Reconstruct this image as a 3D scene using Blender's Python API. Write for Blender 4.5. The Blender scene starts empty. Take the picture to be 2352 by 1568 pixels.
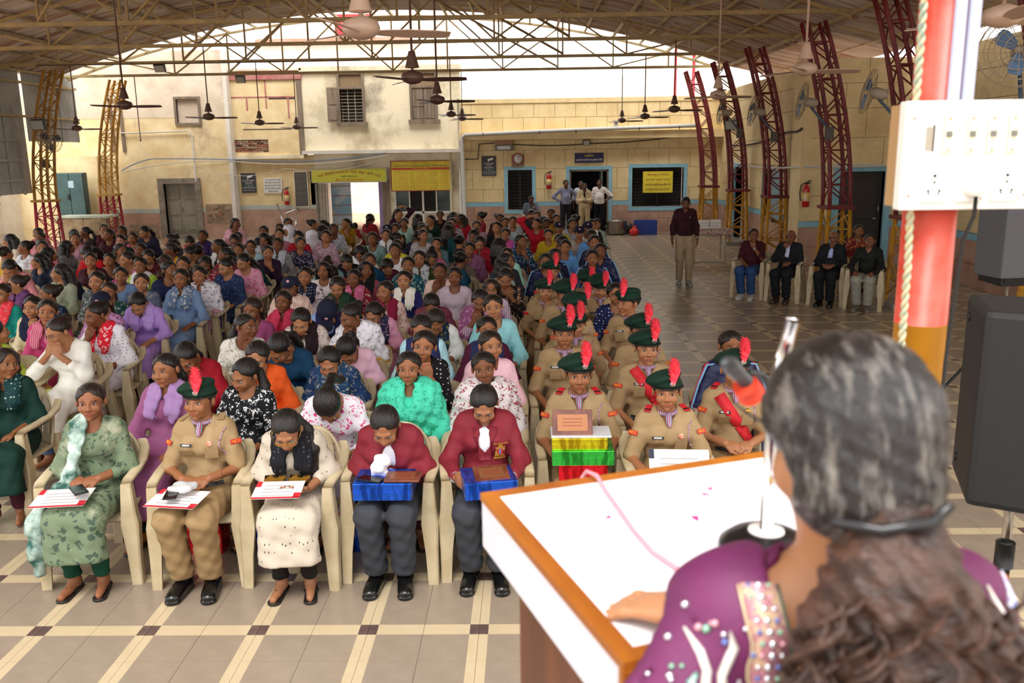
import bpy, bmesh, math, random
import numpy as np
from mathutils import Vector, Matrix, Euler

random.seed(7)
S = bpy.context.scene
COL = S.collection

# ---------------------------------------------------------------- camera
F_PX, CAM_H, TH, YAW, ROLL = 2006.5, 2.52, 0.2143, -0.0191, -0.0144
def _vec(xr, yr, zd):
    c, s = math.cos(YAW), math.sin(YAW)
    return Vector((c*xr + s*yr, -s*xr + c*yr, -zd))
_cr, _sr = math.cos(ROLL), math.sin(ROLL)
_right = _vec(_cr, _sr*math.sin(TH), -_sr*math.cos(TH))
_down = _vec(_sr, -_cr*math.sin(TH), _cr*math.cos(TH))
_fwd = _vec(0, math.cos(TH), math.sin(TH))
cam_data = bpy.data.cameras.new('camera')
cam = bpy.data.objects.new('camera', cam_data)
COL.objects.link(cam)
M4 = Matrix.Identity(4)
for i in range(3):
    M4[i][0], M4[i][1], M4[i][2] = _right[i], -_down[i], -_fwd[i]
M4[2][3] = CAM_H
cam.matrix_world = M4
cam_data.sensor_width = 36.0
cam_data.lens = F_PX * 36.0 / 2352.0
cam_data.clip_start, cam_data.clip_end = 0.05, 400
cam_data.dof.use_dof = True
cam_data.dof.focus_distance = 7.5
cam_data.dof.aperture_fstop = 4.0
S.camera = cam

# ---------------------------------------------------------------- sky and exposure
world = bpy.data.worlds.new('overcast_sky'); S.world = world
world.use_nodes = True
bg = world.node_tree.nodes['Background']
bg.inputs['Color'].default_value = (1.0, 0.985, 0.97, 1)
bg.inputs['Strength'].default_value = 2.6
sun_d = bpy.data.lights.new('sun', 'SUN'); sun_d.energy = 3.0; sun_d.angle = math.radians(25)
sun_d.color = (1.0, 0.97, 0.93)
sun = bpy.data.objects.new('sun', sun_d); COL.objects.link(sun)
sun.rotation_euler = (math.radians(29), 0, math.radians(-8))   # veiled sun behind the camera, high
S.view_settings.view_transform = 'Standard'
S.view_settings.look = 'None'
S.view_settings.gamma = 1.0
S.view_settings.use_curve_mapping = False
S.view_settings.exposure = 0.03
S.cycles.max_bounces = 8
S.cycles.diffuse_bounces = 4

# ---------------------------------------------------------------- helpers
def lin(h):
    h = h.lstrip('#')
    r = [int(h[i:i+2], 16)/255 for i in (0, 2, 4)]
    return tuple((c/12.92 if c <= .04045 else ((c+.055)/1.055)**2.4) for c in r) + (1.0,)

_mats = {}
def mat(key, color='808080', rough=.6, metal=0, c2=None, pattern='noise', scale=4.0, thr=.5, sharp=.12,
        bump=0.0, bscale=60.0, stretch=(1, 1, 1), rnd=False, alpha=1.0, trans=0.0, spec=.5, emit=0, coat=0, sss=0, c3=None):
    """procedural material; pattern mixes color and c2"""
    if key in _mats: return _mats[key]
    m = bpy.data.materials.new(key); m.use_nodes = True
    nt = m.node_tree; N = nt.nodes; L = nt.links
    b = N['Principled BSDF']
    b.inputs['Roughness'].default_value = rough
    b.inputs['Metallic'].default_value = metal
    b.inputs['Specular IOR Level'].default_value = spec
    if coat: b.inputs['Coat Weight'].default_value = coat
    if trans: b.inputs['Transmission Weight'].default_value = trans
    if alpha < 1: b.inputs['Alpha'].default_value = alpha
    if emit:
        b.inputs['Emission Color'].default_value = lin(color); b.inputs['Emission Strength'].default_value = emit
    col = lin(color)
    b.inputs['Base Color'].default_value = col
    m.diffuse_color = col
    vec = None
    def getvec():
        nonlocal vec
        if vec is None:
            tc = N.new('ShaderNodeTexCoord'); mp = N.new('ShaderNodeMapping')
            mp.inputs['Scale'].default_value = stretch
            L.new(tc.outputs['Object'], mp.inputs['Vector'])
            vec = mp.outputs['Vector']
            if rnd:
                oi = N.new('ShaderNodeObjectInfo'); ad = N.new('ShaderNodeVectorMath'); ad.operation = 'MULTIPLY_ADD'
                cv = N.new('ShaderNodeCombineXYZ')
                for k in range(3): L.new(oi.outputs['Random'], cv.inputs[k])
                ad.inputs[1].default_value = (17.3, 31.7, 23.1)
                L.new(cv.outputs[0], ad.inputs[0]); L.new(vec, ad.inputs[2])
                vec = ad.outputs[0]
        return vec
    def ramp(src, lo, hi):
        mr = N.new('ShaderNodeMapRange'); mr.inputs['From Min'].default_value = lo; mr.inputs['From Max'].default_value = hi
        mr.clamp = True; L.new(src, mr.inputs['Value']); return mr.outputs['Result']
    def mix(fac, a, c):
        mx = N.new('ShaderNodeMix'); mx.data_type = 'RGBA'
        L.new(fac, mx.inputs['Factor'])
        if isinstance(a, tuple): mx.inputs['A'].default_value = a
        else: L.new(a, mx.inputs['A'])
        if isinstance(c, tuple): mx.inputs['B'].default_value = c
        else: L.new(c, mx.inputs['B'])
        return mx.outputs['Result']
    out = None
    if c2:
        c2l = lin(c2)
        if pattern == 'noise':
            t = N.new('ShaderNodeTexNoise'); t.inputs['Scale'].default_value = scale; t.inputs['Detail'].default_value = 5
            t.inputs['Roughness'].default_value = .62
            L.new(getvec(), t.inputs['Vector']); f = ramp(t.outputs['Fac'], thr-sharp, thr+sharp)
        elif pattern == 'floral':
            t = N.new('ShaderNodeTexVoronoi'); t.inputs['Scale'].default_value = scale
            n = N.new('ShaderNodeTexNoise'); n.inputs['Scale'].default_value = scale*1.6; n.inputs['Detail'].default_value = 2
            L.new(getvec(), n.inputs['Vector'])
            vm = N.new('ShaderNodeVectorMath'); vm.operation = 'MULTIPLY_ADD'; vm.inputs[1].default_value = (.09, .09, .09)
            L.new(n.outputs['Color'], vm.inputs[0]); L.new(getvec(), vm.inputs[2])
            L.new(vm.outputs[0], t.inputs['Vector'])
            f = ramp(t.outputs['Distance'], thr+.04, thr-.04)
        elif pattern == 'dots':
            t = N.new('ShaderNodeTexVoronoi'); t.inputs['Scale'].default_value = scale; t.inputs['Randomness'].default_value = .35
            L.new(getvec(), t.inputs['Vector']); f = ramp(t.outputs['Distance'], thr+.03, thr-.03)
        elif pattern == 'stripe':
            t = N.new('ShaderNodeTexWave'); t.inputs['Scale'].default_value = scale; t.inputs['Distortion'].default_value = .6
            t.bands_direction = 'X'
            L.new(getvec(), t.inputs['Vector']); f = ramp(t.outputs['Fac'], thr-.15, thr+.15)
        out = mix(f, col, c2l)
    if c3:
        t = N.new('ShaderNodeTexNoise'); t.inputs['Scale'].default_value = scale*.35; t.inputs['Detail'].default_value = 7
        t.inputs['Roughness'].default_value = .7
        L.new(getvec(), t.inputs['Vector']); f = ramp(t.outputs['Fac'], .55, .68)
        out = mix(f, out if out is not None else col, lin(c3))
    if out is not None: L.new(out, b.inputs['Base Color'])
    if bump:
        t = N.new('ShaderNodeTexNoise'); t.inputs['Scale'].default_value = bscale; t.inputs['Detail'].default_value = 4
        L.new(getvec(), t.inputs['Vector'])
        bp = N.new('ShaderNodeBump'); bp.inputs['Strength'].default_value = bump; bp.inputs['Distance'].default_value = .01
        L.new(t.outputs['Fac'], bp.inputs['Height']); L.new(bp.outputs['Normal'], b.inputs['Normal'])
    _mats[key] = m
    return m

def mesh_np(name, v, faces, smooth=True, mi=None):
    """faces: int array (n,3|4) or list of lists"""
    me = bpy.data.meshes.new(name)
    if isinstance(faces, np.ndarray):
        n, k = faces.shape
        me.vertices.add(len(v)); me.vertices.foreach_set('co', np.asarray(v, np.float32).ravel())
        me.loops.add(n*k); me.loops.foreach_set('vertex_index', faces.astype(np.int32).ravel())
        me.polygons.add(n); me.polygons.foreach_set('loop_start', np.arange(0, n*k, k, dtype=np.int32))
        me.update(calc_edges=True)
    else:
        me.from_pydata([tuple(p) for p in v], [], faces)
        me.update()
    me.polygons.foreach_set('use_smooth', np.full(len(me.polygons), bool(smooth)))
    if mi is not None: me.polygons.foreach_set('material_index', np.asarray(mi, np.int32))
    me.validate(clean_customdata=False)
    return me

class MB:
    """collects boxes, tubes, lathes into one mesh"""
    def __init__(s): s.v = []; s.f = []; s.sm = []
    def add(s, v, f, smooth=False):
        o = len(s.v); s.v += [tuple(p) for p in v]; s.f += [[i+o for i in q] for q in f]; s.sm += [smooth]*len(f); return s
    def box(s, x0, x1, y0, y1, z0, z1, M=None, bev=0):
        if bev:
            bm = bmesh.new(); bmesh.ops.create_cube(bm, size=1)
            for q in bm.verts: q.co = Vector(((x0+x1)/2 + q.co.x*(x1-x0), (y0+y1)/2 + q.co.y*(y1-y0), (z0+z1)/2 + q.co.z*(z1-z0)))
            bmesh.ops.bevel(bm, geom=list(bm.edges), offset=bev, segments=2, affect='EDGES', profile=.6)
            v = [q.co.copy() for q in bm.verts]; bm.verts.index_update(); f = [[q.index for q in p.verts] for p in bm.faces]; bm.free()
        else:
            v = [Vector(p) for p in ((x0,y0,z0),(x1,y0,z0),(x1,y1,z0),(x0,y1,z0),(x0,y0,z1),(x1,y0,z1),(x1,y1,z1),(x0,y1,z1))]
            f = [[0,3,2,1],[4,5,6,7],[0,1,5,4],[1,2,6,5],[2,3,7,6],[3,0,4,7]]
        if M is not None: v = [M @ p for p in v]
        return s.add(v, f)
    def tube(s, pts, r, n=8, smooth=True, cap=True):
        pts = [Vector(p) for p in pts]; m = len(pts)
        rs = r if isinstance(r, (list, tuple)) else [r]*m
        v = []; f = []; up = None
        for i, p in enumerate(pts):
            d = (pts[min(i+1, m-1)] - pts[max(i-1, 0)]).normalized()
            if up is None:
                up = Vector((0, 0, 1)) if abs(d.z) < .9 else Vector((1, 0, 0))
            a = d.cross(up).normalized(); b = a.cross(d).normalized(); up = b
            for k in range(n):
                t = 2*math.pi*k/n + (math.pi/4 if n == 4 else 0)
                v.append(p + (a*math.cos(t) + b*math.sin(t))*rs[i])
        for i in range(m-1):
            for k in range(n):
                k2 = (k+1) % n
                f.append([i*n+k, i*n+k2, (i+1)*n+k2, (i+1)*n+k])
        if cap:
            f.append(list(range(n))); f.append([(m-1)*n+k for k in range(n)][::-1])
        return s.add(v, f, smooth)
    def lathe(s, prof, c=(0,0,0), n=20, smooth=True, M=None, close=True):
        """prof: list of (r,z)"""
        v = []; f = []
        for r, z in prof:
            for k in range(n):
                t = 2*math.pi*k/n
                v.append(Vector((c[0]+r*math.cos(t), c[1]+r*math.sin(t), c[2]+z)))
        m = len(prof)
        for i in range(m-1):
            for k in range(n):
                k2 = (k+1) % n
                f.append([i*n+k, i*n+k2, (i+1)*n+k2, (i+1)*n+k])
        if close and prof[0][0] > 1e-5: f.append(list(range(n))[::-1])
        if close and prof[-1][0] > 1e-5: f.append([(m-1)*n+k for k in range(n)])
        if M is not None: v = [M @ p for p in v]
        return s.add(v, f, smooth)
    def mesh(s, name):
        me = bpy.data.meshes.new(name); me.from_pydata(s.v, [], s.f); me.update()
        me.polygons.foreach_set('use_smooth', np.array(s.sm, bool)); return me
    def build(s, name, m, parent=None, loc=None, rot=None):
        return obj(name, s.mesh(name), m, parent, loc, rot)

def obj(name, me, m=None, parent=None, loc=None, rot=None, scale=None):
    o = bpy.data.objects.new(name, me); COL.objects.link(o)
    if parent is not None: o.parent = parent
    if loc is not None: o.location = loc
    if rot is not None: o.rotation_euler = rot
    if scale is not None: o.scale = scale if hasattr(scale, '__len__') else (scale,)*3
    if m is not None and me is not None:
        ms = m if isinstance(m, (list, tuple)) else [m]
        while len(me.materials) < len(ms): me.materials.append(ms[len(me.materials)])
        for i, mm in enumerate(ms):
            if me.materials[i] is not mm:
                o.material_slots[i].link = 'OBJECT'; o.material_slots[i].material = mm
    return o
def empty(name, loc=(0,0,0), rz=0, parent=None):
    o = bpy.data.objects.new(name, None); COL.objects.link(o); o.location = loc; o.rotation_euler = (0,0,rz); o.empty_display_size = .1
    if parent is not None: o.parent = parent
    return o
def tag(o, label, cat, group=None):
    o['label'] = label; o['category'] = cat
    if group: o['group'] = group
    return o
def struct(o, label=None):
    o['kind'] = 'structure'
    if label: o['label'] = label
    return o

_txt = {}
def text_mesh(body, size=1.0, align='CENTER', ext=.002, res=2):
    k = (body, size, align, ext, res)
    if k in _txt: return _txt[k]
    c = bpy.data.curves.new('lettering', 'FONT'); c.body = body; c.size = size; c.align_x = align; c.align_y = 'CENTER'
    c.extrude = ext; c.resolution_u = res
    o = bpy.data.objects.new('lettering', c)
    me = bpy.data.meshes.new_from_object(o)
    bpy.data.objects.remove(o); bpy.data.curves.remove(c)
    _txt[k] = me
    return me
def text(body, width, height, m, parent, loc, rot=(math.pi/2, 0, 0), name='lettering', ext=.002, res=2):
    """flat lettering fitted into width x height (facing -Y by default)"""
    me = text_mesh(body, 1.0, 'CENTER', ext, res)
    xs = [v.co.x for v in me.vertices]; ys = [v.co.y for v in me.vertices]
    w = max(xs)-min(xs); h = max(ys)-min(ys)
    cx = (max(xs)+min(xs))/2; cy = (max(ys)+min(ys))/2
    sx, sy = width/w, height/h
    R = Euler(rot).to_matrix()
    off = R @ Vector((cx*sx, cy*sy, 0))
    return obj(name, me, m, parent, Vector(loc)-off, rot, (sx, sy, 1))
def ordinal(n):
    w = ['zeroth','first','second','third','fourth','fifth','sixth','seventh','eighth','ninth','tenth','eleventh','twelfth','thirteenth','fourteenth','fifteenth','sixteenth','seventeenth','eighteenth','nineteenth','twentieth']
    return w[n] if n < len(w) else 'twenty-' + w[n-20]
# ================================================================ STRUCTURE
PI = math.pi
m_field = mat('tile_field', '8c7d6d', .3, c2='998a79', scale=9, sharp=.25, bump=.03, bscale=90)
m_band = mat('tile_band', 'bdaa88', .3, c2='c8b696', scale=7, sharp=.25, bump=.03, bscale=90)
m_dark = mat('tile_dark', '55423f', .3, c2='64504c', scale=12)
m_grout = mat('grout', '6e6154', .9)
T = .3; T0X, T0Y = -2.6814, 4.2789
def tile_geo(ix, iy):
    """30 cm cement tile with an L-shaped light border; returns verts, faces, material ids"""
    # tile cell between lattice points; crossing corner of the 60 cm module decides the orientation
    sx = 1 if ix % 2 == 0 else -1; sy = 1 if iy % 2 == 0 else -1
    g, b = .0012, .0025
    e = [g, .05, T-g]
    us = [g, .05, T-g]
    v = []; f = []; mi = []
    for yy in us:
        for xx in us: v.append((xx, yy, 0))
    for (i, j, k) in ((0,0,2),(1,0,1),(0,1,1),(1,1,0)):
        a = j*3+i; f.append([a, a+1, a+4, a+3]); mi.append(k)
    # skirts give each tile its own edge
    rim = [0,1,2,5,8,7,6,3]; low = []
    for r in rim:
        x, y, z = v[r]; low.append(len(v)); v.append((x + (-b*.3 if x < T/2 else b*.3), y + (-b*.3 if y < T/2 else b*.3), -.006))
    cols = [2,1,1,0,0,0,1,1]
    cols = [2,1,1,0,0,1,1,2]
    for q in range(8):
        f.append([rim[q], low[q], low[(q+1) % 8], rim[(q+1) % 8]]); mi.append([2,1,1,0,0,1,1,2][q])
    # mirror
    if sx < 0: v = [(T-x, y, z) for x, y, z in v]
    if sy < 0: v = [(x, T-y, z) for x, y, z in v]
    if sx*sy < 0: f = [q[::-1] for q in f]
    return v, f, mi
floor = struct(MB().box(-16, 9.5, 2.0, 46, -.3, -.006).build('floor', m_grout), 'patterned cement tile floor of the hall')
_tm = {}
def tile_mesh(px, py):
    if (px, py) not in _tm:
        v, f, mi = tile_geo(px, py); me = mesh_np('floor_tile', v, f, False, mi)
        for m in (m_field, m_band, m_dark): me.materials.append(m)
        _tm[(px, py)] = me
    return _tm[(px, py)]
def proj(X, Y, Z):
    d = Vector((X, Y, Z-CAM_H)); zc = d.dot(_fwd)
    return 1176 + F_PX*d.dot(_right)/zc, 784 + F_PX*d.dot(_down)/zc
cells = []
for ix in range(-44, 41):
    for iy in range(-6, 78):
        x, y = T0X + ix*T, T0Y + iy*T
        if x < -15.5 or x > 8.6: continue
        u, w = proj(x+.15, y+.15, 0)
        vis = -40 < u < 2390 and w < 1600 and (y < 5.3 or x > 1.5) and not (u > 1300 and w > 1000)
        cells.append((0 if vis else 1, y, x, ix, iy))
cells.sort()
near, rest = cells[:300], cells[300:]
for _, y, x, ix, iy in near:
    obj('floor_tile', tile_mesh(ix % 2, iy % 2), None, floor, (x, y, 0))
geos = {(a, b): tile_geo(a, b) for a in (0, 1) for b in (0, 1)}
V = []; Fq = []; MI = []; o = 0
for _, y, x, ix, iy in rest:
    v, f, mi = geos[(ix % 2, iy % 2)]
    V.append(np.array(v) + (x, y, 0)); Fq.append(np.array(f) + o); MI += mi; o += len(v)
me = mesh_np('floor_tiling', np.concatenate(V), np.concatenate(Fq), False, MI)
ft = obj('floor_tiling', me, [m_field, m_band, m_dark], floor); ft['kind'] = 'stuff'

m_conc = mat('concrete', 'a8a198', .85, c2='8f877c', scale=3, bump=.15, bscale=25)
struct(MB().box(-7, 9.4, -4, 2.4, 0, .75).build('trim_1', m_conc), 'concrete stage the speaker stands on')
m_street = mat('street_ground', 'c9a78c', .9, c2='b8967c', scale=2, bump=.2, bscale=20)
struct(MB().box(-80, 80, -60, 140, -.5, -.31).build('trim_2', m_street), 'ground around the hall and street')
struct(MB().box(-11, -1, 28.2, 42, -.3, .12).build('trim_3', m_street), 'sandy street ground beyond the passage')

# ---- plaster materials
m_cream = mat('plaster_cream', 'e2cc9c', .85, c2='d4bc8a', scale=2.2, bump=.25, bscale=22, c3='c8ae82')
m_cream_old = mat('plaster_cream_old', 'ead6aa', .9, c2='d8be8c', scale=1.6, bump=.5, bscale=16, c3='b8a282')
m_grey_old = mat('plaster_grey_old', 'e0d0ba', .9, c2='c8b6a0', scale=1.2, bump=.6, bscale=14, c3='b8a48e')
m_stain = mat('plaster_stained', 'ece0c2', .9, c2='b8a888', scale=1.1, thr=.58, sharp=.12, bump=.5, bscale=14, c3='928876')
m_pink = mat('dado_pink', 'bc9884', .85, c2='a88470', scale=2.5, bump=.3, bscale=20)
m_blue = mat('paint_blue', '7fb0c2', .7, c2='8fbccb', scale=5)
m_red = mat('paint_red_old', 'a8585a', .8, c2='b8857a', scale=4)
m_whitew = mat('whitewash', 'e8e2d8', .85, c2='d8d0c4', scale=2)
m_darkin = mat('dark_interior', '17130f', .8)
m_wood = mat('old_wood', '8a7a68', .8, c2='6c5d4e', scale=6, stretch=(1, 1, .15), bump=.3, bscale=30)
m_brick = mat('old_brick', 'a8745c', .9, c2='8c5c48', scale=10, bump=.4, bscale=40)
m_mortar = mat('mortar', 'a89078', .95, c2='8c765f', scale=6, bump=.4, bscale=30)

def cut(rect, holes):
    """split rect (a0,a1,b0,b1) around holes"""
    rs = [rect]
    for h in holes:
        nr = []
        for (a0, a1, b0, b1) in rs:
            if h[1] <= a0 or h[0] >= a1 or h[3] <= b0 or h[2] >= b1: nr.append((a0, a1, b0, b1)); continue
            if h[2] > b0: nr.append((a0, a1, b0, h[2]))
            if h[3] < b1: nr.append((a0, a1, h[3], b1))
            lo, hi = max(b0, h[2]), min(b1, h[3])
            if h[0] > a0: nr.append((a0, h[0], lo, hi))
            if h[1] < a1: nr.append((h[1], a1, lo, hi))
        rs = nr
    return rs
def wall_y(name, m, x0, x1, z0, z1, y0, y1, holes=(), parent=None):
    b = MB()
    for (a0, a1, b0, b1) in cut((x0, x1, z0, z1), holes): b.box(a0, a1, y0, y1, b0, b1)
    return b.build(name, m, parent)
def wall_x(name, m, y0, y1, z0, z1, x0, x1, holes=(), parent=None):
    b = MB()
    for (a0, a1, b0, b1) in cut((y0, y1, z0, z1), holes): b.box(x0, x1, a0, a1, b0, b1)
    return b.build(name, m, parent)

# ---- kitchen building at the back right (single storey, blockwork lines)
YB = 27.6
RH = [(-.59, .17, .72, 1.95), (1.33, 2.54, -.1, 1.93), (3.27, 4.86, .76, 1.97)]
wb = struct(wall_y('wall_back', m_mortar, -2.0, 6.2, 0, 4.06, YB+.03, YB+.3, RH), 'cream kitchen building wall across the back')
rows = [(3.09, 3.52, 0), (3.52, 3.95, .32)]
for z0, z1, off in ((.97, 1.36, 0), (1.36, 1.98, .32), (1.98, 2.55, 0), (2.55, 2.86, .32)) + tuple(rows):
    x = -2.0 - off
    while x < 6.1:
        b = MB(); n = 0
        for (a0, a1, c0, c1) in cut((max(x, -2.0)+.005, min(x+.64, 6.1)-.005, z0+.005, z1-.005), [(h[0]-.11, h[1]+.11, h[2]-.11, h[3]+.11) for h in RH]):
            if a1-a0 > .01: b.box(a0, a1, YB-.012, YB+.03, c0, c1); n += 1
        if n: b.build('plaster_block', m_cream, wb)
        x += .64
for z0, z1, off in ((0, .42, 0), (.42, .84, .3)):
    x = -2.0 - off
    while x < 6.1:
        b = MB(); n = 0
        for (a0, a1, c0, c1) in cut((max(x, -2.0)+.004, min(x+.64, 6.1)-.004, z0+.004, z1-.004), [(h[0]-.11, h[1]+.11, h[2]-.11, h[3]+.11) for h in RH]):
            if a1-a0 > .01: b.box(a0, a1, YB-.016, YB+.03, c0, c1); n += 1
        if n: b.build('dado_block', m_pink, wb)
        x += .64
wall_y('blue_band', m_blue, -2.0, 6.1, .84, .965, YB-.014, YB+.03, [(h[0]-.11, h[1]+.11, h[2]-.11, h[3]+.11) for h in RH], wb)
MB().box(-2.05, 6.2, YB-.42, YB+.1, 2.86, 3.09).build('canopy_slab', m_cream, wb)
MB().box(-2.03, 6.2, YB-.04, YB+.34, 3.95, 4.08).build('parapet_cap', m_cream, wb)
for i, h in enumerate(RH):
    nm = 'door_1' if i == 1 else 'window_%d' % (1 if i == 0 else 2)
    e = struct(empty(nm, (0, 0, 0)), ['blue framed dark window beside the kitchen doorway', 'blue framed kitchen doorway standing open', 'wide blue framed dark window behind the yellow banner'][i])
    b = MB(); w = .11
    b.box(h[0]-w, h[0], YB-.03, YB+.2, max(h[2]-w, 0), h[3]+w); b.box(h[1], h[1]+w, YB-.03, YB+.2, max(h[2]-w, 0), h[3]+w)
    b.box(h[0], h[1], YB-.03, YB+.2, h[3], h[3]+w)
    if i != 1: b.box(h[0], h[1], YB-.03, YB+.2, h[2]-w, h[2])
    b.build('frame', m_blue, e)
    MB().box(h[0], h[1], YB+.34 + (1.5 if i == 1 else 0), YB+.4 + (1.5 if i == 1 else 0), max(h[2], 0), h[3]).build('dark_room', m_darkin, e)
    if i == 1:
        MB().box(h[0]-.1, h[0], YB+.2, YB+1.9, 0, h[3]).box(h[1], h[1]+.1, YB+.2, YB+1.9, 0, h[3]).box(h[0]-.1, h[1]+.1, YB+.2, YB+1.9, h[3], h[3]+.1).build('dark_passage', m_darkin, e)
        MB().box(h[1]-.22, h[1]-.18, YB+.05, YB+.75, 0.02, h[3]-.02).box(h[1]-.235, h[1]-.18, YB+.15, YB+.6, .3, .9).box(h[1]-.235, h[1]-.18, YB+.15, YB+.6, 1.1, 1.7).build('door_leaf', mat('door_green_grey', '7c8c80', .7, c2='68766c', scale=5), e)
        MB().box(h[0], h[0]+.05, YB-.01, YB+.1, 0, h[3]).box(h[1]-.05, h[1], YB-.01, YB+.1, 0, h[3]).box(h[0], h[1], YB-.01, YB+.1, h[3]-.05, h[3]).build('wood_jamb', m_wood, e)
    else:
        z = h[2]+.06
        while z < h[3]:
            MB().box(h[0], h[1], YB+.14, YB+.155, z, z+.012).build('bar', mat('iron_dark', '2a2420', .7), e); z += .1
        MB().box((h[0]+h[1])/2-.02, (h[0]+h[1])/2+.02, YB+.12, YB+.16, h[2], h[3]).build('mullion', mat('iron_dark', '2a2420', .7), e)

# ---- old two-storey block, back left
YL = 27.2
DR = (-11.2, -10.22, .15, 1.69); W1 = (-10.58, -9.92, 3.5, 4.2)
b1 = struct(wall_y('wall_left', m_cream_old, -15.5, -9.07, .82, 3.66, YL, YL+.4, [DR, W1]), 'old cream plastered block at the back left')
wall_y('upper_plaster', m_grey_old, -15.5, -9.07, 3.66, 5.6, YL-.006, YL+.4, [W1], b1)
wall_y('dado', m_pink, -15.5, -9.07, 0, .82, YL-.012, YL+.4, [DR], b1)
wall_y('blue_band', mat('band_grey_blue', 'a8b4b4', .8, c2='bdb8a8', scale=4), -15.5, -9.07, .8, .93, YL-.016, YL+.1, [DR], b1)
MB().box(-9.12, -9.0, YL-.03, YL+.5, 0, 5.6).build('corner_edge', m_whitew, b1)
for (x0, x1, z0, z1) in ((-12.4, -11.5, .0, .45), (-9.95, -9.15, .45, 1.05)):
    b = MB(); b.box(x0, x1, YL-.02, YL+.02, z0, z1).build('broken_plaster', m_mortar, b1)
    for k in range(16):
        bx = random.uniform(x0, x1-.12); bz = random.uniform(z0, z1-.06); s = random.uniform(.06, .16)
        MB().box(bx, bx+s, YL-.06-random.random()*.03, YL, bz, bz+s*.5, bev=.01).build('stone', m_mortar if k % 3 else m_brick, b1)
e = struct(empty('door_2'), 'old grey double door in a heavy stone frame')
m_stone = mat('stone_frame', '8f8374', .9, c2='776b5c', scale=5, bump=.3, bscale=25)
b = MB(); b.box(DR[0]-.17, DR[0], YL-.08, YL+.3, 0, DR[3]+.16).box(DR[1], DR[1]+.17, YL-.08, YL+.3, 0, DR[3]+.16).box(DR[0], DR[1], YL-.08, YL+.3, DR[3], DR[3]+.16).box(DR[0]-.1, DR[1]+.1, YL-.12, YL+.3, 0, DR[2]); b.build('frame', m_stone, e)
m_gdoor = mat('door_grey', '8c8474', .75, c2='7c7264', scale=4, stretch=(1, 1, .2), bump=.2)
mx = (DR[0]+DR[1])/2
for s, (a, c) in enumerate(((DR[0], mx-.01), (mx+.01, DR[1]))):
    lf = MB().box(a, c, YL+.12, YL+.17, DR[2], DR[3]).build('door_leaf', m_gdoor, e)
    for z in (.25, .72, 1.2): MB().box(a+.07, c-.07, YL+.1, YL+.13, z, z+.38, bev=.012).build('door_panel', m_gdoor, lf)
MB().tube([(mx, YL+.09, .95), (mx, YL+.06, .9), (mx, YL+.09, .83)], .012).build('padlock', mat('iron_dark', '2a2420', .7), e)
e = struct(empty('window_3'), 'blocked square window with wooden frame above old door')
b = MB(); w = .07
b.box(W1[0]-w, W1[0], YL-.05, YL+.1, W1[2]-w, W1[3]+w).box(W1[1], W1[1]+w, YL-.05, YL+.1, W1[2]-w, W1[3]+w).box(W1[0], W1[1], YL-.05, YL+.1, W1[3], W1[3]+w).box(W1[0], W1[1], YL-.05, YL+.1, W1[2]-w, W1[2]); b.build('frame', m_wood, e)
MB().box(W1[0], W1[1], YL+.06, YL+.12, W1[2], W1[3]).build('blocked_panel', m_grey_old, e)
e = struct(empty('window_4'), 'tall blocked window frame behind the yellow column')
b = MB(); x0, x1, z0, z1 = -12.65, -12.25, 2.65, 4.25
b.box(x0, x0+.09, YL-.05, YL+.05, z0, z1).box(x1-.09, x1, YL-.05, YL+.05, z0, z1).box(x0, x1, YL-.05, YL+.05, z1-.09, z1); b.build('frame', m_wood, e)

# ---- middle blocks with upper windows and the passage
PS = (-6.62, -4.45, -.1, 1.65); UW = (-5.66, -4.98, 3.46, 4.86); UW2 = (-3.46, -2.76, 3.5, 4.86); TW = (-4.08, -2.4, .72, 1.36)
b2 = struct(wall_y('wall_middle', m_cream_old, -9.07, -6.85, 2.5, 4.75, YB-.1, YB+.3, [(-9.05, -7.95, 2.6, 2.98)]), 'faded block with red painted lines')
wall_y('lower_wall', m_cream, -9.07, -6.6, .84, 2.5, YB, YB+.3, (), b2)
wall_y('dado', m_pink, -9.07, -6.6, 0, .84, YB-.015, YB+.3, (), b2)
wall_y('blue_band', mat('band_grey_blue', 'a8b4b4', .8, c2='bdb8a8', scale=4), -9.07, -6.6, .84, .97, YB-.02, YB+.1, (), b2)
MB().box(-9.07, -6.85, YB-.22, YB+.3, 2.4, 2.5).build('ledge', m_stain, b2)
MB().box(-9.1, -6.8, YB-.16, YB+.3, 4.75, 5.0).build('parapet', m_red, b2); MB().box(-9.12, -6.78, YB-.2, YB+.3, 5.0, 5.06).build('parapet_cap', m_stain, b2)
for (x0, x1, z0, z1) in ((-9.0, -7.05, 4.22, 4.26), (-8.55, -8.5, 3.85, 4.22), (-7.95, -7.91, 3.9, 4.75), (-7.28, -7.23, 3.6, 4.22)):
    MB().box(x0, x1, YB-.108, YB, z0, z1).build('painted_line', m_red, b2)
for (x0, x1, z0, z1) in ((-7.85, -7.05, 4.17, 4.23), (-8.7, -7.2, 3.27, 3.3)):
    MB().box(x0, x1, YB-.104, YB, z0, z1).build('crack', mat('crack_dark', '4a3c30', .9), b2)
MB().box(-9.05, -7.95, YB, YB+.1, 2.58, 3.0).build('brick_backing', m_mortar, b2)
z = 2.6; r = 0
while z < 2.96:
    x = -9.03 - (r % 2)*.09
    while x < -8.0:
        if random.random() < .93:
            MB().box(max(x, -9.05), min(x+.17, -7.95), YB-.06-random.random()*.03, YB, z, z+.048, bev=.006).build('brick', m_brick if random.random() < .7 else m_mortar, b2)
        x += .185
    z += .06; r += 1
MB().box(-6.98, -6.82, YB-.14, YB+.1, 2.5, 5.0).build('wooden_post', m_wood, b2)

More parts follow.
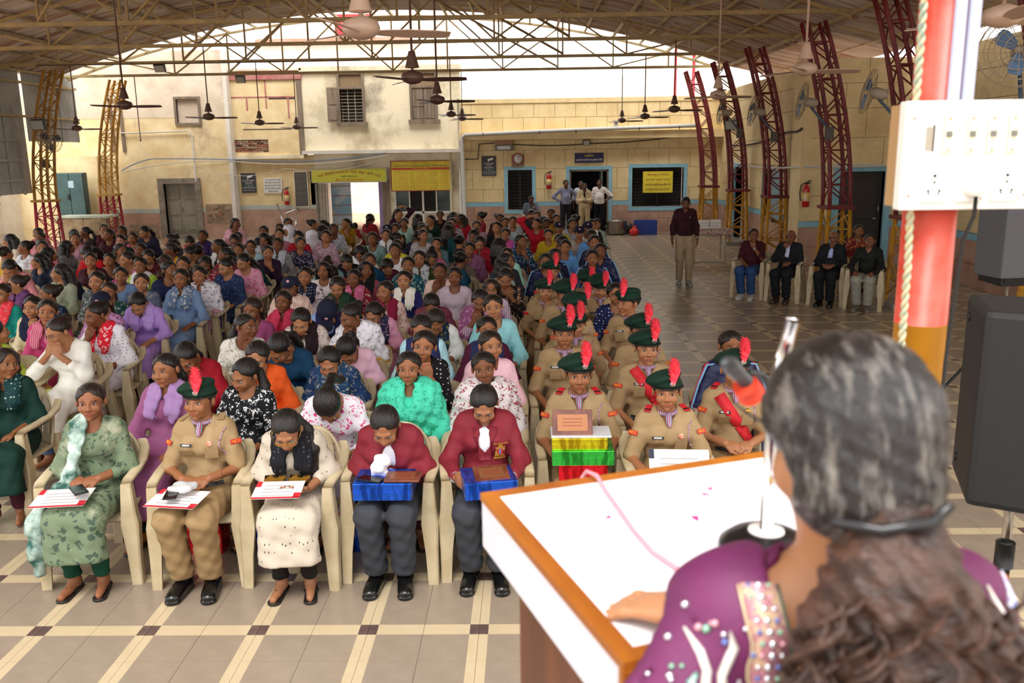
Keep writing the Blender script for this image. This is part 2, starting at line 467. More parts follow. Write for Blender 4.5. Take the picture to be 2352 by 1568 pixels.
b3 = struct(wall_y('wall_upper', m_stain, -6.85, -2.0, 2.62, 4.95, YB-.1, YB+.3, [UW, UW2]), 'stained upper storey with two shuttered windows')
MB().box(-6.85, -1.96, YB-.2, YB+.3, 4.95, 5.1).build('parapet', m_stain, b3)
MB().box(-6.85, -2.0, YB-.42, YB+.3, 2.52, 2.62).build('ledge', m_whitew, b3)
wall_y('ground_wall', m_stain, -6.6, -2.0, 0, 2.52, YB, YB+.3, [PS, TW], b3)
MB().box(-4.45, -2.0, YB-.03, YB+.02, 0, .7).build('dado_panel', mat('panel_pinkgrey', 'c8b4a4', .7), b3)
for k, (w_, nm) in enumerate(((UW, 'window_5'), (UW2, 'window_6'))):
    e = struct(empty(nm), ['upper window with iron bars and an open wooden shutter', 'upper window with closed weathered wooden shutters'][k])
    b = MB(); t = .07
    b.box(w_[0]-t, w_[0], YB-.16, YB+.1, w_[2]-t, w_[3]).box(w_[1], w_[1]+t, YB-.16, YB+.1, w_[2]-t, w_[3]).box(w_[0]-t, w_[1]+t, YB-.16, YB+.1, w_[3], w_[3]+t).box(w_[0]-.12, w_[1]+.14, YB-.22, YB+.1, w_[2]-.12, w_[2]).box(w_[0], w_[1], YB-.16, YB+.1, w_[3]-.42, w_[3]-.36)
    b.build('frame', m_wood, e)
    MB().box(w_[0], w_[1], YB-.1, YB, w_[3]-.36, w_[3]).build('transom_panel', mat('panel_brown', '8c7458', .8), e)
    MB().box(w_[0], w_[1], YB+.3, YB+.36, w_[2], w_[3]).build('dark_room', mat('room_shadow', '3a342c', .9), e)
    m_iron = mat('iron_pale', 'a89c8c', .6)
    if k == 0:
        for q in range(10): MB().box(w_[0], w_[1], YB-.06, YB-.045, w_[2]+.08+q*.098, w_[2]+.094+q*.098).build('bar', m_iron, e)
        for q in (1, 2): MB().box(w_[0]+q*.22, w_[0]+q*.22+.016, YB-.07, YB-.05, w_[2], w_[3]-.4).build('bar', m_iron, e)
        Mx = Matrix.Translation((w_[0]-.06, YB-.16, 0)) @ Matrix.Rotation(math.radians(22), 4, 'Z')
        sh = MB().box(-.33, 0, -.03, .01, w_[2], w_[3]-.38, M=Mx).build('shutter', m_wood, e)
        for zz in (.06, .52): MB().box(-.28, -.05, -.045, .0, w_[2]+zz, w_[2]+zz+.38, M=Mx, bev=.01).build('shutter_panel', m_wood, sh)
    else:
        for q in range(2):
            x0 = w_[0]+q*.35; sh = MB().box(x0+.005, x0+.345, YB-.12, YB-.08, w_[2], w_[3]-.4).build('shutter', m_wood, e)
            for p in range(3): MB().box(x0+.02+p*.105, x0+.115+p*.105, YB-.135, YB-.1, w_[2]+.05, w_[3]-.45).build('shutter_board', m_wood, sh)
        MB().box(w_[0]+.02, w_[0]+.34, YB-.15, YB-.12, w_[2]+.4, w_[2]+.46).build('shutter_rail', m_wood, e)
# office window under the yellow board
e = struct(empty('window_7'), 'white framed sliding office window under the yellow board')
m_alu = mat('white_frame', 'd8d4cc', .5)
x0, x1, z0, z1 = TW; b = MB()
for (a0, a1, c0, c1) in ((x0-.06, x1+.06, z1, z1+.05), (x0-.06, x1+.06, z0-.06, z0), (x0-.06, x0, z0, z1), (x1, x1+.06, z0, z1), ((x0+x1)/2-.03, (x0+x1)/2+.03, z0-.5, z1), (x0+.4, x0+.44, z0, z1), (x1-.44, x1-.4, z0, z1)): b.box(a0, a1, YB-.06, YB+.05, c0, c1)
b.build('frame', m_alu, e)
m_glass = mat('window_glass', '5c6866', .15, c2='3c4644', scale=2)
for (a, c, mm) in ((x0, x0+.4, m_glass), (x0+.44, (x0+x1)/2-.03, m_darkin), ((x0+x1)/2+.03, x1-.44, m_darkin), (x1-.4, x1, m_glass)):
    MB().box(a, c, YB-.01, YB+.01, z0, z1).build('pane', mm, e)
# passage to the street
pas = struct(empty('door_3'), 'open passage gate leading to the bright street')
MB().box(-4.62, -4.45, YB-.05, YB+2.2, 0, 2.0).build('purple_jamb', mat('wall_purple', '9c86b0', .8, c2='8c78a0', scale=3), pas)
MB().box(-6.75, -6.6, YB, YB+4, 0, 2.0).build('passage_wall', m_whitew, pas)
MB().box(-6.75, -4.4, YB+.3, YB+2.2, 1.75, 1.9).build('passage_ceiling', m_whitew, pas)
MB().box(-4.5, -4.28, YB-.12, YB+.02, 0, 1.7).build('wooden_post', m_wood, pas)
for k in range(9):
    MB().box(-6.6+k*.045, -6.575+k*.045, YB-.08-(k % 2)*.03, YB-.04-(k % 2)*.03, 0, 1.62).build('gate_bar', mat('gate_iron', '9a9484', .6, c2='7c7464', scale=8), pas)
Mx = Matrix.Translation((-6.2, YB+.35, 0)) @ Matrix.Rotation(math.radians(14), 4, 'Z')
dl = MB().box(0, .62, -.02, .02, .05, 1.62, M=Mx).build('door_leaf', mat('door_blue_white', 'c4ccd0', .7, c2='8fb4c8', scale=1.6, sharp=.05), pas)
for z in (.3, .6, .9, 1.2, 1.5): MB().box(0, .62, -.05, -.02, z, z+.03, M=Mx).build('door_rail', mat('rail_brown', '9c7c68', .7), dl)

# ---- whitewashed buildings beyond (blown out by the sky)
far = struct(empty('wall_beyond'), 'pale buildings beyond the courtyard')
MB().box(-10.5, -4.6, 36, 44, 0, 8.2).build('far_block', m_whitew, far)
MB().box(-10.6, -4.5, 35.8, 36.2, 6.8, 6.95).build('far_ledge', m_pink, far)
MB().box(-4.6, -3.2, 38, 44, 0, 8.9).build('far_tower', m_whitew, far)
MB().box(.2, 8.5, 33, 40, 0, 5.1).build('far_block', m_whitew, far)
MB().box(6.0, 8.0, 40, 46, 0, 9.5).build('far_tower', m_whitew, far)
MB().tube([(6.0, 32.6, 3.8), (6.0, 32.6, 6.4)], .06).build('red_pipe', mat('pipe_red', 'd8404c', .5), far)
MB().tube([(5.35, 32.6, 3.8), (5.35, 32.6, 6.0)], .05).build('red_pipe', mat('pipe_red', 'd8404c', .5), far)
for x in (.9, 2.2, 4.2): MB().box(x, x+.7, 32.95, 33.05, 4.1, 4.9).build('far_window', mat('far_window_grey', 'dcd8d0', .6), far)
MB().box(7.0, 7.25, 32.9, 33.2, 4.2, 4.6).build('far_window', m_darkin, far)
MB().box(-30, 30, 60, 61, 0, 6).build('far_block', m_whitew, far)

# ---- right-hand building
XR = 5.98
wr = struct(wall_x('wall_right', m_mortar, 19.0, YB+.1, 0, 4.2, XR+.03, XR+.3, [(24.6, 25.6, -.1, 2.0), (21.7, 22.5, .85, 2.0)]), 'cream blockwork building wall along the right aisle')
def blocks_x(y0, y1, x, holes, parent, ztop=4.2):
    for z0, z1, off, mm, d in ((0, .42, 0, m_pink, .02), (.42, .84, .3, m_pink, .02), (.97, 1.5, 0, m_cream, .012), (1.5, 2.1, .4, m_cream, .012), (2.1, 2.7, 0, m_cream, .012), (2.7, 3.3, .4, m_cream, .012), (3.3, 3.8, 0, m_cream, .012), (3.8, ztop, .4, m_cream, .012)):
        y = y0 - off
        while y < y1:
            b = MB(); n = 0
            for (a0, a1, c0, c1) in cut((max(y, y0)+.005, min(y+.85, y1)-.005, z0+.005, z1-.005), holes):
                if a1-a0 > .01: b.box(x-d, x+.03, a0, a1, c0, c1); n += 1
            if n: b.build('plaster_block', mm, parent)
            y += .85
    b = MB()
    for (a0, a1, c0, c1) in cut((y0, y1, .84, .965), holes): b.box(x-.016, x+.03, a0, a1, c0, c1)
    b.build('blue_band', m_blue, parent)
blocks_x(19.0, YB, XR, [(24.5, 25.7, -.1, 2.1), (21.6, 22.6, .75, 2.1)], wr)
# corner pier and recessed face with the door
DRR = (6.62, 7.58, -.1, 2.0)
wp = struct(wall_y('wall_right_face', m_mortar, 5.8, 8.0, 0, 4.3, 18.93, 19.2, [DRR]), 'cream pier and recessed wall with a blue framed door')
for z0, z1, off, mm in ((0, .42, 0, m_pink), (.42, .84, .3, m_pink), (.97, 1.5, 0, m_cream), (1.5, 2.1, .4, m_cream), (2.1, 2.7, 0, m_cream), (2.7, 3.3, .4, m_cream), (3.3, 3.8, 0, m_cream), (3.8, 4.3, .4, m_cream)):
    x = 5.8-off
    while x < 7.98:
        b = MB(); n = 0
        for (a0, a1, c0, c1) in cut((max(x, 5.8)+.005, min(x+.85, 8.0)-.005, z0+.005, z1-.005), [(DRR[0]-.14, DRR[1]+.14, -.1, 2.14)]):
            if a1-a0 > .01: b.box(a0, a1, 18.9, 18.93, c0, c1); n += 1
        if n: b.build('plaster_block', mm, wp)
        x += .85
MB().box(5.8, 6.48, 18.89, 18.93, .84, .965).box(7.72, 8.0, 18.89, 18.93, .84, .965).build('blue_band', m_blue, wp)
MB().box(5.79, 5.99, 18.92, 19.6, 0, 4.3).build('pier', m_cream, wp)
wn = struct(wall_x('wall_right_near', m_mortar, 6.0, 18.9, 0, 4.3, 8.03, 8.3, [(11.6, 12.8, -.1, 2.0)]), 'cream building wall along the near right side')
blocks_x(6.0, 18.9, 8.0, [(11.5, 12.9, -.1, 2.1)], wn, 4.3)
for k, (nm, lab) in enumerate((('door_4', 'blue framed door behind the seated men'), ('door_5', 'dark doorway in the right wall beside the far column'), ('window_8', 'small dark window in the right wall'), ('door_6', 'dark doorway behind the far loudspeaker'))):
    e = struct(empty(nm), lab)
    if k == 0:
        b = MB(); w = .14; h = DRR
        b.box(h[0]-w, h[0], 18.86, 19.05, 0, h[3]+w).box(h[1], h[1]+w, 18.86, 19.05, 0, h[3]+w).box(h[0], h[1], 18.86, 19.05, h[3], h[3]+w); b.build('frame', m_blue, e)
        dm = mat('door_dark', '2c2622', .5)
        d = MB().box(h[0], h[1], 19.05, 19.1, 0, h[3]).build('door_leaf', dm, e)
        MB().box(h[0]+.1, h[1]-.1, 19.03, 19.06, .15, .8, bev=.01).build('door_panel', dm, d); MB().box(h[0]+.1, h[1]-.1, 19.03, 19.06, 1.0, 1.85, bev=.01).build('door_panel', dm, d)
        MB().tube([(h[1]-.1, 19.02, 1.0), (h[1]-.25, 19.0, 1.0)], .015).build('bolt', mat('steel', 'b8b4ac', .35, 1), d)
        MB().tube([(h[1]-.07, 19.0, 1.15), (h[1]-.07, 19.0, 1.32)], .014).build('handle', mat('steel', 'b8b4ac', .35, 1), d)
    elif k in (1, 2):
        y0, y1, z0, z1 = ((24.6, 25.6, 0, 2.0), (21.7, 22.5, .85, 2.0))[k-1]
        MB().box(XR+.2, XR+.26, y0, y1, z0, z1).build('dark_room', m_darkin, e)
        b = MB(); w = .09
        b.box(XR-.03, XR+.2, y0-w, y0, z0, z1+w).box(XR-.03, XR+.2, y1, y1+w, z0, z1+w).box(XR-.03, XR+.2, y0, y1, z1, z1+w); b.build('frame', mat('steel_frame_grey', '9a9a94', .5) if k == 2 else m_blue, e)
        if k == 2:
            MB().box(XR-.45, XR-.42, 20.95, 21.65, .75, 2.0, M=Matrix.Translation((.43, 0, 0))).build('shutter', mat('steel_blue', '8aa8b4', .5, c2='7c98a4', scale=3), e)
    else:
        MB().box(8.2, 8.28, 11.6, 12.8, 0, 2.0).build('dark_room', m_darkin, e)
        MB().box(7.97, 8.2, 11.48, 11.6, 0, 2.1).box(7.97, 8.2, 12.8, 12.92, 0, 2.1).box(7.97, 8.2, 11.48, 12.92, 2.0, 2.12).build('frame', m_blue, e)

# ---- left side: low wall, white gate
wl = struct(empty('wall_far_left'), 'pale side wall with painted steel gate on the far left')
MB().box(-16, -15.4, 18, 29, 0, 2.2).build('side_wall', m_whitew, wl)
m_gate = mat('gate_white', 'e4e0d8', .6, c2='cfc4b4', scale=2.5)
for k in range(3):
    g = MB().box(-15.36, -15.3, 20.2+k*1.75, 21.9+k*1.75, .1, 1.75).build('gate_leaf', m_gate, wl)
    for z in (1.2, .35): MB().box(-15.3, -15.27, 20.2+k*1.75, 21.9+k*1.75, z, z+.05).build('gate_rail', mat('gate_rust', 'b8826a', .7, c2='d8d0c4', scale=8), g)
    for q in range(7): MB().box(-15.3, -15.28, 20.5+k*1.75, 20.9+k*1.75, .75+q*.06, .77+q*.06).build('louvre', mat('louvre_grey', 'a8a49c', .6), g)
MB().box(-15.4, -12.9, YL-.6, YL-.02, 0, 2.55).build('return_wall', m_cream_old, wl)

# ---- roof: arched corrugated sheets on purlins
R_ARC, XC, ZC = 27.83, -3.7, -21.5
def arc(x): return ZC + math.sqrt(R_ARC**2 - (x-XC)**2)
roof = struct(empty('ceiling'), 'arched rusty corrugated roof over the hall')
m_sheet = mat('sheet_rusty', 'c6bdb3', .5, 0, c2='9a705a', scale=1.3, thr=.55, sharp=.1, stretch=(.35, 3.0, .35), rnd=True, c3='7a543e')
m_sheet_grey = mat('sheet_grey', 'bcbcb6', .5, 0, c2='a4a098', scale=1.6, thr=.55, stretch=(1, 1, .2), rnd=True)
def corr_mesh(width, length, bend=None, waves=9, amp=.021, seg=8, nl=5, name='roof_sheet'):
    ny = waves*seg+1; v = []; f = []
    for i in range(nl+1):
        s = (i/nl-.5)*length
        for j in range(ny):
            t = j/(ny-1); y = (t-.5)*width; a = amp*math.cos(2*PI*waves*t)
            if bend: an = s/bend; v.append(((bend+a)*math.sin(an), y, (bend+a)*math.cos(an)-bend))
            else: v.append((s, y, a))
    for i in range(nl):
        for j in range(ny-1): f.append((i*ny+j, (i+1)*ny+j, (i+1)*ny+j+1, i*ny+j+1))
    return mesh_np(name, np.array(v), np.array(f), True)
NA = 8; half = math.asin(9.42/R_ARC); da = 2*half/NA
shm = corr_mesh(.94, R_ARC*da*1.03, R_ARC)
ROOF_Y0, ROOF_Y1 = 2.2, 25.7  # unseen front end is extended towards the stage to shade the front rows
ny = int((ROOF_Y1-ROOF_Y0)/.88)
for j in range(ny):
    for i in range(NA):
        a = -half + da*(i+.5)
        obj('roof_sheet', shm, m_sheet, roof, (XC + (R_ARC+.004*(i % 2))*math.sin(a), ROOF_Y0+.44+j*.88, ZC + (R_ARC+.004*(j % 2)+.004*(i % 2))*math.cos(a)), (0, a, 0))
m_steel = mat('steel_tan', 'b09a68', .6, c2='98825a', scale=3, rnd=True)
NODES = [-12.9 + 18.4/12*i for i in range(13)]
for x in NODES[:]:
    MB().box(x-.03, x+.03, ROOF_Y0, ROOF_Y1, arc(x)-.085, arc(x)-.025).build('purlin', m_steel, roof)
for x in [(a+b)/2 for a, b in zip(NODES, NODES[1:])]:
    MB().box(x-.025, x+.025, ROOF_Y0, ROOF_Y1, arc(x)-.075, arc(x)-.025).build('purlin', m_steel, roof)
TY = [25.4, 22.05, 18.8, 15.6, 12.3, 9.0, 5.8, 2.6]
for k, y in enumerate(TY):
    t = empty('roof_truss', (0, y, 0))
    tag(t, 'tan steel roof truss, ' + (['nearest the back buildings', 'second from the back buildings', 'third from the back buildings', 'fourth from the back buildings', 'fifth from the back buildings', 'sixth from the back buildings', 'seventh from the back buildings', 'nearest the stage'][k]), 'truss', 'roof trusses')
    MB().box(NODES[0], NODES[-1], -.035, .035, 4.71, 4.78).build('bottom_chord', m_steel, t)
    pts = [(x, 0, arc(x)-.13) for x in np.linspace(NODES[0]+.02, NODES[-1]-.02, 25)]
    MB().tube(pts, .042, 4, False).build('top_chord', m_steel, t)
    for i in range(1, 12):
        MB().tube([(NODES[i], 0, 4.75), (NODES[i], 0, arc(NODES[i])-.12)], .028, 4, False).build('vertical', m_steel, t)
    for i in range(12):
        lo, hi = (i, i+1) if i % 2 == 0 else (i+1, i)
        if lo == 0: continue
        if lo == 12: continue
        MB().tube([(NODES[lo], .03, 4.77), (NODES[hi], .03, arc(NODES[hi])-.14)], .026, 4, False).build('diagonal', m_steel, t)
# bracing between trusses
for k, (y0, y1) in enumerate(zip(TY[1:], TY[:-1])):
    for x0, x1 in ((NODES[5], NODES[3]), (NODES[7], NODES[9])):
        MB().tube([(x0, y0, arc(x0)-.2), (x1, y1, 4.8)], .03, 4, False).build('cross_brace', m_steel, roof)
# right lean-to roof and left side cladding
lean = struct(empty('ceiling_right'), 'corrugated lean-to roof between columns and right building')
lm = corr_mesh(.94, 2.3, None, nl=2)
an = math.atan2(.62, 2.75)
for j in range(24):
    y = 6.5+j*.88
    obj('roof_sheet', lm, m_sheet, lean, (6.75, y, 4.745+.004*(j % 2)), (0, an, 0))
for y in (8, 11.3, 14.8, 18.3, 21.7, 25.2): MB().tube([(5.65, y, 4.98), (8.35, y, 4.36)], .035, 4, False).build('rafter', m_steel, lean)
for x in (5.85, 7.2): MB().box(x-.03, x+.03, 6.2, 27.4, 4.98-(x-5.65)*.2255-.02, 5.03-(x-5.65)*.2255-.02).build('purlin', m_steel, lean)
clad = struct(empty('wall_cladding'), 'grey corrugated cladding on the left side of the hall')
for (y0, n, ztop, zbot) in ((23.3, 3, 4.95, 2.95), (19.6, 4, 4.95, 1.62)):
    vm = corr_mesh(.94, ztop-zbot, None, nl=2, name='cladding_sheet')
    for j in range(n):
        obj('cladding_sheet', vm, m_sheet_grey, clad, (-13.05-.004*(j % 2), y0+.44+j*.88, (ztop+zbot)/2), (0, PI/2, 0))
for z in (4.4, 3.55): MB().box(-13.0, -12.93, 19.6, 25.9, z, z+.06).build('girt', m_steel, clad)

# ---- lattice columns
def column(name, label, x, y, lean_sgn, m_low, m_up, zb=1.42, ztop=4.7, group=None):
    t = tag(empty(name, (x, y, 0)), label, 'column', group)
    hw, hd = .2, .2
    MB().box(-.34, .34, -.34, .34, 0, .09, bev=.01).build('base_slab', m_conc, t)
    def cx(z): # curve: vertical low, bending inward at the top
        if z < zb: return 0.0
        u = (z-zb)/(ztop-zb); return lean_sgn*.62*u*u*.9 + lean_sgn*.06*u
    def corner(sx, sy, z):
        tp = .24 - .05*(z/zb) if z < zb else .19 - .03*((z-zb)/(ztop-zb))
        return (cx(z)+sx*tp, sy*tp, z)
    for sx in (-1, 1):
        for sy in (-1, 1):
            MB().tube([corner(sx, sy, z) for z in (.09, .7, zb-.03)], .04, 8).build('lower_leg', m_low, t)
            MB().tube([corner(sx, sy, z) for z in np.linspace(zb+.03, ztop, 9)], .04, 8).build('upper_leg', m_up, t)
    MB().box(-.27, .27, -.27, .27, zb-.03, zb, bev=.006).box(-.27, .27, -.27, .27, zb+.002, zb+.03, bev=.006).build('flange_plate', m_up, t)
    def lace(z0, z1, m, n):
        zs = np.linspace(z0, z1, n+1)
        for i in range(n):
            a, b = zs[i], zs[i+1]; s = 1 if i % 2 else -1
            for sy in (-1, 1): MB().tube([corner(-s, sy, a), corner(s, sy, b)], .014, 6).build('lacing_bar', m, t)
            for sx in (-1, 1): MB().tube([corner(sx, -s, a), corner(sx, s, b)], .014, 6).build('lacing_bar', m, t)
            if i % 2 == 0:
                for sy in (-1, 1): MB().tube([corner(-1, sy, b), corner(1, sy, b)], .016, 6).build('batten', m, t)
    lace(.15, zb-.1, m_low, 4); lace(zb+.1, ztop-.05, m_up, 10)
    return t
m_yel = mat('paint_yellow', 'c8902a', .5, c2='8c6424', scale=5, thr=.6, rnd=True)
m_rd = mat('paint_maroon', '7c1f24', .5, c2='5c161a', scale=5, rnd=True)
m_ydark = mat('paint_ochre', 'b07f2c', .5, c2='7c5824', scale=5, thr=.58, rnd=True)
m_rb = mat('paint_red', 'a8283c', .5, c2='8c2030', scale=5, rnd=True)
CR = [(5.4, 26.4), (5.62, 23.7), (5.7, 20.4), (5.75, 16.5), (6.05, 13.9), (5.75, 9.6)]
for k, (x, y) in enumerate(CR):
    column('lattice_column', 'maroon and yellow lattice column on the right, ' + ['nearest the kitchen', 'second from the kitchen', 'third from the kitchen', 'by the blue framed door', 'behind the near pole', 'beside the large wall fan'][k], x, y, -1, m_yel, m_rd, group='right lattice columns')
for k, (x, y) in enumerate([(-12.45, 26.2), (-12.65, 23.05), (-12.6, 19.6)]):
    column('lattice_column', 'ochre lattice column with red base on the left, ' + ['nearest the old double door', 'beside the teal cabinet', 'outermost towards the stage'][k], x, y, 1, m_rb, m_ydark, group='left lattice columns')
# ================================================================ BODIES (signed-distance modelling, meshed with surface nets)
def A3(p): return np.array(p, np.float32)
def smin(a, b, k):
    h = np.maximum(k-np.abs(a-b), 0)/k
    return np.minimum(a, b) - h*h*k*.25
def cap(a, b, ra, rb=None):
    a = A3(a); b = A3(b); rb = ra if rb is None else rb; d = b-a; dd = float(d@d)+1e-9
    def f(P):
        q = P-a; t = np.clip((q@d)/dd, 0, 1)
        q = q - t[:, None]*d
        return np.sqrt(np.einsum('ij,ij->i', q, q)) - (ra+(rb-ra)*t)
    return f
def ell(c, r, R=None):
    c = A3(c); r = A3(r); Rm = None if R is None else np.array(R, np.float32)
    def f(P):
        q = P-c
        if Rm is not None: q = q@Rm
        q1 = q/r; k0 = np.sqrt(np.einsum('ij,ij->i', q1, q1)); q2 = q1/r; k1 = np.sqrt(np.einsum('ij,ij->i', q2, q2))+1e-9
        return k0*(k0-1)/k1
    return f
def rbox(c, h, r, R=None):
    c = A3(c); h = A3(h); Rm = None if R is None else np.array(R, np.float32)
    def f(P):
        q = P-c
        if Rm is not None: q = q@Rm
        q = np.abs(q)-(h-r); m = np.maximum(q, 0)
        return np.sqrt(np.einsum('ij,ij->i', m, m)) + np.minimum(q.max(1), 0) - r
    return f
def union(prims, k):
    def f(P):
        d = prims[0](P)
        for p in prims[1:]: d = smin(d, p(P), k)
        return d
    return f
def chain(pts, rs): return [cap(pts[i], pts[i+1], rs[i], rs[i+1]) for i in range(len(pts)-1)]
def nets(fn, lo, hi, h):
    lo = np.array(lo, np.float32); hi = np.array(hi, np.float32)
    n = np.ceil((hi-lo)/h).astype(int)+1
    ax = [lo[i]+h*np.arange(n[i], dtype=np.float32) for i in range(3)]
    G = np.stack(np.meshgrid(*ax, indexing='ij'), -1).reshape(-1, 3)
    val = np.concatenate([fn(G[i:i+120000]) for i in range(0, len(G), 120000)]).reshape(n)
    s = val < 0
    cnt = np.zeros(n-1, np.int8)
    corners = [(i, j, k) for i in (0, 1) for j in (0, 1) for k in (0, 1)]
    sl = lambda a, c: a[c[0]:n[0]-1+c[0], c[1]:n[1]-1+c[1], c[2]:n[2]-1+c[2]]
    for c in corners: cnt += sl(s, c)
    act = (cnt > 0) & (cnt < 8)
    ids = np.argwhere(act); m = len(ids)
    idx = np.full(n-1, -1, np.int64); idx[act] = np.arange(m)
    pos = np.zeros((m, 3), np.float32); num = np.zeros(m, np.float32)
    cv = {c: sl(val, c)[act] for c in corners}
    for a in corners:
        for d in range(3):
            if a[d]: continue
            b = list(a); b[d] = 1; b = tuple(b)
            va, vb = cv[a], cv[b]; e = (va < 0) != (vb < 0)
            if not e.any(): continue
            t = va[e]/(va[e]-vb[e]); p = np.tile(np.array(a, np.float32), (e.sum(), 1)); p[:, d] += t
            pos[e] += p; num[e] += 1
    v = lo + (ids + pos/num[:, None])*h
    F = []
    for d in range(3):
        d1, d2 = (d+1) % 3, (d+2) % 3
        sl0 = [slice(None)]*3; sl1 = [slice(None)]*3
        sl0[d] = slice(0, n[d]-1); sl1[d] = slice(1, n[d])
        for q in (d1, d2):
            sl0[q] = slice(1, n[q]-1); sl1[q] = slice(1, n[q]-1)
        s0, s1 = s[tuple(sl0)], s[tuple(sl1)]
        e = np.argwhere(s0 != s1)
        if not len(e): continue
        flip = s0[tuple(e.T)]
        base = e.copy(); base[:, d1] += 1; base[:, d2] += 1
        def cell(o1, o2):
            c = base.copy(); c[:, d1] -= o1; c[:, d2] -= o2
            return idx[tuple(c.T)]
        q = np.stack([cell(1, 1), cell(0, 1), cell(0, 0), cell(1, 0)], 1)
        q[~flip] = q[~flip][:, ::-1]
        F.append(q)
    F = np.concatenate(F); F = F[(F >= 0).all(1)]
    return v.astype(np.float32), F
def smooth3(x, a, b):
    t = np.clip((x-a)/(b-a), 0, 1); return t*t*(3-2*t)
def rotx(a): c, s = math.cos(a), math.sin(a); return np.array([[1,0,0],[0,c,-s],[0,s,c]], np.float32)
def rotz(a): c, s = math.cos(a), math.sin(a); return np.array([[c,-s,0],[s,c,0],[0,0,1]], np.float32)
def roty(a): c, s = math.cos(a), math.sin(a); return np.array([[c,0,s],[0,1,0],[-s,0,c]], np.float32)
def uvell(c, r, R=None, n=8, m=6):
    v = []; f = []
    for i in range(m+1):
        p = PI*i/m
        for k in range(n):
            t = 2*PI*k/n; v.append((math.sin(p)*math.cos(t), math.sin(p)*math.sin(t), math.cos(p)))
    v = np.array(v, np.float32)*A3(r)
    if R is not None: v = v@np.array(R, np.float32).T
    for i in range(m):
        for k in range(n): f.append((i*n+k, (i+1)*n+k, (i+1)*n+(k+1) % n, i*n+(k+1) % n))
    return v+A3(c), np.array(f)

# ---------------- head (frame: origin between the ears, face towards -Y)
def head_prims(male=False):
    j = 1.07 if male else 1.0
    g = 1.15 if male else .88
    P = [ell((0,.016,.033), (.0705,.0895,.0825)), ell((0,-.028,-.024), (.0555*j,.062,.079)), ell((0,-.036,-.076), (.037*j*g,.046,.036)),
         cap((0,-.077,-.1), (0,-.075,-.094), .0148*g), cap((0,-.088,.014), (0,-.106,-.027), .0062, .0098*g),
         ell((.0105,-.095,-.032), (.0078*g,.0085,.007)), ell((-.0105,-.095,-.032), (.0078*g,.0085,.007)),
         cap((-.03,-.077,.026), (.03,-.077,.026), .0085*g), ell((.034,-.066,-.028), (.026,.024,.03)), ell((-.034,-.066,-.028), (.026,.024,.03)),
         cap((-.016,-.0845,-.064), (.016,-.0845,-.064), .0085)]
    base = union(P, .018)
    ears = union([ell((.077,.014,-.004), (.009,.018,.031)), ell((-.077,.014,-.004), (.009,.018,.031))], .004)
    sock = union([ell((.031,-.099,.006), (.0175,.0148,.0105)), ell((-.031,-.099,.006), (.0175,.0148,.0105))], .002)
    mouth = cap((-.02,-.0965,-.0665), (.02,-.0965,-.0665), .0035)
    def f(Q):
        d = smin(base(Q), ears(Q), .008)
        d = -smin(-d, sock(Q), .012)
        return -smin(-d, mouth(Q), .004)
    return f
NECK = [cap((0,.02,-.06), (0,.035,-.2), .046, .05)]
_head = {}
def head_mesh(lod, male=False):
    k = (lod, male)
    if k in _head: return _head[k]
    hp = head_prims(male); nk = union(NECK, .02)
    fn = lambda Q: smin(hp(Q), nk(Q), .03)
    v, f = nets(fn, (-.1, -.13, -.165), (.1, .125, .135), .006 if lod == 0 else .0098)
    vs = [v]; fs = [f]; mi = [np.zeros(len(f), int)]; o = len(v)
    def app(vf, m):
        nonlocal o
        vs.append(vf[0]); fs.append(vf[1]+o); mi.append(np.full(len(vf[1]), m)); o += len(vf[0])
    n, m = (10, 6) if lod == 0 else (6, 4)
    for sx in (-1, 1):
        app(uvell((sx*.031,-.0795,.006), (.0138,.0085,.006), rotz(-sx*.22), n, m), 1)
        app(uvell((sx*.0305,-.0858,.0055), (.0064,.003,.0062), rotz(-sx*.2), 8, 4), 2)
        b = MB().tube([(sx*.046,-.0765,.0085), (sx*.038,-.0868,.0128), (sx*.03,-.0895,.0135), (sx*.018,-.0865,.0098)], [.001, .0018, .0018, .001], 5)   # lash line
        app((np.array(b.v, np.float32), np.array([q for q in b.f if len(q) == 4])), 2)
        b = MB().tube([(sx*.054,-.073,.0215), (sx*.043,-.0875,.03), (sx*.027,-.0945,.0318), (sx*.014,-.0965,.0305)], [.0008, .0017, .002, .0013], 5)     # brow
        app((np.array(b.v, np.float32), np.array([q for q in b.f if len(q) == 4])), 2)
        app(uvell((sx*.006,-.1055,-.036), (.0035,.0025,.002), None, 6, 4), 2)
    app(uvell((0,-.0928,-.0605), (.0215,.0055,.0042), None, n, m), 3)
    app(uvell((0,-.0922,-.0705), (.0185,.0062,.0052), None, n, m), 3)
    _head[k] = (np.concatenate(vs), np.concatenate(fs), np.concatenate(mi))
    return _head[k]

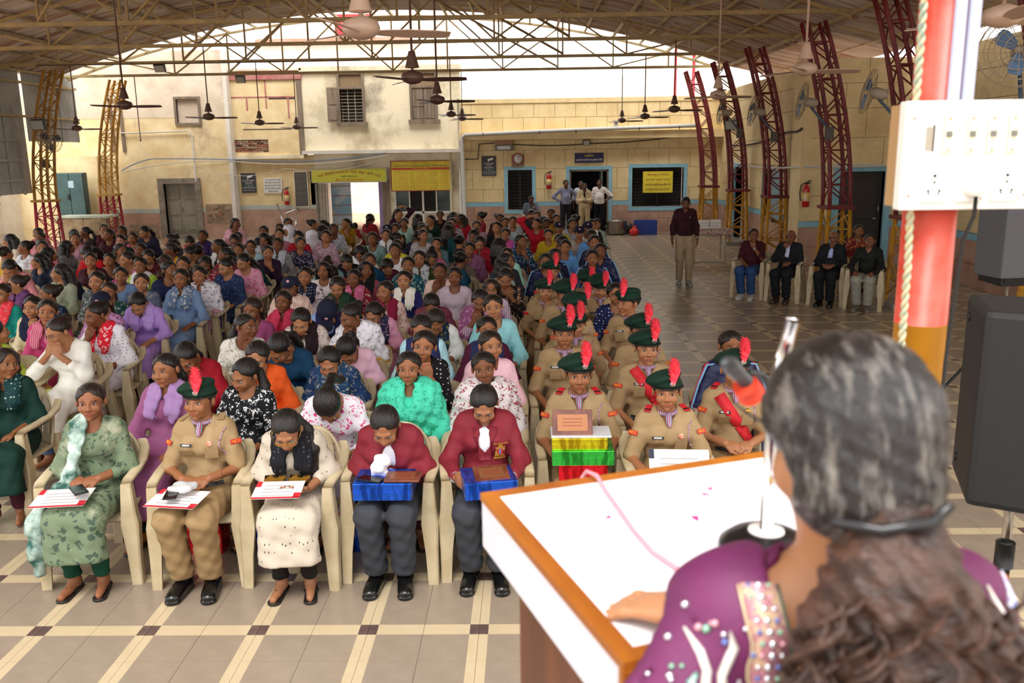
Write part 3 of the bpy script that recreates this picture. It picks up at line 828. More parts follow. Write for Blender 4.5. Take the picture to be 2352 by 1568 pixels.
# ---------------- posed skeleton
HS = A3((1.09, 1.02, .93))
HEAD0 = A3((0,.045,1.115)); PIV = A3((0,.05,.52))
class Pose:
    def __init__(s, lean=0, right=None, left=None, side=0, male=False, stand=False, spread=0.0, legs=None):
        s.male = male; s.stand = stand
        w = 1.12 if male else 1.0
        R = rotx(math.radians(lean)) @ roty(math.radians(side)); s.R = R
        dz = .0
        s.T = lambda p: PIV + R@(A3(p)-PIV)
        s.head = s.T(HEAD0); s.neck = s.T((0,.075,.985))
        s.sh = [s.T((sx*.136*w,.08,.93)) for sx in (-1, 1)]
        s.w = w
        s.arms = []     # (shoulder, elbow, wrist, hand dir, palm normal, thumb side, curl)
        for i, spec in enumerate((right or 'lap', left or 'lap')):
            sx = (-1, 1)[i]
            s.arms.append((s.sh[i],) + s.armspec(spec, sx))
        kn = .10+spread
        s.hip = [A3((sx*.085,.03,.51)) for sx in (-1, 1)]
        s.knee = [A3((sx*kn,-.40,.515)) for sx in (-1, 1)]
        s.ank = [A3((sx*(kn-.015),-.29,.085)) for sx in (-1, 1)]
        s.toe = [A3((sx*(kn+.01),-.45,.03)) for sx in (-1, 1)]
        if legs: s.knee, s.ank, s.toe = [[A3(p) for p in q] for q in legs]
    def armspec(s, spec, sx):
        m = lambda *p: A3((sx*p[0], p[1], p[2]))
        if isinstance(spec, tuple): return spec
        if spec == 'lap':   return (m(.212,.02,.685), m(.09,-.185,.635), m(-.75,-.62,-.25), m(0,-.3,-1), m(.55,-.8,0), .55)
        if spec == 'thigh': return (m(.232,.035,.68), m(.14,-.2,.625), m(-.35,-.9,-.22), m(0,.15,-1), m(-.9,.35,0), .3)
        if spec == 'knee':  return (m(.25,-.14,.68), m(.13,-.34,.625), m(-.25,-.9,-.25), m(0,.15,-1), m(-.9,.3,0), .35)
        if spec == 'box':   return (m(.235,-.02,.70), m(.17,-.25,.68), m(-.35,-.93,-.05), m(-1,.3,0), m(0,.1,1), .4)
        if spec == 'phone': return (m(.215,-.06,.70), m(.1,-.25,.655), m(-.6,-.75,.05), m(-.3,.1,1), m(.5,-.5,.3), .6)
        if spec == 'chin':
            h = s.head; c = h + A3((sx*.028,-.1,-.125))
            wr = c + A3((sx*.03,-.0,-.085)); el = A3((sx*.2, (s.sh[1][1])-.2, .735 if not s.stand else .98))
            return (el, wr, m(-.2,.02,1), m(-.3,1,0), m(-.8,-.3,.1), 1.1)
        if spec == 'face':
            h = s.head; c = h + A3((sx*.02,-.115,-.09)); wr = c + A3((sx*.035,-.03,-.1)); el = A3((sx*.235, s.sh[1][1]-.16, .745))
            return (el, wr, m(-.35,.15,1), m(-.5,1,0), m(-.5,-.6,.2), .8)
        if spec == 'crown':
            h = s.head; return (h+m(.33,.02,.06), h+m(.13,.0,.15), m(-.9,.0,.1), m(-.2,0,-1), m(0,-1,.2), .4)
        if spec == 'hang':  return (m(.225,.09,.66), m(.235,.02,.43), m(0,-.15,-1), m(-1,0,0), m(0,-1,-.2), .35)
        if spec == 'hip':   return (m(.38,.12,.72), m(.2,.02,.60), m(-.8,-.3,-.35), m(-1,0,.2), m(0,1,.2), .4)
        if spec == 'clasp': return (m(.218,.0,.69), m(.085,-.16,.68), m(-.85,-.4,-.1), m(0,.4,-.9), m(.1,-.4,.9), .7)
    def torso(s, inf=0.0, bust=True):
        w = s.w; T = s.T; R = s.R; i = inf
        P = [ell(T((0,.075,.86)), (.128*w+i,.09*w+i,.14+i), R), ell(T((0,.072,.71)), (.12*w+i,.09*w+i,.15+i), R), ell(T((0,.045,.555)), (.162+i,.13+i,.112+i)),
             cap(T((-.098*w,.08,.935)), T((.098*w,.08,.935)), .048+i), cap(T((0,.085,.94)), T((0,.075,.985)), .07+i*.6, .05+i*.5)]
        if bust and not s.male: P += [ell(T((.064,-.008,.845)), (.058+i,.052+i,.058+i), R), ell(T((-.064,-.008,.845)), (.058+i,.052+i,.058+i), R)]
        elif s.male: P += [ell(T((0,-.02,.7)), (.11+i,.075+i,.12+i), R)]
        return P
    def body_prims(s):
        P = s.torso(-.012) + [cap(s.neck, s.head+A3((0,.02,-.05)), .052, .046)]
        for (sh, el, wr, d, n, t, c) in s.arms:
            P += [cap(sh, el, .041*s.w, .034*s.w), cap(el, wr, .034*s.w, .0245*s.w)]
        if not s.stand:
            for i in (0, 1):
                P += [cap(s.hip[i], s.knee[i], .078, .055), cap(s.knee[i], s.ank[i], .05, .033), cap(s.ank[i]+A3((0,.02,-.035)), s.toe[i], .036, .024)]
        return P
    def hand_fn(s, i, fat=1.0):
        sh, el, wr, d, n, t, curl = s.arms[i]
        d = d/np.linalg.norm(d); n = n-d*(n@d); n = n/np.linalg.norm(n); t = t-d*(t@d)-n*(t@n); t = t/np.linalg.norm(t)
        R = np.stack([t, d, n], 1)
        P = [cap(el+(wr-el)*.6, wr, .03*s.w, .026*s.w), ell(wr+d*.048, (.039*s.w,.052,.0165*fat), R)]
        for off, L in ((.0285, .064), (.0098, .073), (-.009, .068), (-.027, .052)):
            b = wr + d*.085 + t*off*s.w; c1 = curl*.8; c2 = curl*1.7
            m1 = b + (d*math.cos(c1)+n*math.sin(c1))*L*.5; m2 = m1 + (d*math.cos(c2)+n*math.sin(c2))*L*.5
            P += [cap(b-d*.02, m1, .0092*fat, .0085*fat), cap(m1, m2, .0085*fat, .007*fat)]
        b = wr + d*.022 + t*.028; m1 = b + t*.022 + d*.032 + n*.012; m2 = m1 + d*.034 + n*.01 - t*.004
        P += [cap(b, m1, .0125*fat, .0105*fat), cap(m1, m2, .0105*fat, .0085*fat)]
        c = wr+d*.07
        return union(P, .007), c

_body = {}
def body_parts(pk, pose, lod):
    k = (pk, lod)
    if k in _body: return _body[k]
    out = []
    fn = union(pose.body_prims(), .04)
    lo = np.array((-.36, -.62 if not pose.stand else -.4, .0 if not pose.stand else .4)); hi = np.array((.36, .26, 1.12))
    for a in pose.arms:
        for p in a[:3]: lo = np.minimum(lo, p-.08); hi = np.maximum(hi, p+.08)
    hi[2] = max(1.1, min(hi[2], 1.35))
    lo[1] = min(lo[1], pose.head[1]-.15)
    v, f = nets(fn, lo, hi, .0235 if lod == 0 else .031)
    ax = pose.head - pose.neck; L = np.linalg.norm(ax); ax = ax/L
    q = v-pose.neck; t = q@ax; rad = np.linalg.norm(q-t[:, None]*ax, axis=1)
    w = smooth3(t/L, .1, .75)*(rad < .075)
    out.append((v, f, np.zeros(len(f), int), w))
    for i in (0, 1):
        hf, c = pose.hand_fn(i, 1.0 if lod == 0 else 1.25)
        v, f = nets(hf, c-.125, c+.125, .0066 if lod == 0 else .012)
        out.append((v, f, np.zeros(len(f), int), np.zeros(len(v), np.float32)))
    _body[k] = out
    return out
def head_matrix(pose, yaw, pitch, roll=0):
    piv = pose.head + A3((0,.03,-.085))
    R = rotz(math.radians(yaw)) @ rotx(math.radians(pitch)) @ roty(math.radians(roll))
    return piv, R
_bm = {}
def body_mesh(pk, pose, lod, yaw, pitch, roll=0):
    key = (pk, lod, yaw, pitch, roll)
    if key in _bm: return _bm[key]
    piv, R = head_matrix(pose, yaw, pitch, roll)
    V = []; Fc = []; MI = []; o = 0
    hv, hf, hm = head_mesh(lod, pose.male)
    wv = smooth3(hv[:, 2], -.17, -.08)
    for (v, f, m, w) in [(hv*HS+pose.head, hf, hm, wv)] + body_parts(pk, pose, lod):
        q = (v-piv)@R.T + piv
        V.append(v*(1-w[:, None]) + q*w[:, None]); Fc.append(f+o); MI.append(m); o += len(v)
    me = mesh_np('person', np.concatenate(V), np.concatenate(Fc), True, np.concatenate(MI))
    _bm[key] = me
    return me

# ---------------- clothes
def wrinkle(Q, a=.0025):
    return a*(np.sin(Q[:, 2]*70+Q[:, 0]*25+np.sin(Q[:, 1]*30)*1.5) + np.sin(Q[:, 0]*55-Q[:, 2]*38+Q[:, 1]*48))
_cl = {}
def cloth(kind, pk, pose, h=.015):
    key = (kind, pk)
    if key in _cl: return _cl[key]
    T = pose.T
    neck_cut = [cap(pose.neck+A3((0,-.0,.08)), T((0,.045,.972)), .062)]
    lo = np.array((-.34, -.5, .2)); hi = np.array((.34, .3, 1.08))
    for a in pose.arms:
        for p in a[:2]: lo = np.minimum(lo, p-.1); hi = np.maximum(hi, p+.1)
        if kind in ('jacket', 'blazer', 'shirt_long', 'kurta'): lo = np.minimum(lo, a[2]-.08); hi = np.maximum(hi, a[2]+.08)
    lo[1] = min(lo[1], pose.head[1]-.15)
    def sleeves(ru, rl, frac):
        P = []
        for (sh, el, wr, d, n, t, c) in pose.arms:
            if frac <= 1: P += [cap(sh, sh+(el-sh)*frac, ru, ru*.98)]
            else: P += [cap(sh, el, ru, (ru+rl)/2), cap(el, el+(wr-el)*(frac-1), (ru+rl)/2, rl)]
        return P
    cuts = None; amp = .0025
    if kind == 'kurta':
        P = pose.torso(.01) + sleeves(.053*pose.w, .042, 1.5)
        for i in (0, 1): P += [cap(pose.hip[i], pose.knee[i]+A3((0,.03,.0)), .105, .082), cap(pose.knee[i]+A3((0,-.01,-.02)), pose.knee[i]+A3((0,-.03,-.25)), .07, .085)]
        P += [cap((0,0,.5), (0,-.4,.525), .085, .075), cap((0,-.42,.5), (0,-.44,.26), .06, .07)]
        k = .06; neck_cut += [ell(T((0,-.02,.975)), (.06,.09,.05))]; bot = .265
        lo[1] = min(lo[1], -.56); lo[2] = .24
    elif kind in ('shirt', 'shirt_long'):
        P = pose.torso(.013) + (sleeves(.057*pose.w, .055, .92) if kind == 'shirt' else sleeves(.053*pose.w, .038, 1.93))
        k = .05; bot = .5; lo[2] = .46; neck_cut = [cap(pose.neck+A3((0,-.0,.08)), T((0,.05,.985)), .058)]; neck_cut += [ell(T((0,-.03,.975)), (.028,.08,.06))]
    elif kind == 'jacket':
        P = pose.torso(.024) + sleeves(.063*pose.w, .046, 1.95); k = .05; bot = .5; lo[2] = .46; amp = .004
        neck_cut += [ell(T((0,-.04,.98)), (.03,.08,.06))]
    elif kind == 'blazer':
        P = pose.torso(.024) + sleeves(.06*pose.w, .043, 1.9); k = .05; bot = .47; lo[2] = .43
        neck_cut += [ell(T((0,-.1,.90)), (.052,.09,.14), pose.R)]
    elif kind == 'undershirt':
        P = pose.torso(.008); k = .05; bot = .5; lo[2] = .46
    elif kind == 'vest':
        P = pose.torso(.026); k = .05; bot = .52; lo[2] = .48; neck_cut += [ell(T((0,-.06,.95)), (.05,.09,.09))]
    elif kind == 'shawl':
        P = pose.torso(.028) + sleeves(.07, .07, .98); k = .09; bot = .6; lo[2] = .56; amp = .006; neck_cut += [ell(T((0,-.1,.955)), (.035,.11,.1), pose.R)]
    fn0 = union(P, k); nc = union(neck_cut, .02)
    def fn(Q):
        d = fn0(Q) + wrinkle(Q, amp)
        d = -smin(-d, nc(Q), .012)
        d = np.maximum(d, bot-Q[:, 2])
        if kind == 'shawl':
            d = np.maximum(d, .62 + .25*np.abs(Q[:, 0]) - Q[:, 2])
        return d
    v, f = nets(fn, lo, hi, h)
    me = mesh_np(kind, v, f, True)
    _cl[key] = me; _cl[key+('fn',)] = fn
    return me
def largest(v, f):
    lab = np.arange(len(v))
    while True:
        m = lab[f].min(1); new = lab.copy(); np.minimum.at(new, f.ravel(), np.repeat(m, f.shape[1]))
        new = new[new]
        if (new == lab).all(): break
        lab = new
    ids, cnt = np.unique(lab[f[:, 0]], return_counts=True); keep = lab[f[:, 0]] == ids[cnt.argmax()]
    f = f[keep]; used = np.unique(f); mp = np.full(len(v), -1); mp[used] = np.arange(len(used))
    return v[used], mp[f]
def scarf_mesh(pk, pose):
    key = ('scarf', pk)
    if key in _cl: return _cl[key]
    T = pose.T; base = union(pose.torso(.034), .06)
    tube = union(chain([T((-.085,-.14,.62)), T((-.082,-.13,.8)), T((-.075,-.05,.94)), T((-.062,.06,1.0)), T((0,.13,1.0)), T((.062,.06,1.0)), T((.075,-.05,.94)), T((.082,-.13,.8)), T((.085,-.14,.66))], [.056]*9), .03)
    inner = union(pose.torso(.006), .06); nc = cap(pose.neck+A3((0,0,.08)), T((0,.05,.975)), .058)
    def fn(Q):
        d = np.maximum(base(Q), tube(Q)) + wrinkle(Q, .0035) + .0025*np.sin(Q[:, 0]*190)
        return np.maximum(np.maximum(d, -inner(Q)), -nc(Q))
    lo = np.minimum(A3((-.2,-.3,.56)), pose.head-A3((.2,.25,.6))); hi = np.maximum(A3((.2,.3,1.08)), pose.head+A3((.2,.25,0)))
    v, f = largest(*nets(fn, lo, hi, .0125))
    _cl[key] = mesh_np('scarf', v, f, True)
    return _cl[key]
def trousers_mesh(kind='loose', legs=None):
    key = ('legs', kind)
    if key in _cl: return _cl[key]
    p = Pose(legs=legs) if legs else Pose()
    r = (.1, .083, .07) if kind != 'slim' else (.088, .064, .047)
    P = [ell((0,.045,.545), (.18,.14,.1))]
    for i in (0, 1): P += [cap(p.hip[i], p.knee[i], r[0], r[1]), cap(p.knee[i], p.ank[i]+A3((0,0,.0)), r[1], r[2])]
    f0 = union(P, .035)
    fn = lambda Q: np.maximum(np.maximum(f0(Q) + wrinkle(Q, .003), .1-Q[:, 2]), Q[:, 2]-.6)
    lo = A3((-.3,-.66,.08)); hi = A3((.3,.22,.66))
    v, f = nets(fn, lo, hi, .015)
    _cl[key] = mesh_np('trousers', v, f, True)
    return _cl[key]
_shoe = {}
def shoe_mesh(kind):
    if kind in _shoe: return _shoe[kind]
    if kind == 'shoe':   # heel at origin, toe towards -Y
        up = union([ell((0,-.01,.05), (.046,.062,.056)), ell((0,-.09,.045), (.048,.085,.046)), ell((0,-.165,.034), (.047,.06,.036)), cap((0,-.01,.06), (0,-.02,.105), .044, .046)], .03)
        sole = union([cap((0,.0,.012), (0,-.18,.012), .046, .049)], .01)
        fn = lambda Q: np.minimum(np.maximum(up(Q), .012-Q[:, 2]), np.maximum(sole(Q), np.abs(Q[:, 2]-.01)-.011))
        v, f = nets(fn, (-.07,-.26,-.01), (.07,.08,.15), .007)
    else:
        sole = union([cap((0,.005,.008), (0,-.18,.008), .034, .041)], .01)
        strap = union([cap((-.038,-.06,.02), (0,-.13,.05), .01), cap((.038,-.06,.02), (0,-.13,.05), .01), cap((0,-.13,.05), (0,-.165,.02), .007)], .008)
        fn = lambda Q: np.minimum(np.maximum(sole(Q), np.abs(Q[:, 2]-.008)-.009), strap(Q))
        v, f = nets(fn, (-.07,-.24,-.01), (.07,.06,.08), .006)
    _shoe[kind] = mesh_np(kind, v, f, True)
    return _shoe[kind]

# ---------------- hair and headgear (head frame)
_hair = {}
def hair_mesh(st):
    if st in _hair: return _hair[st]
    big = ell((0,.0225,.0385), (.0815,.1,.0885)); win = union([ell((0,-.128,-.034), (.066,.094,.074)), ell((0,-.118,.016), (.047,.096,.09))], .025); skull = ell((0,.018,.035), (.06,.08,.073))
    extra = []; cut_side = True; h = .0085; lo = [-.13,-.13,-.14]; hi = [.13,.2,.15]
    if st in ('p', 'k'): extra = [ell((0,.118,.025), (.03,.028,.03))] + chain([(0,.125,.01), (0,.165,-.09), (0,.15,-.24), (0,.135,-.36)], [.024,.034,.03,.012]); lo[2] = -.4
    elif st == 'b': extra = [ell((0,.11,-.03), (.035,.03,.03))] + chain([(0,.12,-.04), (.01,.135,-.16), (.0,.125,-.3)], [.024,.021,.012]); lo[2] = -.34
    elif st == 'u': extra = [ell((0,.112,.065), (.046,.042,.042)), ell((.012,.12,.085), (.03,.03,.03))]
    elif st == 'f': extra = chain([(.03,.11,-.03), (.085,.07,-.12), (.115,-.02,-.2), (.105,-.1,-.32), (.09,-.12,-.46)], [.03,.034,.036,.034,.016]); lo[2] = -.5; lo[1] = -.18; hi[0] = .17
    elif st == 'l':
        cut_side = False
        for sx in (-1, 1): extra += chain([(sx*.068,-.005,.06), (sx*.082,.03,-.05), (sx*.085,.05,-.17), (sx*.08,.07,-.3)], [.018,.024,.03,.018])
        extra += chain([(0,.1,.0), (0,.125,-.15), (0,.13,-.34)], [.06,.06,.03]) + chain([(.05,.095,.0), (.055,.115,-.15), (.05,.12,-.32)], [.045,.045,.02]) + chain([(-.05,.095,.0), (-.055,.115,-.15), (-.05,.12,-.32)], [.045,.045,.02])
        lo[2] = -.42; hi[1] = .22
    elif st == 'm':
        big = ell((0,.022,.043), (.0785,.096,.0855)); win = union([ell((0,-.118,-.03), (.07,.1,.09)), ell((0,-.112,.02), (.052,.095,.088))], .02)
    elif st == 'bald': big = ell((0,.03,.01), (.078,.092,.055)); win = ell((0,-.08,.06), (.07,.13,.12))
    ex = union(extra, .02) if extra else None
    part = cap((0,-.1,.1), (0,.03,.135), .006)
    def fn(Q):
        d = np.maximum(big(Q), -win(Q))
        if cut_side: d = np.maximum(d, -(Q[:, 2] + .95*Q[:, 1] - .002)*.7)
        else: d = np.maximum(d, -(Q[:, 2]+.1))
        if ex is not None: d = smin(d, ex(Q), .02)
        d = d + .0016*np.sin(Q[:, 0]*260+Q[:, 1]*120) * (1 if st not in ('m', 'bald') else .4)
        return np.maximum(d, -skull(Q)) if st != 'bald' else d
    v, f = nets(fn, lo, hi, h)
    _hair[st] = mesh_np('hair', v, f, True)
    return _hair[st]
def hijab_mesh():
    if 'hij' in _hair: return _hair['hij']
    a = union([ell((0,.02,.035), (.092,.11,.1)), ell((0,-.0,-.05), (.088,.1,.1)), cap((0,.03,-.08), (0,.05,-.2), .09, .12), ell((0,.06,-.24), (.2,.15,.11)), cap((0,.1,-.2), (0,.15,-.55), .13, .16)], .05)
    win = ell((0,-.12,-.02), (.052,.085,.085)); inn = ell((0,.015,.02), (.07,.09,.1))
    fn = lambda Q: np.maximum(np.maximum(a(Q)+wrinkle(Q, .003), -win(Q)), -inn(Q))
    v, f = nets(fn, (-.25,-.16,-.6), (.25,.34,.16), .0125)
    _hair['hij'] = mesh_np('headscarf', v, f, True); return _hair['hij']
def beret_mesh():
    if 'ber' in _hair: return _hair['ber']
    Rb = roty(math.radians(-20)) @ rotx(math.radians(-6))
    a = union([ell((-.022,.015,.1), (.108,.118,.047), Rb), ell((0,.014,.062), (.088,.106,.045))], .03)
    inn = ell((0,.016,.03), (.079,.098,.075))
    fn = lambda Q: np.maximum(np.maximum(a(Q), -inn(Q)), -(Q[:, 2]-.03+.12*Q[:, 1]))
    v, f = nets(fn, (-.16,-.13,.0), (.13,.16,.19), .0075)
    _hair['ber'] = mesh_np('beret', v, f, True)
    b = MB().tube([(.09*math.cos(t), .014+.109*math.sin(t), .043-.12*(.109*math.sin(t))*0) for t in np.linspace(0, 2*PI, 25)], .0062, 6, True, False); _hair['band'] = b.mesh('beret_band')
    sp = MB(); rr = random.Random(3)
    for i in range(260):
        t = rr.random(); ax = Vector((.032+.03*t-.03*t*t, -.098+.012*t, .1+.15*t)); an = rr.uniform(0, 2*PI); rad = .018+.024*math.sin(PI*min(1, t*.9+.12))
        d = Vector((math.cos(an), math.sin(an), .75)).normalized(); L = rad+.012*rr.random()
        u = d.cross(Vector((0, 0, 1))).normalized()*.0055; w = d.cross(u).normalized()*.0055
        p = [ax+u, ax-u*.5+w, ax-u*.5-w, ax+d*L]
        sp.add(p, [[0,1,3],[1,2,3],[2,0,3]], True)
    sp.tube([(.032,-.098,.085), (.045,-.092,.17), (.035,-.088,.25)], [.014,.028,.012], 8)
    _hair['plume'] = sp.mesh('plume')
    _hair['badge'] = MB().lathe([(0,.004), (.012,.005), (.0165,.003), (.0165,-.003)], (0,0,0), 14, M=Matrix.Translation((.03,-.1035,.082)) @ Matrix.Rotation(PI/2+.25, 4, 'X')).mesh('cap_badge')
    return _hair['ber']
def cap_mesh():
    if 'cap' in _hair: return _hair['cap']
    a = ell((0,.02,.05), (.092,.108,.092)); inn = ell((0,.018,.035), (.08,.098,.082))
    vis = ell((0,-.12,.052), (.078,.075,.02), rotx(.25))
    fn = lambda Q: np.minimum(np.maximum(np.maximum(a(Q), -inn(Q)), -(Q[:, 2]-.042+.15*Q[:, 1])), np.maximum(np.maximum(vis(Q), Q[:, 1]+.06), np.abs(Q[:, 2]-.05-.22*(Q[:, 1]+.1)-.9*Q[:, 0]**2*-3)-.006))
    v, f = nets(fn, (-.12,-.22,-.02), (.12,.15,.16), .0075)
    _hair['cap'] = mesh_np('cap', v, f, True)
    _hair['logo'] = MB().lathe([(0,.004), (.016,.003), (.016,-.004)], (0,0,0), 12, M=Matrix.Translation((0,-.083,.095)) @ Matrix.Rotation(PI/2-.45, 4, 'X')).mesh('cap_logo')
    return _hair['cap']
def glasses_mesh():
    if 'gl' in _hair: return _hair['gl']
    b = MB()
    for sx in (-1, 1):
        b.tube([(sx*.033+.021*math.cos(t), -.101+.006*abs(math.cos(t))*(1 if sx*math.cos(t) > 0 else 0), .004+.017*math.sin(t)) for t in np.linspace(0, 2*PI, 15)], .0014, 5, True, False)
        b.tube([(sx*.054,-.096,.008), (sx*.075,-.05,.01), (sx*.079,.015,.006)], .0014, 5)
    b.tube([(-.012,-.102,.008), (0,-.104,.01), (.012,-.102,.008)], .0014, 5)
    _hair['gl'] = b.mesh('glasses'); return _hair['gl']

# ---------------- plastic armchair (shared meshes)
m_plastic = mat('chair_plastic', 'cdbd9c', .42, c2='bba985', scale=5, rnd=True)
_chair = {}
def chair_meshes():
    if _chair: return _chair
    def solid(v, f, th):
        bm = bmesh.new(); vs = [bm.verts.new(p) for p in v]
        for q in f: bm.faces.new([vs[i] for i in q])
        bm.normal_update(); bmesh.ops.solidify(bm, geom=list(bm.faces), thickness=th)
        me = bpy.data.meshes.new('p'); bm.to_mesh(me); bm.free(); me.polygons.foreach_set('use_smooth', np.ones(len(me.polygons), bool)); return me
    # seat
    v = []; f = []; nx, ny_ = 10, 10
    for j in range(ny_+1):
        for i in range(nx+1):
            x = -1+2*i/nx; y = -1+2*j/ny_
            z = .425 - .012*(1-x*x)*(1-y*y) - (.03*max(0, -y-.75)*4)**1 * .9 + .012*max(0, y)
            v.append((x*(.225-.012*y), y*.22-.0, z))
    for j in range(ny_):
        for i in range(nx): a = j*(nx+1)+i; f.append((a, a+1, a+nx+2, a+nx+1))
    _chair['seat'] = solid(v, f, .016)
    # back with slots
    v = []; f = []; nu, nv = 22, 16
    for j in range(nv+1):
        t = j/nv
        for i in range(nu+1):
            u = -1+2*i/nu; hw = .222*(1-.30*max(0, (t-.35)/.65)**3.0)
            top = .835 - .05*abs(u)**2.6
            z = .43 + (top-.43)*t
            v.append((u*hw, .205+.105*t-.075*abs(u)**2.4, z))
    for j in range(nv):
        for i in range(nu):
            t = (j+.5)/nv; k = i-2
            if .18 < t < .8 and 0 <= k <= 17 and k % 4 in (1,): continue
            a = j*(nu+1)+i; f.append((a, a+nu+1, a+nu+2, a+1))
    _chair['backrest'] = solid(v, f, .014)
    for s, nm in ((-1, 'R'), (1, 'L')):
        # armrest: swept flat bar, from the back rail round to the front post
        pts = [(.2, .275, .735), (.235, .2, .70), (.252, .08, .672), (.256, -.06, .66), (.25, -.2, .648), (.247,-.235,.628)]
        b = MB(); vv = []; ff = []
        for (x, y, z) in pts:
            for (dx, dz) in ((-.029,-.012), (.029,-.012), (.03,.006), (.018,.013), (-.018,.013), (-.03,.006)): vv.append((s*(x+dx), y, z+dz))
        for q in range(len(pts)-1):
            for k in range(6): ff.append([q*6+k, q*6+(k+1) % 6, (q+1)*6+(k+1) % 6, (q+1)*6+k])
        ff += [list(range(6)), [(len(pts)-1)*6+k for k in range(6)][::-1]]
        b.add(vv, ff, True); _chair['arm'+nm] = b.mesh('armrest')
        # front leg running up to the arm: L-shaped taper
        b = MB()
        sec = [(0, .262, -.245, .03, .026), (.2, .256, -.235, .036, .03), (.38, .248, -.222, .05, .036), (.44, .245, -.22, .042, .033), (.63, .246, -.222, .029, .026)]
        vv = []; ff = []
        for (z, x, y, hx, hy) in sec:
            for (dx, dy) in ((-hx,-hy), (hx*.75,-hy), (hx,-hy*.7), (hx,hy), (hx*.55,hy), (hx*.55,-hy*.35), (-hx,-hy*.35)): vv.append((s*(x+dx), y+dy, z))
        n = 7
        for q in range(len(sec)-1):
            for k in range(n): ff.append([q*n+k, q*n+(k+1) % n, (q+1)*n+(k+1) % n, (q+1)*n+k])
        ff += [list(range(n)), [(len(sec)-1)*n+k for k in range(n)][::-1]]
        b.add(vv, ff); _chair['front'+nm] = b.mesh('leg')
        b = MB(); vv = []; ff = []
        sec = [(0, .235, .285, .024, .026), (.22, .225, .25, .03, .03), (.43, .205, .205, .036, .03), (.5, .205, .21, .02, .02)]
        for (z, x, y, hx, hy) in sec:
            for (dx, dy) in ((-hx,-hy), (hx,-hy), (hx,hy), (hx*.5,hy), (hx*.4,-hy*.3), (-hx,-hy*.3)): vv.append((s*(x+dx), y+dy, z))
        n = 6
        for q in range(len(sec)-1):
            for k in range(n): ff.append([q*n+k, q*n+(k+1) % n, (q+1)*n+(k+1) % n, (q+1)*n+k])
        ff += [list(range(n)), [(len(sec)-1)*n+k for k in range(n)][::-1]]
        b.add(vv, ff); _chair['rear'+nm] = b.mesh('leg')
        # gusset between seat and front leg
    return _chair
def chair(x, y, rz, label, group='audience chairs', sc=1.0):
    C = chair_meshes(); t = tag(empty('plastic_chair', (x, y, 0), rz), label, 'chair', group); t.scale = (sc,)*3
    for nm, k in (('seat', 'seat'), ('backrest', 'backrest'), ('armrest', 'armR'), ('armrest', 'armL'), ('leg', 'frontR'), ('leg', 'frontL'), ('leg', 'rearR'), ('leg', 'rearL')):
        obj(nm, C[k], m_plastic, t)
    return t
# ================================================================ ASSEMBLING PEOPLE
TONES = ['a9734f', '96613f', '885636', 'a26a48', '7a4a2e']
SPECIAL = {'t0': 'b9826a', 't2': '7c4c30', 't3': '4c2a1e'}
def skin(hexv): return mat('skin_'+hexv, hexv, .5, c2=hexv, bump=.05, bscale=200, spec=.35)
def lips(hexv):
    r, g, b = [int(hexv[i:i+2], 16) for i in (0, 2, 4)]
    return mat('lips_'+hexv, '%02x%02x%02x' % (min(255, int(r*.92+6)), int(g*.72), int(b*.76)), .45)
m_eye = mat('eye_white', 'b8aea6', .35); m_irisd = mat('iris_brow', '120c0a', .45)
m_hair = mat('hair_black', '0c0a09', .42, c2='221a16', scale=9, sharp=.2, stretch=(7, .7, .7), bump=.7, bscale=34, spec=.45)
m_hairb = mat('hair_brown', '140d0a', .42, c2='30211a', scale=9, sharp=.2, stretch=(7, .7, .7), bump=.7, bscale=34, spec=.45)
def fabric(spec):
    t = spec.split(':'); c = t[0]; key = 'fabric_'+spec.replace(':', '_')
    if len(t) == 1:
        r, g, b = [int(c[i:i+2], 16) for i in (0, 2, 4)]
        c2 = '%02x%02x%02x' % tuple(min(255, int(q*1.1+5)) for q in (r, g, b))
        return mat(key, c, .78, c2=c2, scale=7, sharp=.25, bump=.4, bscale=20, spec=.25)
    pat, c2 = t[1], t[2]
    sc = {'floral': 26, 'dots': 34, 'stripe': 16}[pat]; th = {'floral': .34, 'dots': .24, 'stripe': .5}[pat]
    return mat(key, c, .78, c2=c2, pattern=pat, scale=sc, thr=th, bump=.4, bscale=20, spec=.25, rnd=(pat != 'stripe'))
POSES = {
    '0': Pose(3, 'lap', 'lap'), '0b': Pose(-5, 'lap', 'thigh', 3), '1': Pose(9, 'chin', 'lap', -2), '2': Pose(9, 'lap', 'chin', 2),
    '3': Pose(10, 'face', 'face'), '4': Pose(24, 'phone', 'phone'), '4b': Pose(25, 'knee', 'knee', 3), '5': Pose(-3, 'thigh', 'thigh'), '5b': Pose(0, 'clasp', 'clasp'),
    '6': Pose(0, 'lap', 'crown'), '7': Pose(0, 'crown', 'lap'), '8': Pose(2, 'box', 'box'),
    'm1': Pose(6, 'lap', 'chin', 0, True), 'm2': Pose(-3, 'chin', 'clasp', 0, True), 'm3': Pose(-6, 'clasp', 'clasp', 0, True), 'm4': Pose(4, 'knee', 'knee', 0, True),
    's0': Pose(0, 'hang', 'hang', 0, True, True), 's1': Pose(0, 'hip', 'hip', 0, True, True), 's2': Pose(0, 'clasp', 'clasp', 0, True, True), 's3': Pose(0, 'hang', 'hip', 0, True, True),
}
def hm4(pose, yaw, pitch, roll=0):
    piv, R = head_matrix(pose, yaw, pitch, roll)
    M = Matrix.Identity(4)
    for i in range(3):
        for j in range(3): M[i][j] = float(R[i][j])
    t = R@(pose.head-piv) + piv
    for i in range(3): M[i][3] = float(t[i])
    return M @ Matrix.Diagonal((float(HS[0]), float(HS[1]), float(HS[2]), 1))
def headpart(name, me, m, body, M):
    o = obj(name, me, m, body); o.matrix_local = M; return o
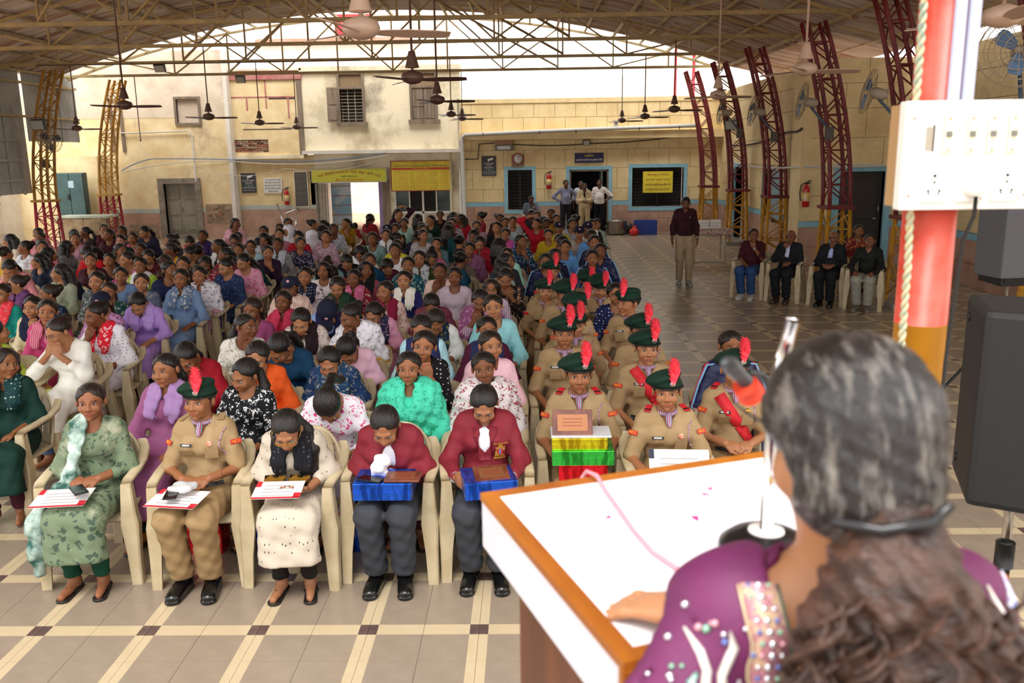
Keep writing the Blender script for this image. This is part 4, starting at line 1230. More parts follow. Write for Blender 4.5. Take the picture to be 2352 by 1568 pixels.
def q(v, s): return int(round(v/s)*s)
def make_person(x, y, rz, pk, yaw, pitch, tone, hair, lod, roll=0, sc=1.0, z=0.0, hairm=None):
    """body mesh + hair; clothing is added by the caller; returns body, pose, head matrix"""
    pose = POSES[pk]
    if lod: yaw, pitch = q(yaw, 20), q(pitch, 20)
    me = body_mesh(pk, pose, lod, q(yaw, 10), q(pitch, 10), roll)
    b = obj('person', me, [skin(tone), m_eye, m_irisd, lips(tone)], None, (x, y, z), (0, 0, rz), sc)
    M = hm4(pose, q(yaw, 10), q(pitch, 10), roll)
    hm = hairm or (m_hair if (hash((round(x*100), round(y*100))) % 4) else m_hairb)
    if hair == 'h': headpart('headscarf', hijab_mesh(), fabric('dcd8e2'), b, M)
    else: headpart('hair', hair_mesh('p' if hair in ('k', 'p') else ('s' if hair == 't' else hair)), hm, b, M)
    if hair == 'k':
        c = headpart('cap', cap_mesh(), fabric('171b30'), b, M); obj('cap_logo', _hair['logo'], mat('logo_red_white', 'c84858', .5, c2='e8e8f0', scale=90, sharp=.05), c)
    if hair == 't':
        c = headpart('beret', beret_mesh(), fabric('0f2a1e'), b, M)
        obj('beret_band', _hair['band'], mat('band_black', '0c0c0c', .5), c)
        obj('plume', _hair['plume'], mat('plume_red', 'e8182c', .8, c2='f04858', scale=40), c)
        obj('cap_badge', _hair['badge'], mat('badge_silver', 'c8c8c8', .3, .9), c)
    return b, pose, M
def wear(b, kind, pk, m, h=.015, name=None):
    return obj(name or {'shirt_long': 'shirt'}.get(kind, kind), cloth(kind, pk, POSES[pk], h), m, b)

NAMES = [('red','c01820'),('maroon','601428'),('dark maroon','38101c'),('pink','c87088'),('pale pink','e0b0bc'),('orange','e0581c'),('mustard','b08820'),('lime green','b0cc3c'),('dark green','10281c'),('olive','50502c'),('teal','1c7478'),('dark teal','103840'),('mint','60ccb0'),('sage','98b0a0'),('light blue','a4c8dc'),('blue','5080c0'),('navy','1a2040'),('slate blue','506484'),('purple','58305c'),('mauve','885074'),('lilac','a080c8'),('white','ece8ec'),('cream','e0d8c4'),('grey','88888c'),('light grey','c8c8cc'),('black','141418'),('brown','604838'),('magenta','c04088'),('yellow','ccb830')]
def cname(h):
    def L(q): return np.array([int(q[i:i+2], 16) for i in (0, 2, 4)], float)
    return min(NAMES, key=lambda n: float(((L(n[1])-L(h))**2).sum()))[0]
def cdesc(spec):
    t = spec.split(':'); d = {'floral': 'printed ', 'dots': 'dotted ', 'stripe': 'striped '}
    return (cname(t[0]), d.get(t[1], '') if len(t) > 1 else '')
# ================================================================ THE AUDIENCE
# x y top scarf hair head-yaw head-pitch pose extras
CROWD = """
-1.30 5.58 ece8f0:floral:d84888 - p 0 75 4 -
-2.48 5.62 8c5078 9a78a8 p -10 0 0 -
-1.96 5.66 16181c:floral:e8e8e8 - f -30 25 0 -
-0.81 5.66 44c8a8 S:50d8b4:floral:38b090 b 0 0 5 -
-0.29 5.69 d0d0d8 S:dcd4d4:floral:983848 b 0 0 5 -
-3.78 6.02 0f3028 14383a:dots:a0b0a0 l 60 0 0 -
-1.98 6.27 e0581c - p 0 25 1 w
-0.80 6.30 141416:dots:d0d0d0 - p 5 0 2 -
-0.29 6.32 e8b8c4 - p 15 0 5 -
-1.48 6.51 24406c:floral:a8a8a0 24486c:floral:b0b0a8 p -5 30 4 -
-2.63 6.69 a01828 - b 0 40 4 p
-0.34 6.99 4c1430 V:262c50 b 10 0 5 -
-1.96 7.00 123c5c - p -30 50 4 -
-0.88 7.07 b0dcec V:28305c b 5 20 0 -
-4.39 7.07 c0d840:floral:e8f0b0 - l 130 0 0 -
-1.47 7.13 e8b8cc - p 0 65 4 -
-3.90 7.17 ece8de - u -30 25 3 gj
-2.46 7.29 ece8e0:floral:b0a890 - p 55 0 2 -
-0.30 7.71 8cc8d0 - p 5 0 5 -
-1.53 7.74 c8902c S:f0ecf4:floral:b0b0b8 u -45 15 1 t2
-3.89 7.81 ece8f0:dots:909098 d81c30:floral:f0d0d0 u -30 12 1 -
-4.48 7.89 b84070 c05078:stripe:e090a0 p 15 5 0 -
-2.60 7.93 8a4068 - p -10 10 0 -
-2.05 7.94 e8dcd4:floral:b08080 241418 p 5 30 4 -
-0.84 7.97 ece8e4 14284c:floral:808040 p 10 45 4 -
-1.49 8.50 d898b4 2a2c4c:floral:c090b0 p -15 30 4 -
-4.93 8.50 e0d8b8:stripe:c8b890 161c34 b 5 0 2 -
-4.32 8.54 c890c0:floral:5a2a5a - k 10 25 0 -
-2.46 8.54 b02440 c03454 b 5 0 5 -
-1.98 8.56 8ca4d8 V:1c2048 k 0 55 4 -
-0.45 8.59 d8c8d8:stripe:a07090 S:90507c:floral:d0a0b8 b -5 20 1 -
-0.99 9.00 6c2c3c:stripe:8c4c5c - b 10 35 4 -
-1.50 9.10 e0c8bc:floral:c07080 7c1434 u -25 0 0 -
-5.20 9.13 1a2a40:floral:4a5a78 - u -60 0 0 -
-5.72 9.16 1c8c80 f0404c:floral:f88890 u 5 0 0 -
-4.10 9.17 a884cc b090d4 b -5 35 4 -
-2.59 9.19 e0c0c8 S:d8d8c0:stripe:e0a0a0 k 0 0 0 -
-0.39 9.23 e8e0e8:stripe:b080b0 - l 5 5 0 g
-4.58 9.31 0f403c:floral:a8b0a0 - b -10 5 5 -
-2.08 9.38 14281c 1e3a28 p -10 15 5 -
-1.41 9.77 222258 ece4d8 b 0 5 5 -
-3.97 9.80 6c84a8 5c7090:floral:c8c8c0 p 0 0 5 -
-0.27 9.87 1c1618:floral:c09878 - p -5 15 2 -
-0.84 9.90 b8a8b4 - b 0 0 5 -
-4.47 9.92 5a6480:floral:b0a080 - p 15 5 0 -
-4.97 9.92 505a5a:floral:c8ccc8 - b 5 0 2 -
-5.94 9.96 3c1a38 6a4070 u -45 0 0 -
-2.05 10.10 8c1c2c:floral:e0b8b0 c8648c:floral:d88cac b 0 0 5 -
-2.62 10.11 e8d8e0:floral:382838 1a2038:dots:a0a8b8 b 5 -5 5 -
-3.96 10.40 c8a0a8:floral:806070 S:ece8f2:floral:707080 b 5 0 0 -
-1.04 10.51 e8c8bc - b 0 0 1 -
-5.00 10.55 6a88b4 - b 15 0 0 -
-4.44 10.56 1a2244 - b 50 0 0 -
-5.84 10.58 9ca48c - l -70 0 0 -
-0.32 10.62 8c9c98 - u 60 15 0 -
-2.06 10.73 8c4450 101014 l 15 0 0 -
-2.54 10.76 e0d8d8 - l 10 0 0 -
-1.55 10.97 14505c:floral:a0c0c0 - b 0 0 0 -
-3.90 11.04 26365c:floral:506490 - u -30 25 0 -
-4.46 11.19 2a1a1a - b 5 0 0 -
-5.99 11.21 1c2438 - k 10 40 4 -
-0.28 11.25 2c3038 - l 60 0 1 -
-5.10 11.33 a8c83c:dots:d8e890 ece8ec b 0 0 5 -
-2.08 11.36 0f3c60 14486c p 15 0 0 -
-2.56 11.40 9c142c:floral:d8b0b0 - b 0 40 4 -
-6.80 11.44 d0848c - b 0 45 1 -
-1.44 11.57 2c3a18 c8ccd4:floral:606870 b 10 0 0 -
-3.80 11.66 e8a4bc:floral:d0407c - b -15 25 0 -
-0.87 11.70 0f4058 - u 160 0 0 -
-4.39 11.80 9c2c3c:floral:e8d8d8 - b 0 25 0 -
-6.00 11.83 3a1420 - p 15 0 0 -
-1.96 11.96 5c2438:floral:8c5468 - p 15 35 4 -
-5.00 11.98 3c101c - b 0 0 3 t3
-5.49 11.98 c8408c:floral:f0e8e8 - b -40 0 1 -
-2.76 12.00 7ca4b0 - u 0 45 4 -
-1.44 12.20 dedcec - p 0 60 4 -
-0.29 12.24 98ccb8 - b 0 0 0 -
-3.91 12.28 0f2e36 2a6a70:floral:d09080 l -20 30 4 -
-6.97 12.30 141d30 - l -50 0 0 -
-0.95 12.33 74645c - s 0 55 4 -
-4.40 12.41 7c2430:floral:c08080 - p -45 0 0 -
-6.00 12.46 2a3246:floral:8890a8 - b 0 0 3 -
-1.92 12.60 ececf2 - b 0 0 5 -
-4.97 12.61 2e2a2a:floral:c0a888 - u -35 20 0 g
-5.52 12.62 5a1a26 - b 10 15 0 -
-2.62 12.74 14141a - p 0 45 4 -
0.53 12.88 5c98d8 - b 5 10 0 -
-3.88 12.92 2c1630 - b 25 0 2 -
-7.13 12.93 b01c22 - l 150 0 0 -
-6.62 12.94 c4161d - p -30 30 0 -
-0.86 12.95 7c4c6c S:7c4c6c b 0 0 0 -
-1.41 12.96 c85c8c - u 0 50 4 -
-7.74 13.01 c0912e - u 160 0 0 -
-4.36 13.04 c05c78 - b 0 -8 5 -
-6.15 13.06 141a2a - p 50 0 0 -
-0.30 13.13 d0c4a0:floral:807050 - l 170 0 0 -
-4.89 13.22 4a3a2a - u 175 0 0 -
-5.45 13.25 d8981c - p -60 0 0 -
0.50 13.50 5c90d0 - b 25 15 2 -
-0.77 13.56 b8283c S:b8283c:floral:80182c b 0 15 0 -
-2.56 13.60 e8e4e8 - l 0 40 4 -
-7.64 13.61 d58fa0 14301f:dots:c8d0c8 b 15 0 0 -
-2.08 13.64 c8c030 - b 0 0 0 g
-3.94 13.66 7c8088:floral:c0a8a0 b8bcc8 b 0 5 5 -
-0.14 13.74 1c3c5c:floral:d0d8d8 - b 40 5 2 -
-6.14 13.78 1a1c24 - b 0 0 2 -
-8.12 13.81 e0e4ea:dots:404a70 - u -60 0 0 -
-4.93 13.86 14281f e8e8e8 p -60 0 0 -
-5.60 13.89 1c2620 - u 170 0 0 -
-4.43 13.93 a8c8d4 - b 5 0 0 g
-1.47 14.02 5c7c84 - b -5 5 2 -
-0.98 14.18 28202c - u 160 0 0 -
-7.54 14.25 8a8a8c:floral:4a4a50 - l 140 0 0 -
-2.53 14.27 7c9a98 - b 5 5 0 -
-2.03 14.29 1c2040 - u 130 0 0 -
-3.77 14.30 2a2c44:floral:c0b0c0 - b 35 0 0 -
0.53 14.40 c0a828 - b 5 5 0 -
-8.05 14.42 6b1c22 - b 5 0 1 -
-4.92 14.47 c8ccd0 - b -10 15 0 g
-4.45 14.56 c8ccd4 - l 0 15 0 -
1.04 14.56 5c90d0 - b 5 20 0 -
-5.98 14.56 14241c:dots:8c7a50 - u -50 0 0 -
-0.37 14.81 9474c4 c05090 b 0 0 0 -
-0.92 14.83 3c1828 - u -20 15 0 -
-1.81 14.90 d0ccd0:floral:605060 - b 30 5 0 -
-3.49 14.90 d0b0c0:floral:804060 - b -10 0 0 -
-2.59 14.92 d02018 - p 0 35 4 -
-3.96 14.92 b0182c - p -5 20 0 -
-9.03 14.93 d8cbb8 - l -80 0 0 -
-7.01 14.97 12281f - b -5 0 0 t0
0.88 15.20 b0a8a0 - k 0 10 0 -
-7.95 15.24 b88a9c - b 40 0 0 -
0.37 15.25 b89c1c - b 0 0 5 -
-5.69 15.26 4c5a7c 3a2058 b -5 0 0 -
-5.18 15.37 1a1c2c - b 5 0 0 -
-4.45 15.49 c08090 - b -5 10 0 -
-2.51 15.53 4c8090 e8ece8 b 5 0 0 -
-1.98 15.54 24283c - u 10 40 4 -
-3.86 15.56 d8d4e0 - h -90 5 0 -
-8.74 15.56 c07a88 - b 0 10 0 -
-7.12 15.68 c05a78 - b 0 0 0 -
-7.71 15.88 3c141c - b -15 0 0 -
-1.40 15.91 1c4c54 - l 170 0 0 -
1.08 16.00 d8d0d0:floral:706060 - k -10 10 0 -
-6.14 16.03 b81c2a:floral:e8d8d8 - b 0 35 4 -
0.59 16.07 c0b040 - k 10 0 0 -
-4.46 16.12 c8c8d0 - h -20 10 0 -
-2.58 16.14 1c1c38 901828 k 10 0 0 -
-1.96 16.19 5a7c7c - b 30 0 0 -
-8.53 16.19 7a4a50 - b 25 0 0 -
-3.75 16.21 3c0c20:dots:a08090 - l 140 0 0 -
-4.96 16.22 23232b - b 0 0 0 -
-0.55 16.23 101014 - p -25 5 0 -
-7.14 16.31 23243a:floral:3a3c58 - p -25 20 0 -
-1.48 16.53 3c1024 - b 0 0 0 g
-7.70 16.53 5c5848:floral:7c7868 - b 0 -5 0 -
-9.31 16.55 b5606e - b 10 0 2 -
1.22 16.65 1c1c20 e8e8e8 b 20 0 0 -
-2.54 16.79 22281c - b -5 0 2 -
-8.62 16.80 33242c - p -50 0 0 -
-2.00 16.81 8cb0a4 - b 5 0 1 -
-0.97 16.87 c89cac:floral:605060 - b 10 10 0 -
-3.71 16.87 e0e4f0:floral:303a58 - u 40 0 1 -
0.18 16.88 b01428 - b -30 10 6 -
-7.99 17.16 22222a - b -10 5 0 -
-4.93 17.24 4a3a3a - b 5 0 0 g
1.34 17.26 9cb09c:floral:d0dcd0 - b 0 0 0 -
0.85 17.36 d4d8e0:floral:384068 - b 25 0 0 -
-8.54 17.43 4a1622 - p 30 0 0 g
0.35 17.50 7c641c - b 10 0 0 -
-0.28 17.50 c0d4dc:floral:8098a8 - b 10 0 0 -
-4.08 17.51 2a7c7c - p -50 0 0 -
-1.48 17.63 c8b8c8:floral:302840 - b -5 5 1 g
-4.92 17.85 103844 - b 30 0 0 g
-6.03 17.91 d8a0ac - p 50 0 0 -
0.86 18.00 50181c - u -140 0 0 -
-2.54 18.12 9cc0b0 - p 5 0 0 -
0.36 18.13 5c5c2c - u 170 0 0 -
-0.45 18.14 1c2c58 - b 0 0 0 -
-4.42 18.15 1c1c24 - u 100 0 0 -
-3.79 18.38 b08018:floral:484440 - p -40 0 2 -
-2.02 18.39 0f2c24 - p -40 0 0 -
-1.40 18.62 b0182c - l -50 0 0 -
0.59 18.74 b88030 - u 20 5 0 -
-0.61 18.75 40202a - b -10 0 0 -
-1.12 19.23 b03040 - u -120 0 0 -
-0.64 19.38 3c0c18:dots:805060 - u 45 0 2 -
-1.64 19.38 1c1c30 - l 50 0 0 -
-2.37 19.39 c0708c:floral:e0b0c0 - l 170 0 0 -
0.22 19.46 28282c - b 0 10 0 -
0.07 20.06 303040 - p 0 20 0 -
-2.00 20.25 1c0c14 - b 0 0 0 g
-2.97 20.29 2c1028 - p 60 0 6 -
0.58 20.49 38342c - b 0 0 1 -
"""
aud = []    # (x, y, kind, data)
for ln in CROWD.strip().splitlines():
    t = ln.split(); aud.append((float(t[0]), float(t[1]), 'kurta', t[2:]))
for (x, y, yaw, pitch, pk, ex) in [(.3,10.53,5,0,'0',''), (.17,9.12,5,0,'2',''), (.35,8.46,25,10,'5',''), (.43,7.83,50,0,'0',''), (.76,9.15,0,20,'0',''), (.68,9.8,0,25,'0',''), (.92,7.85,-50,0,'5',''),
        (.4,7.19,0,8,'5',''), (.28,6.54,5,0,'5',''), (.9,6.75,-5,0,'5',''), (.86,6.1,0,0,'5','s'), (.32,5.4,-5,0,'8','e'), (.845,5.12,-10,5,'8','e'), (1.34,5.5,-5,5,'5b','es'), (-1.98,5.0,-8,5,'5b','f')]:
    aud.append((x, y, 'ncc', (yaw, pitch, pk, ex)))
for (x, y, yaw, pitch, pk) in [(1.48,6.16,-5,0,'5'), (1.02,13.3,0,5,'0'), (1.02,12.2,0,0,'5'), (.86,11.49,-5,0,'5'), (.36,12.22,15,0,'2'), (.23,11.28,5,5,'0')]:
    aud.append((x, y, 'track', (yaw, pitch, pk)))
aud.append((.86, 8.55, 'kurta', ['1a2250:dots:e0e4f0', '-', 'b', '0', '5', '0', '-']))
FX = {'F1': (-2.66, 5.02), 'F3': (-1.40, 4.98), 'F4': (-.83, 5.04), 'F5': (-.27, 5.08)}
for k, (x, y) in FX.items(): aud.append((x, y, k, None))
rowsd = {}
for i, a in enumerate(aud):
    r = max(1, int(round((a[1]-5.05)/.70))+1); rowsd.setdefault(r, []).append((a[0], i))
place = {}
for r, L in rowsd.items():
    L.sort()
    for k, (_, i) in enumerate(L): place[i] = (k+1, r)
m_khaki = mat('khaki_cloth', 'a88c66', .8, c2='9c8058', scale=8, bump=.35, bscale=20)
m_khakit = mat('khaki_trouser', '9c8058', .8, c2='8f744e', scale=8, bump=.35, bscale=18)
m_navy = mat('track_navy', '151c44', .5, c2='1c2450', scale=6)
m_black = mat('black_matt', '121212', .55); m_redcl = mat('sash_red', 'd01c28', .7, c2='c01824', scale=10)
m_cravat = mat('cravat_stripes', 'b02030', .7, c2='8fb8dc', pattern='stripe', scale=30)
m_leather = mat('shoe_black', '0c0c0c', .25, spec=.6)
m_yellowtxt = mat('badge_yellow', 'f0c030', .6); m_flash = mat('flash_red', 'c81820', .6)
m_silver = mat('silver', 'c0c0c0', .3, .9); m_gold = mat('gold', 'c8983c', .3, .9); m_whiteplas = mat('white_plastic', 'e8e8e8', .5)

def surf(fn, p, d, tmax=.8):
    """walk along d from p until the cloth surface"""
    p = A3(p); d = A3(d)/np.linalg.norm(d); t = 0.0
    for _ in range(60):
        v = float(fn((p+d*t)[None])[0])
        if v < .0008: break
        t += max(v*.7, .0006)
        if t > tmax: break
    return p+d*t
def on_cloth(kind, pk, p, d):
    cloth(kind, pk, POSES[pk]); fn = _cl[(kind, pk, 'fn')]
    s = surf(fn, p, d); e = .004; g = np.array([float(fn((s+A3(v)*e)[None])[0]-fn((s-A3(v)*e)[None])[0]) for v in ((1,0,0),(0,1,0),(0,0,1))]); n = g/(np.linalg.norm(g)+1e-9)
    z = Vector(n); x = Vector((0, 0, 1)).cross(z)
    if x.length < .05: x = Vector((1, 0, 0))
    x.normalize(); y = z.cross(x)
    M = Matrix.Identity(4)
    for i in range(3): M[i][0], M[i][1], M[i][2], M[i][3] = x[i], y[i], z[i], float(s[i])
    return M          # local z = outward, x = sideways, y = up
_bx = {}
def plate(w, h, t, bev=.002):
    k = (w, h, t)
    if k not in _bx: _bx[k] = MB().box(-w/2, w/2, -h/2, h/2, 0, t, bev=min(bev, t*.45)).mesh('plate')
    return _bx[k]
def put(name, me, m, parent, M): o = obj(name, me, m, parent); o.matrix_local = M; return o
def strip_on(kind, pk, pts, width, lift=.004, name='sash', th=.004):
    """cloth strip laid over a garment along torso-space points (projected from the front)"""
    Ms = [on_cloth(kind, pk, p, (0, 1, 0)) for p in pts]
    v = []; f = []
    for i, M in enumerate(Ms):
        a = Ms[min(i+1, len(Ms)-1)].translation - Ms[max(i-1, 0)].translation
        n = M.col[2].to_3d(); sd = a.cross(n).normalized()*width/2
        c = M.translation + n*lift
        v += [c-sd, c+sd, c+sd+n*th, c-sd+n*th]
    for i in range(len(Ms)-1):
        for k in range(4): f.append([i*4+k, i*4+(k+1) % 4, (i+1)*4+(k+1) % 4, (i+1)*4+k])
    f += [[0,1,2,3], [len(v)-1, len(v)-2, len(v)-3, len(v)-4]]
    return MB().add(v, f, True).mesh(name)
_ncc = {}
def dress_ncc(b, pk, ex, near):
    shirt = wear(b, 'shirt', pk, m_khaki)
    obj('trousers', trousers_mesh('loose'), m_khakit, b)
    pose = POSES[pk]; T = pose.T
    k = pk
    if k not in _ncc:
        d = {}
        d['cr'] = MB().tube([tuple(T((.062*math.cos(t), .062+.062*math.sin(t), .992+.012*math.sin(t)))) for t in np.linspace(0, 2*PI, 15)], .013, 6, True, False).tube([tuple(T((0,-.005,.985))), tuple(T((0,-.035,.945))), tuple(T((0,-.05,.915)))], [.02,.018,.012], 6).mesh('cravat')
        for s in (-1, 1):
            d['fl', s] = on_cloth('shirt', k, tuple(pose.arms[0 if s < 0 else 1][0] + (pose.arms[0 if s < 0 else 1][1]-pose.arms[0 if s < 0 else 1][0])*.3 + A3((s*.15,-.1,0))), (-s, .55, 0))
            d['ep', s] = on_cloth('shirt', k, tuple(T((s*.115,.07,1.15))), (0, 0, -1))
        d['nm'] = on_cloth('shirt', k, tuple(T((-.075,-.35,.862))), (0, 1, 0)); d['bd'] = on_cloth('shirt', k, tuple(T((.07,-.35,.872))), (0, 1, 0))
        d['pk', -1] = on_cloth('shirt', k, tuple(T((-.075,-.35,.81))), (0, 1, 0)); d['pk', 1] = on_cloth('shirt', k, tuple(T((.075,-.35,.81))), (0, 1, 0))
        d['bk'] = on_cloth('shirt', k, tuple(T((0,-.35,.9))), (0, 1, 0))
        d['belt'] = strip_on('shirt', k, [tuple(T((x,-.4,.60))) for x in np.linspace(-.125, .125, 9)], .045, name='belt')
        d['sash'] = strip_on('shirt', k, [tuple(T((-.1+.27*t,-.4,.955-.4*t))) for t in np.linspace(0, .85, 10)], .075, name='sash')
        d['lan'] = MB().tube([tuple(on_cloth('shirt', k, tuple(T((.15-.03*math.sin(t*PI),-.35,.95-.17*t))), (0, 1, 0)).translation) for t in np.linspace(0, 1, 8)], .006, 6).mesh('lanyard')
        _ncc[k] = d
    d = _ncc[k]
    obj('cravat', d['cr'], m_cravat, b)
    for s in (-1, 1):
        fl = put('shoulder_flash', plate(.07, .03, .003), m_flash, b, d['fl', s])
        if near:
            me = text_mesh('NCC', .026, 'CENTER', .001); t = obj('lettering', me, m_yellowtxt, fl, (0, 0, .0035))
        put('breast_pocket', plate(.08, .085, .0025), m_khaki, shirt, d['pk', s])
        pe = put('epaulette', plate(.042, .085, .005), m_redcl if 'e' in ex else m_khaki, shirt, d['ep', s])
        if 'e' in ex: obj('epaulette_bar', plate(.043, .012, .003), m_black, pe, (0, -.02, .005))
    nm = put('name_plate', plate(.075, .018, .004), m_black, b, d['nm'])
    if near:
        for kx in (0, 1): obj('lettering', plate(.05, .0035, .001), m_whiteplas, nm, (0, .003-.006*kx, .004))
    obj('belt', d['belt'], m_black, b); obj('lanyard', d['lan'], mat('lanyard_maroon', '6c2438', .7, c2='c8b0b8', scale=120), b)
    if 's' in ex: obj('sash', d['sash'], m_redcl, b)
    if near: put('medal', MB().lathe([(0,.005),(.016,.004),(.018,0)], n=14).mesh('medal'), m_gold if 's' in ex else mat('medal_red', 'd84838', .5, c2='e8c0a0', scale=80), b, d['bd'])
_trk = {}
def dress_track(b, pk):
    j = wear(b, 'jacket', pk, m_navy); obj('trousers', trousers_mesh('loose'), m_navy, b)
    pose = POSES[pk]
    if pk not in _trk:
        L = []
        for s in (0, 1):
            sh, el, wr = pose.arms[s][:3]; sx = -1 if s == 0 else 1
            for off in (0, .035):
                pts = [sh+A3((-sx*.05, -off, .062)), sh+A3((sx*.045,-.02-off,.058)), sh+(el-sh)*.35+A3((sx*.072,-.02-off*.6,.0)), el+A3((sx*.064,-.012-off*.6,-.0)), el+(wr-el)*.5+A3((sx*.056,-.0,.01-off*.6))]
                v = MB().tube([tuple(p) for p in pts], .008, 6).mesh('stripe')
                L.append((v, off))
        _trk[pk] = L
    for v, off in _trk[pk]: obj('stripe', v, mat('stripe_red', 'c8283c', .6) if not off else mat('stripe_blue', '7cb0dc', .6), j)
def lap_plate(name, w, d, h, m, loc, rz, label, cat, tilt=0, group=None):
    o = obj(name, MB().box(-w/2, w/2, -d/2, d/2, 0, h, bev=min(.006, h*.4)).mesh(name), m, None, loc, (tilt, 0, rz)); tag(o, label, cat, group); return o

persons = []
for i, (x, y, kind, dat) in enumerate(aud):
    col_, row = place[i]; where = '%s from left in the %s row' % (ordinal(col_), ordinal(row))
    rr = random.Random(i*7+1); lod = 0 if y < 8.7 else 1
    tone = TONES[rr.randrange(len(TONES))]; sc = rr.uniform(.965, 1.03); rz0 = math.radians(rr.uniform(-7, 7))
    cy = y+.015
    if kind == 'kurta':
        top, sca, hair, yaw, pitch, pk, ex = dat; yaw = float(yaw); pitch = float(pitch)
        for kx, v in SPECIAL.items():
            if kx in ex: tone = v
        brot = 0
        if abs(yaw) > 95: brot = (abs(yaw)-45)*(1 if yaw > 0 else -1)
        elif abs(yaw) > 25: brot = yaw*.3
        hyaw = yaw-brot
        if pk == '0' and rr.random() < .45: pk = '0b'
        if pk == '5' and rr.random() < .35: pk = '5b'
        if pk == '4' and rr.random() < .45: pk = '4b'
        if pk == '6' and yaw < 0: pk = '7'
        b, pose, M = make_person(x, y, rz0*.5+math.radians(brot), pk, hyaw, pitch, tone, hair, lod, (10 if 't' in ex and False else q(rr.uniform(-8, 8), 8)) if y < 8.7 else 0, sc)
        shawl = sca.startswith('S:'); vest = sca.startswith('V:'); sc_ = sca[2:] if (shawl or vest) else sca
        wear(b, 'kurta', pk, fabric(top))
        obj('trousers', trousers_mesh('slim'), fabric('5878a8') if 'j' in ex else fabric(['1c1c22', '141a2c', '3c1420', '20282c', 'd0c8c0', '4c1c28'][rr.randrange(6)]), b)
        if shawl: wear(b, 'shawl', pk, fabric(sc_))
        elif vest: wear(b, 'vest', pk, fabric(sc_))
        elif sca != '-': obj('dupatta', scarf_mesh(pk, pose), fabric(sc_), b)
        if 'g' in ex: headpart('glasses', glasses_mesh(), mat('glasses_frame', '3a2c28', .3, .4), b, M)
        if 'w' in ex or rr.random() < .12:
            wr = pose.arms[0][2]; el = pose.arms[0][1]; dd = (el-wr)/np.linalg.norm(el-wr)
            obj('bangle', MB().tube([tuple(wr+dd*.02*k) for k in (0, .5, 1)], .031, 10).mesh('bangle'), m_silver if 'w' in ex else fabric('8c1c28'), b)
        n, p = cdesc(top); lab = 'person in %s%s top' % (p, n)
        if shawl: lab = 'person in %s shawl' % cname(sc_.split(':')[0])
        elif vest: lab = 'person in %s vest' % cname(sc_.split(':')[0])
        elif sca != '-': lab += ' and %s scarf' % cname(sc_.split(':')[0])
        if hair == 'k': lab = lab.replace('person', 'person in navy cap', 1).replace('cap in', 'cap and', 1)
        if hair == 'h': lab = 'person in white headscarf'
        lab += ', ' + where
        if len(lab.split()) > 16: lab = lab.replace(' in navy cap and', ' in cap and').replace('from left in the', 'from left,')
    elif kind == 'ncc':
        yaw, pitch, pk, ex = dat
        brot = yaw*.3 if abs(yaw) > 25 else 0
        b, pose, M = make_person(x, y, rz0*.5+math.radians(brot), pk, yaw-brot, pitch, TONES[(0, 1, 3)[i % 3]], 't', lod, 0, .965 if 'f' in ex else sc)
        dress_ncc(b, pk, ex, y < 9)
        if 'f' in ex:
            pass
        lab = 'uniformed person with red-plumed green beret%s, %s' % (' and red sash' if 's' in ex else '', where)
    elif kind == 'track':
        yaw, pitch, pk = dat
        b, pose, M = make_person(x, y, rz0*.5, pk, yaw, pitch, tone, 'b', lod, 0, sc)
        dress_track(b, pk)
        lab = 'person in navy tracksuit with red stripes, ' + where
    elif kind == 'F1':
        b, pose, M = make_person(x, y, math.radians(6), '5b', 8, 0, '8f5a3c', 'b', 0, 0, .96)
        wear(b, 'kurta', '5b', mat('kurta_green_block', '6c7c60', .8, c2='3c5040', pattern='floral', scale=18, thr=.36, c3='a8a890', bump=.1, rnd=True))
        T = pose.T; tb = union(chain([T((-.06,.1,1.0)), T((-.075,.02,.99)), T((-.082,-.06,.93)), T((-.085,-.14,.8)), T((-.095,-.16,.66)), (-.13,-.2,.6)], [.058,.058,.06,.058,.06,.06]), .03); bs = union(pose.torso(.032), .06); inn = union(pose.torso(.006), .06)
        tail_ = union(chain([(-.085,-.1,.8), (-.095,-.14,.7), (-.13,-.2,.62), (-.2,-.26,.56), (-.245,-.34,.46), (-.25,-.36,.3), (-.245,-.36,.17)], [.035,.045,.05,.06,.055,.05,.035]), .04); sl = union([cap((-.085,.03,.51), (-.1,-.4,.515), .12, .1)], .02)
        fnd = lambda Q: smin(np.maximum(np.maximum(bs(Q), tb(Q)), -inn(Q)), np.maximum(np.maximum(tail_(Q), -sl(Q)), -inn(Q)), .02)+wrinkle(Q, .004)
        vd, fd = largest(*nets(fnd, (-.34,-.46,.1), (.1,.26,1.08), .0115))
        obj('dupatta', mesh_np('dupatta', vd, fd), mat('dupatta_green_white', '1c5448', .75, c2='c8dcd0', scale=7, thr=.5, sharp=.12), b)
        obj('leggings', trousers_mesh('slim'), fabric('0c3c2c'), b)
        lab = 'person in green printed kurta and green-white scarf at front row left end'
    elif kind == 'F3':
        b, pose, M = make_person(x, y, math.radians(4), '4', 0, 40, '9c6a4a', 'f', 0, 0, .96)
        wear(b, 'kurta', '4', mat('kurta_cream_dash', 'c6baa8', .8, c2='3c3430', pattern='dots', scale=40, thr=.15, stretch=(1, 1, .5), bump=.3, bscale=22))
        obj('trousers', trousers_mesh('slim'), fabric('1a1614'), b)
        obj('dupatta', scarf_mesh('4', pose), fabric('15151a:dots:505058'), b)
        headpart('glasses', glasses_mesh(), m_gold, b, M)
        lab = 'person in cream kurta and glasses reading a certificate in front row'
    else:
        pk = '4' if kind == 'F4' else '8'
        b, pose, M = make_person(x, y, 0, pk, 0 if kind == 'F4' else 5, 40 if kind == 'F4' else 40, '9a6646' if kind == 'F4' else 'a06c4c', 's' if kind == 'F4' else 'b', 0, 0, .96)
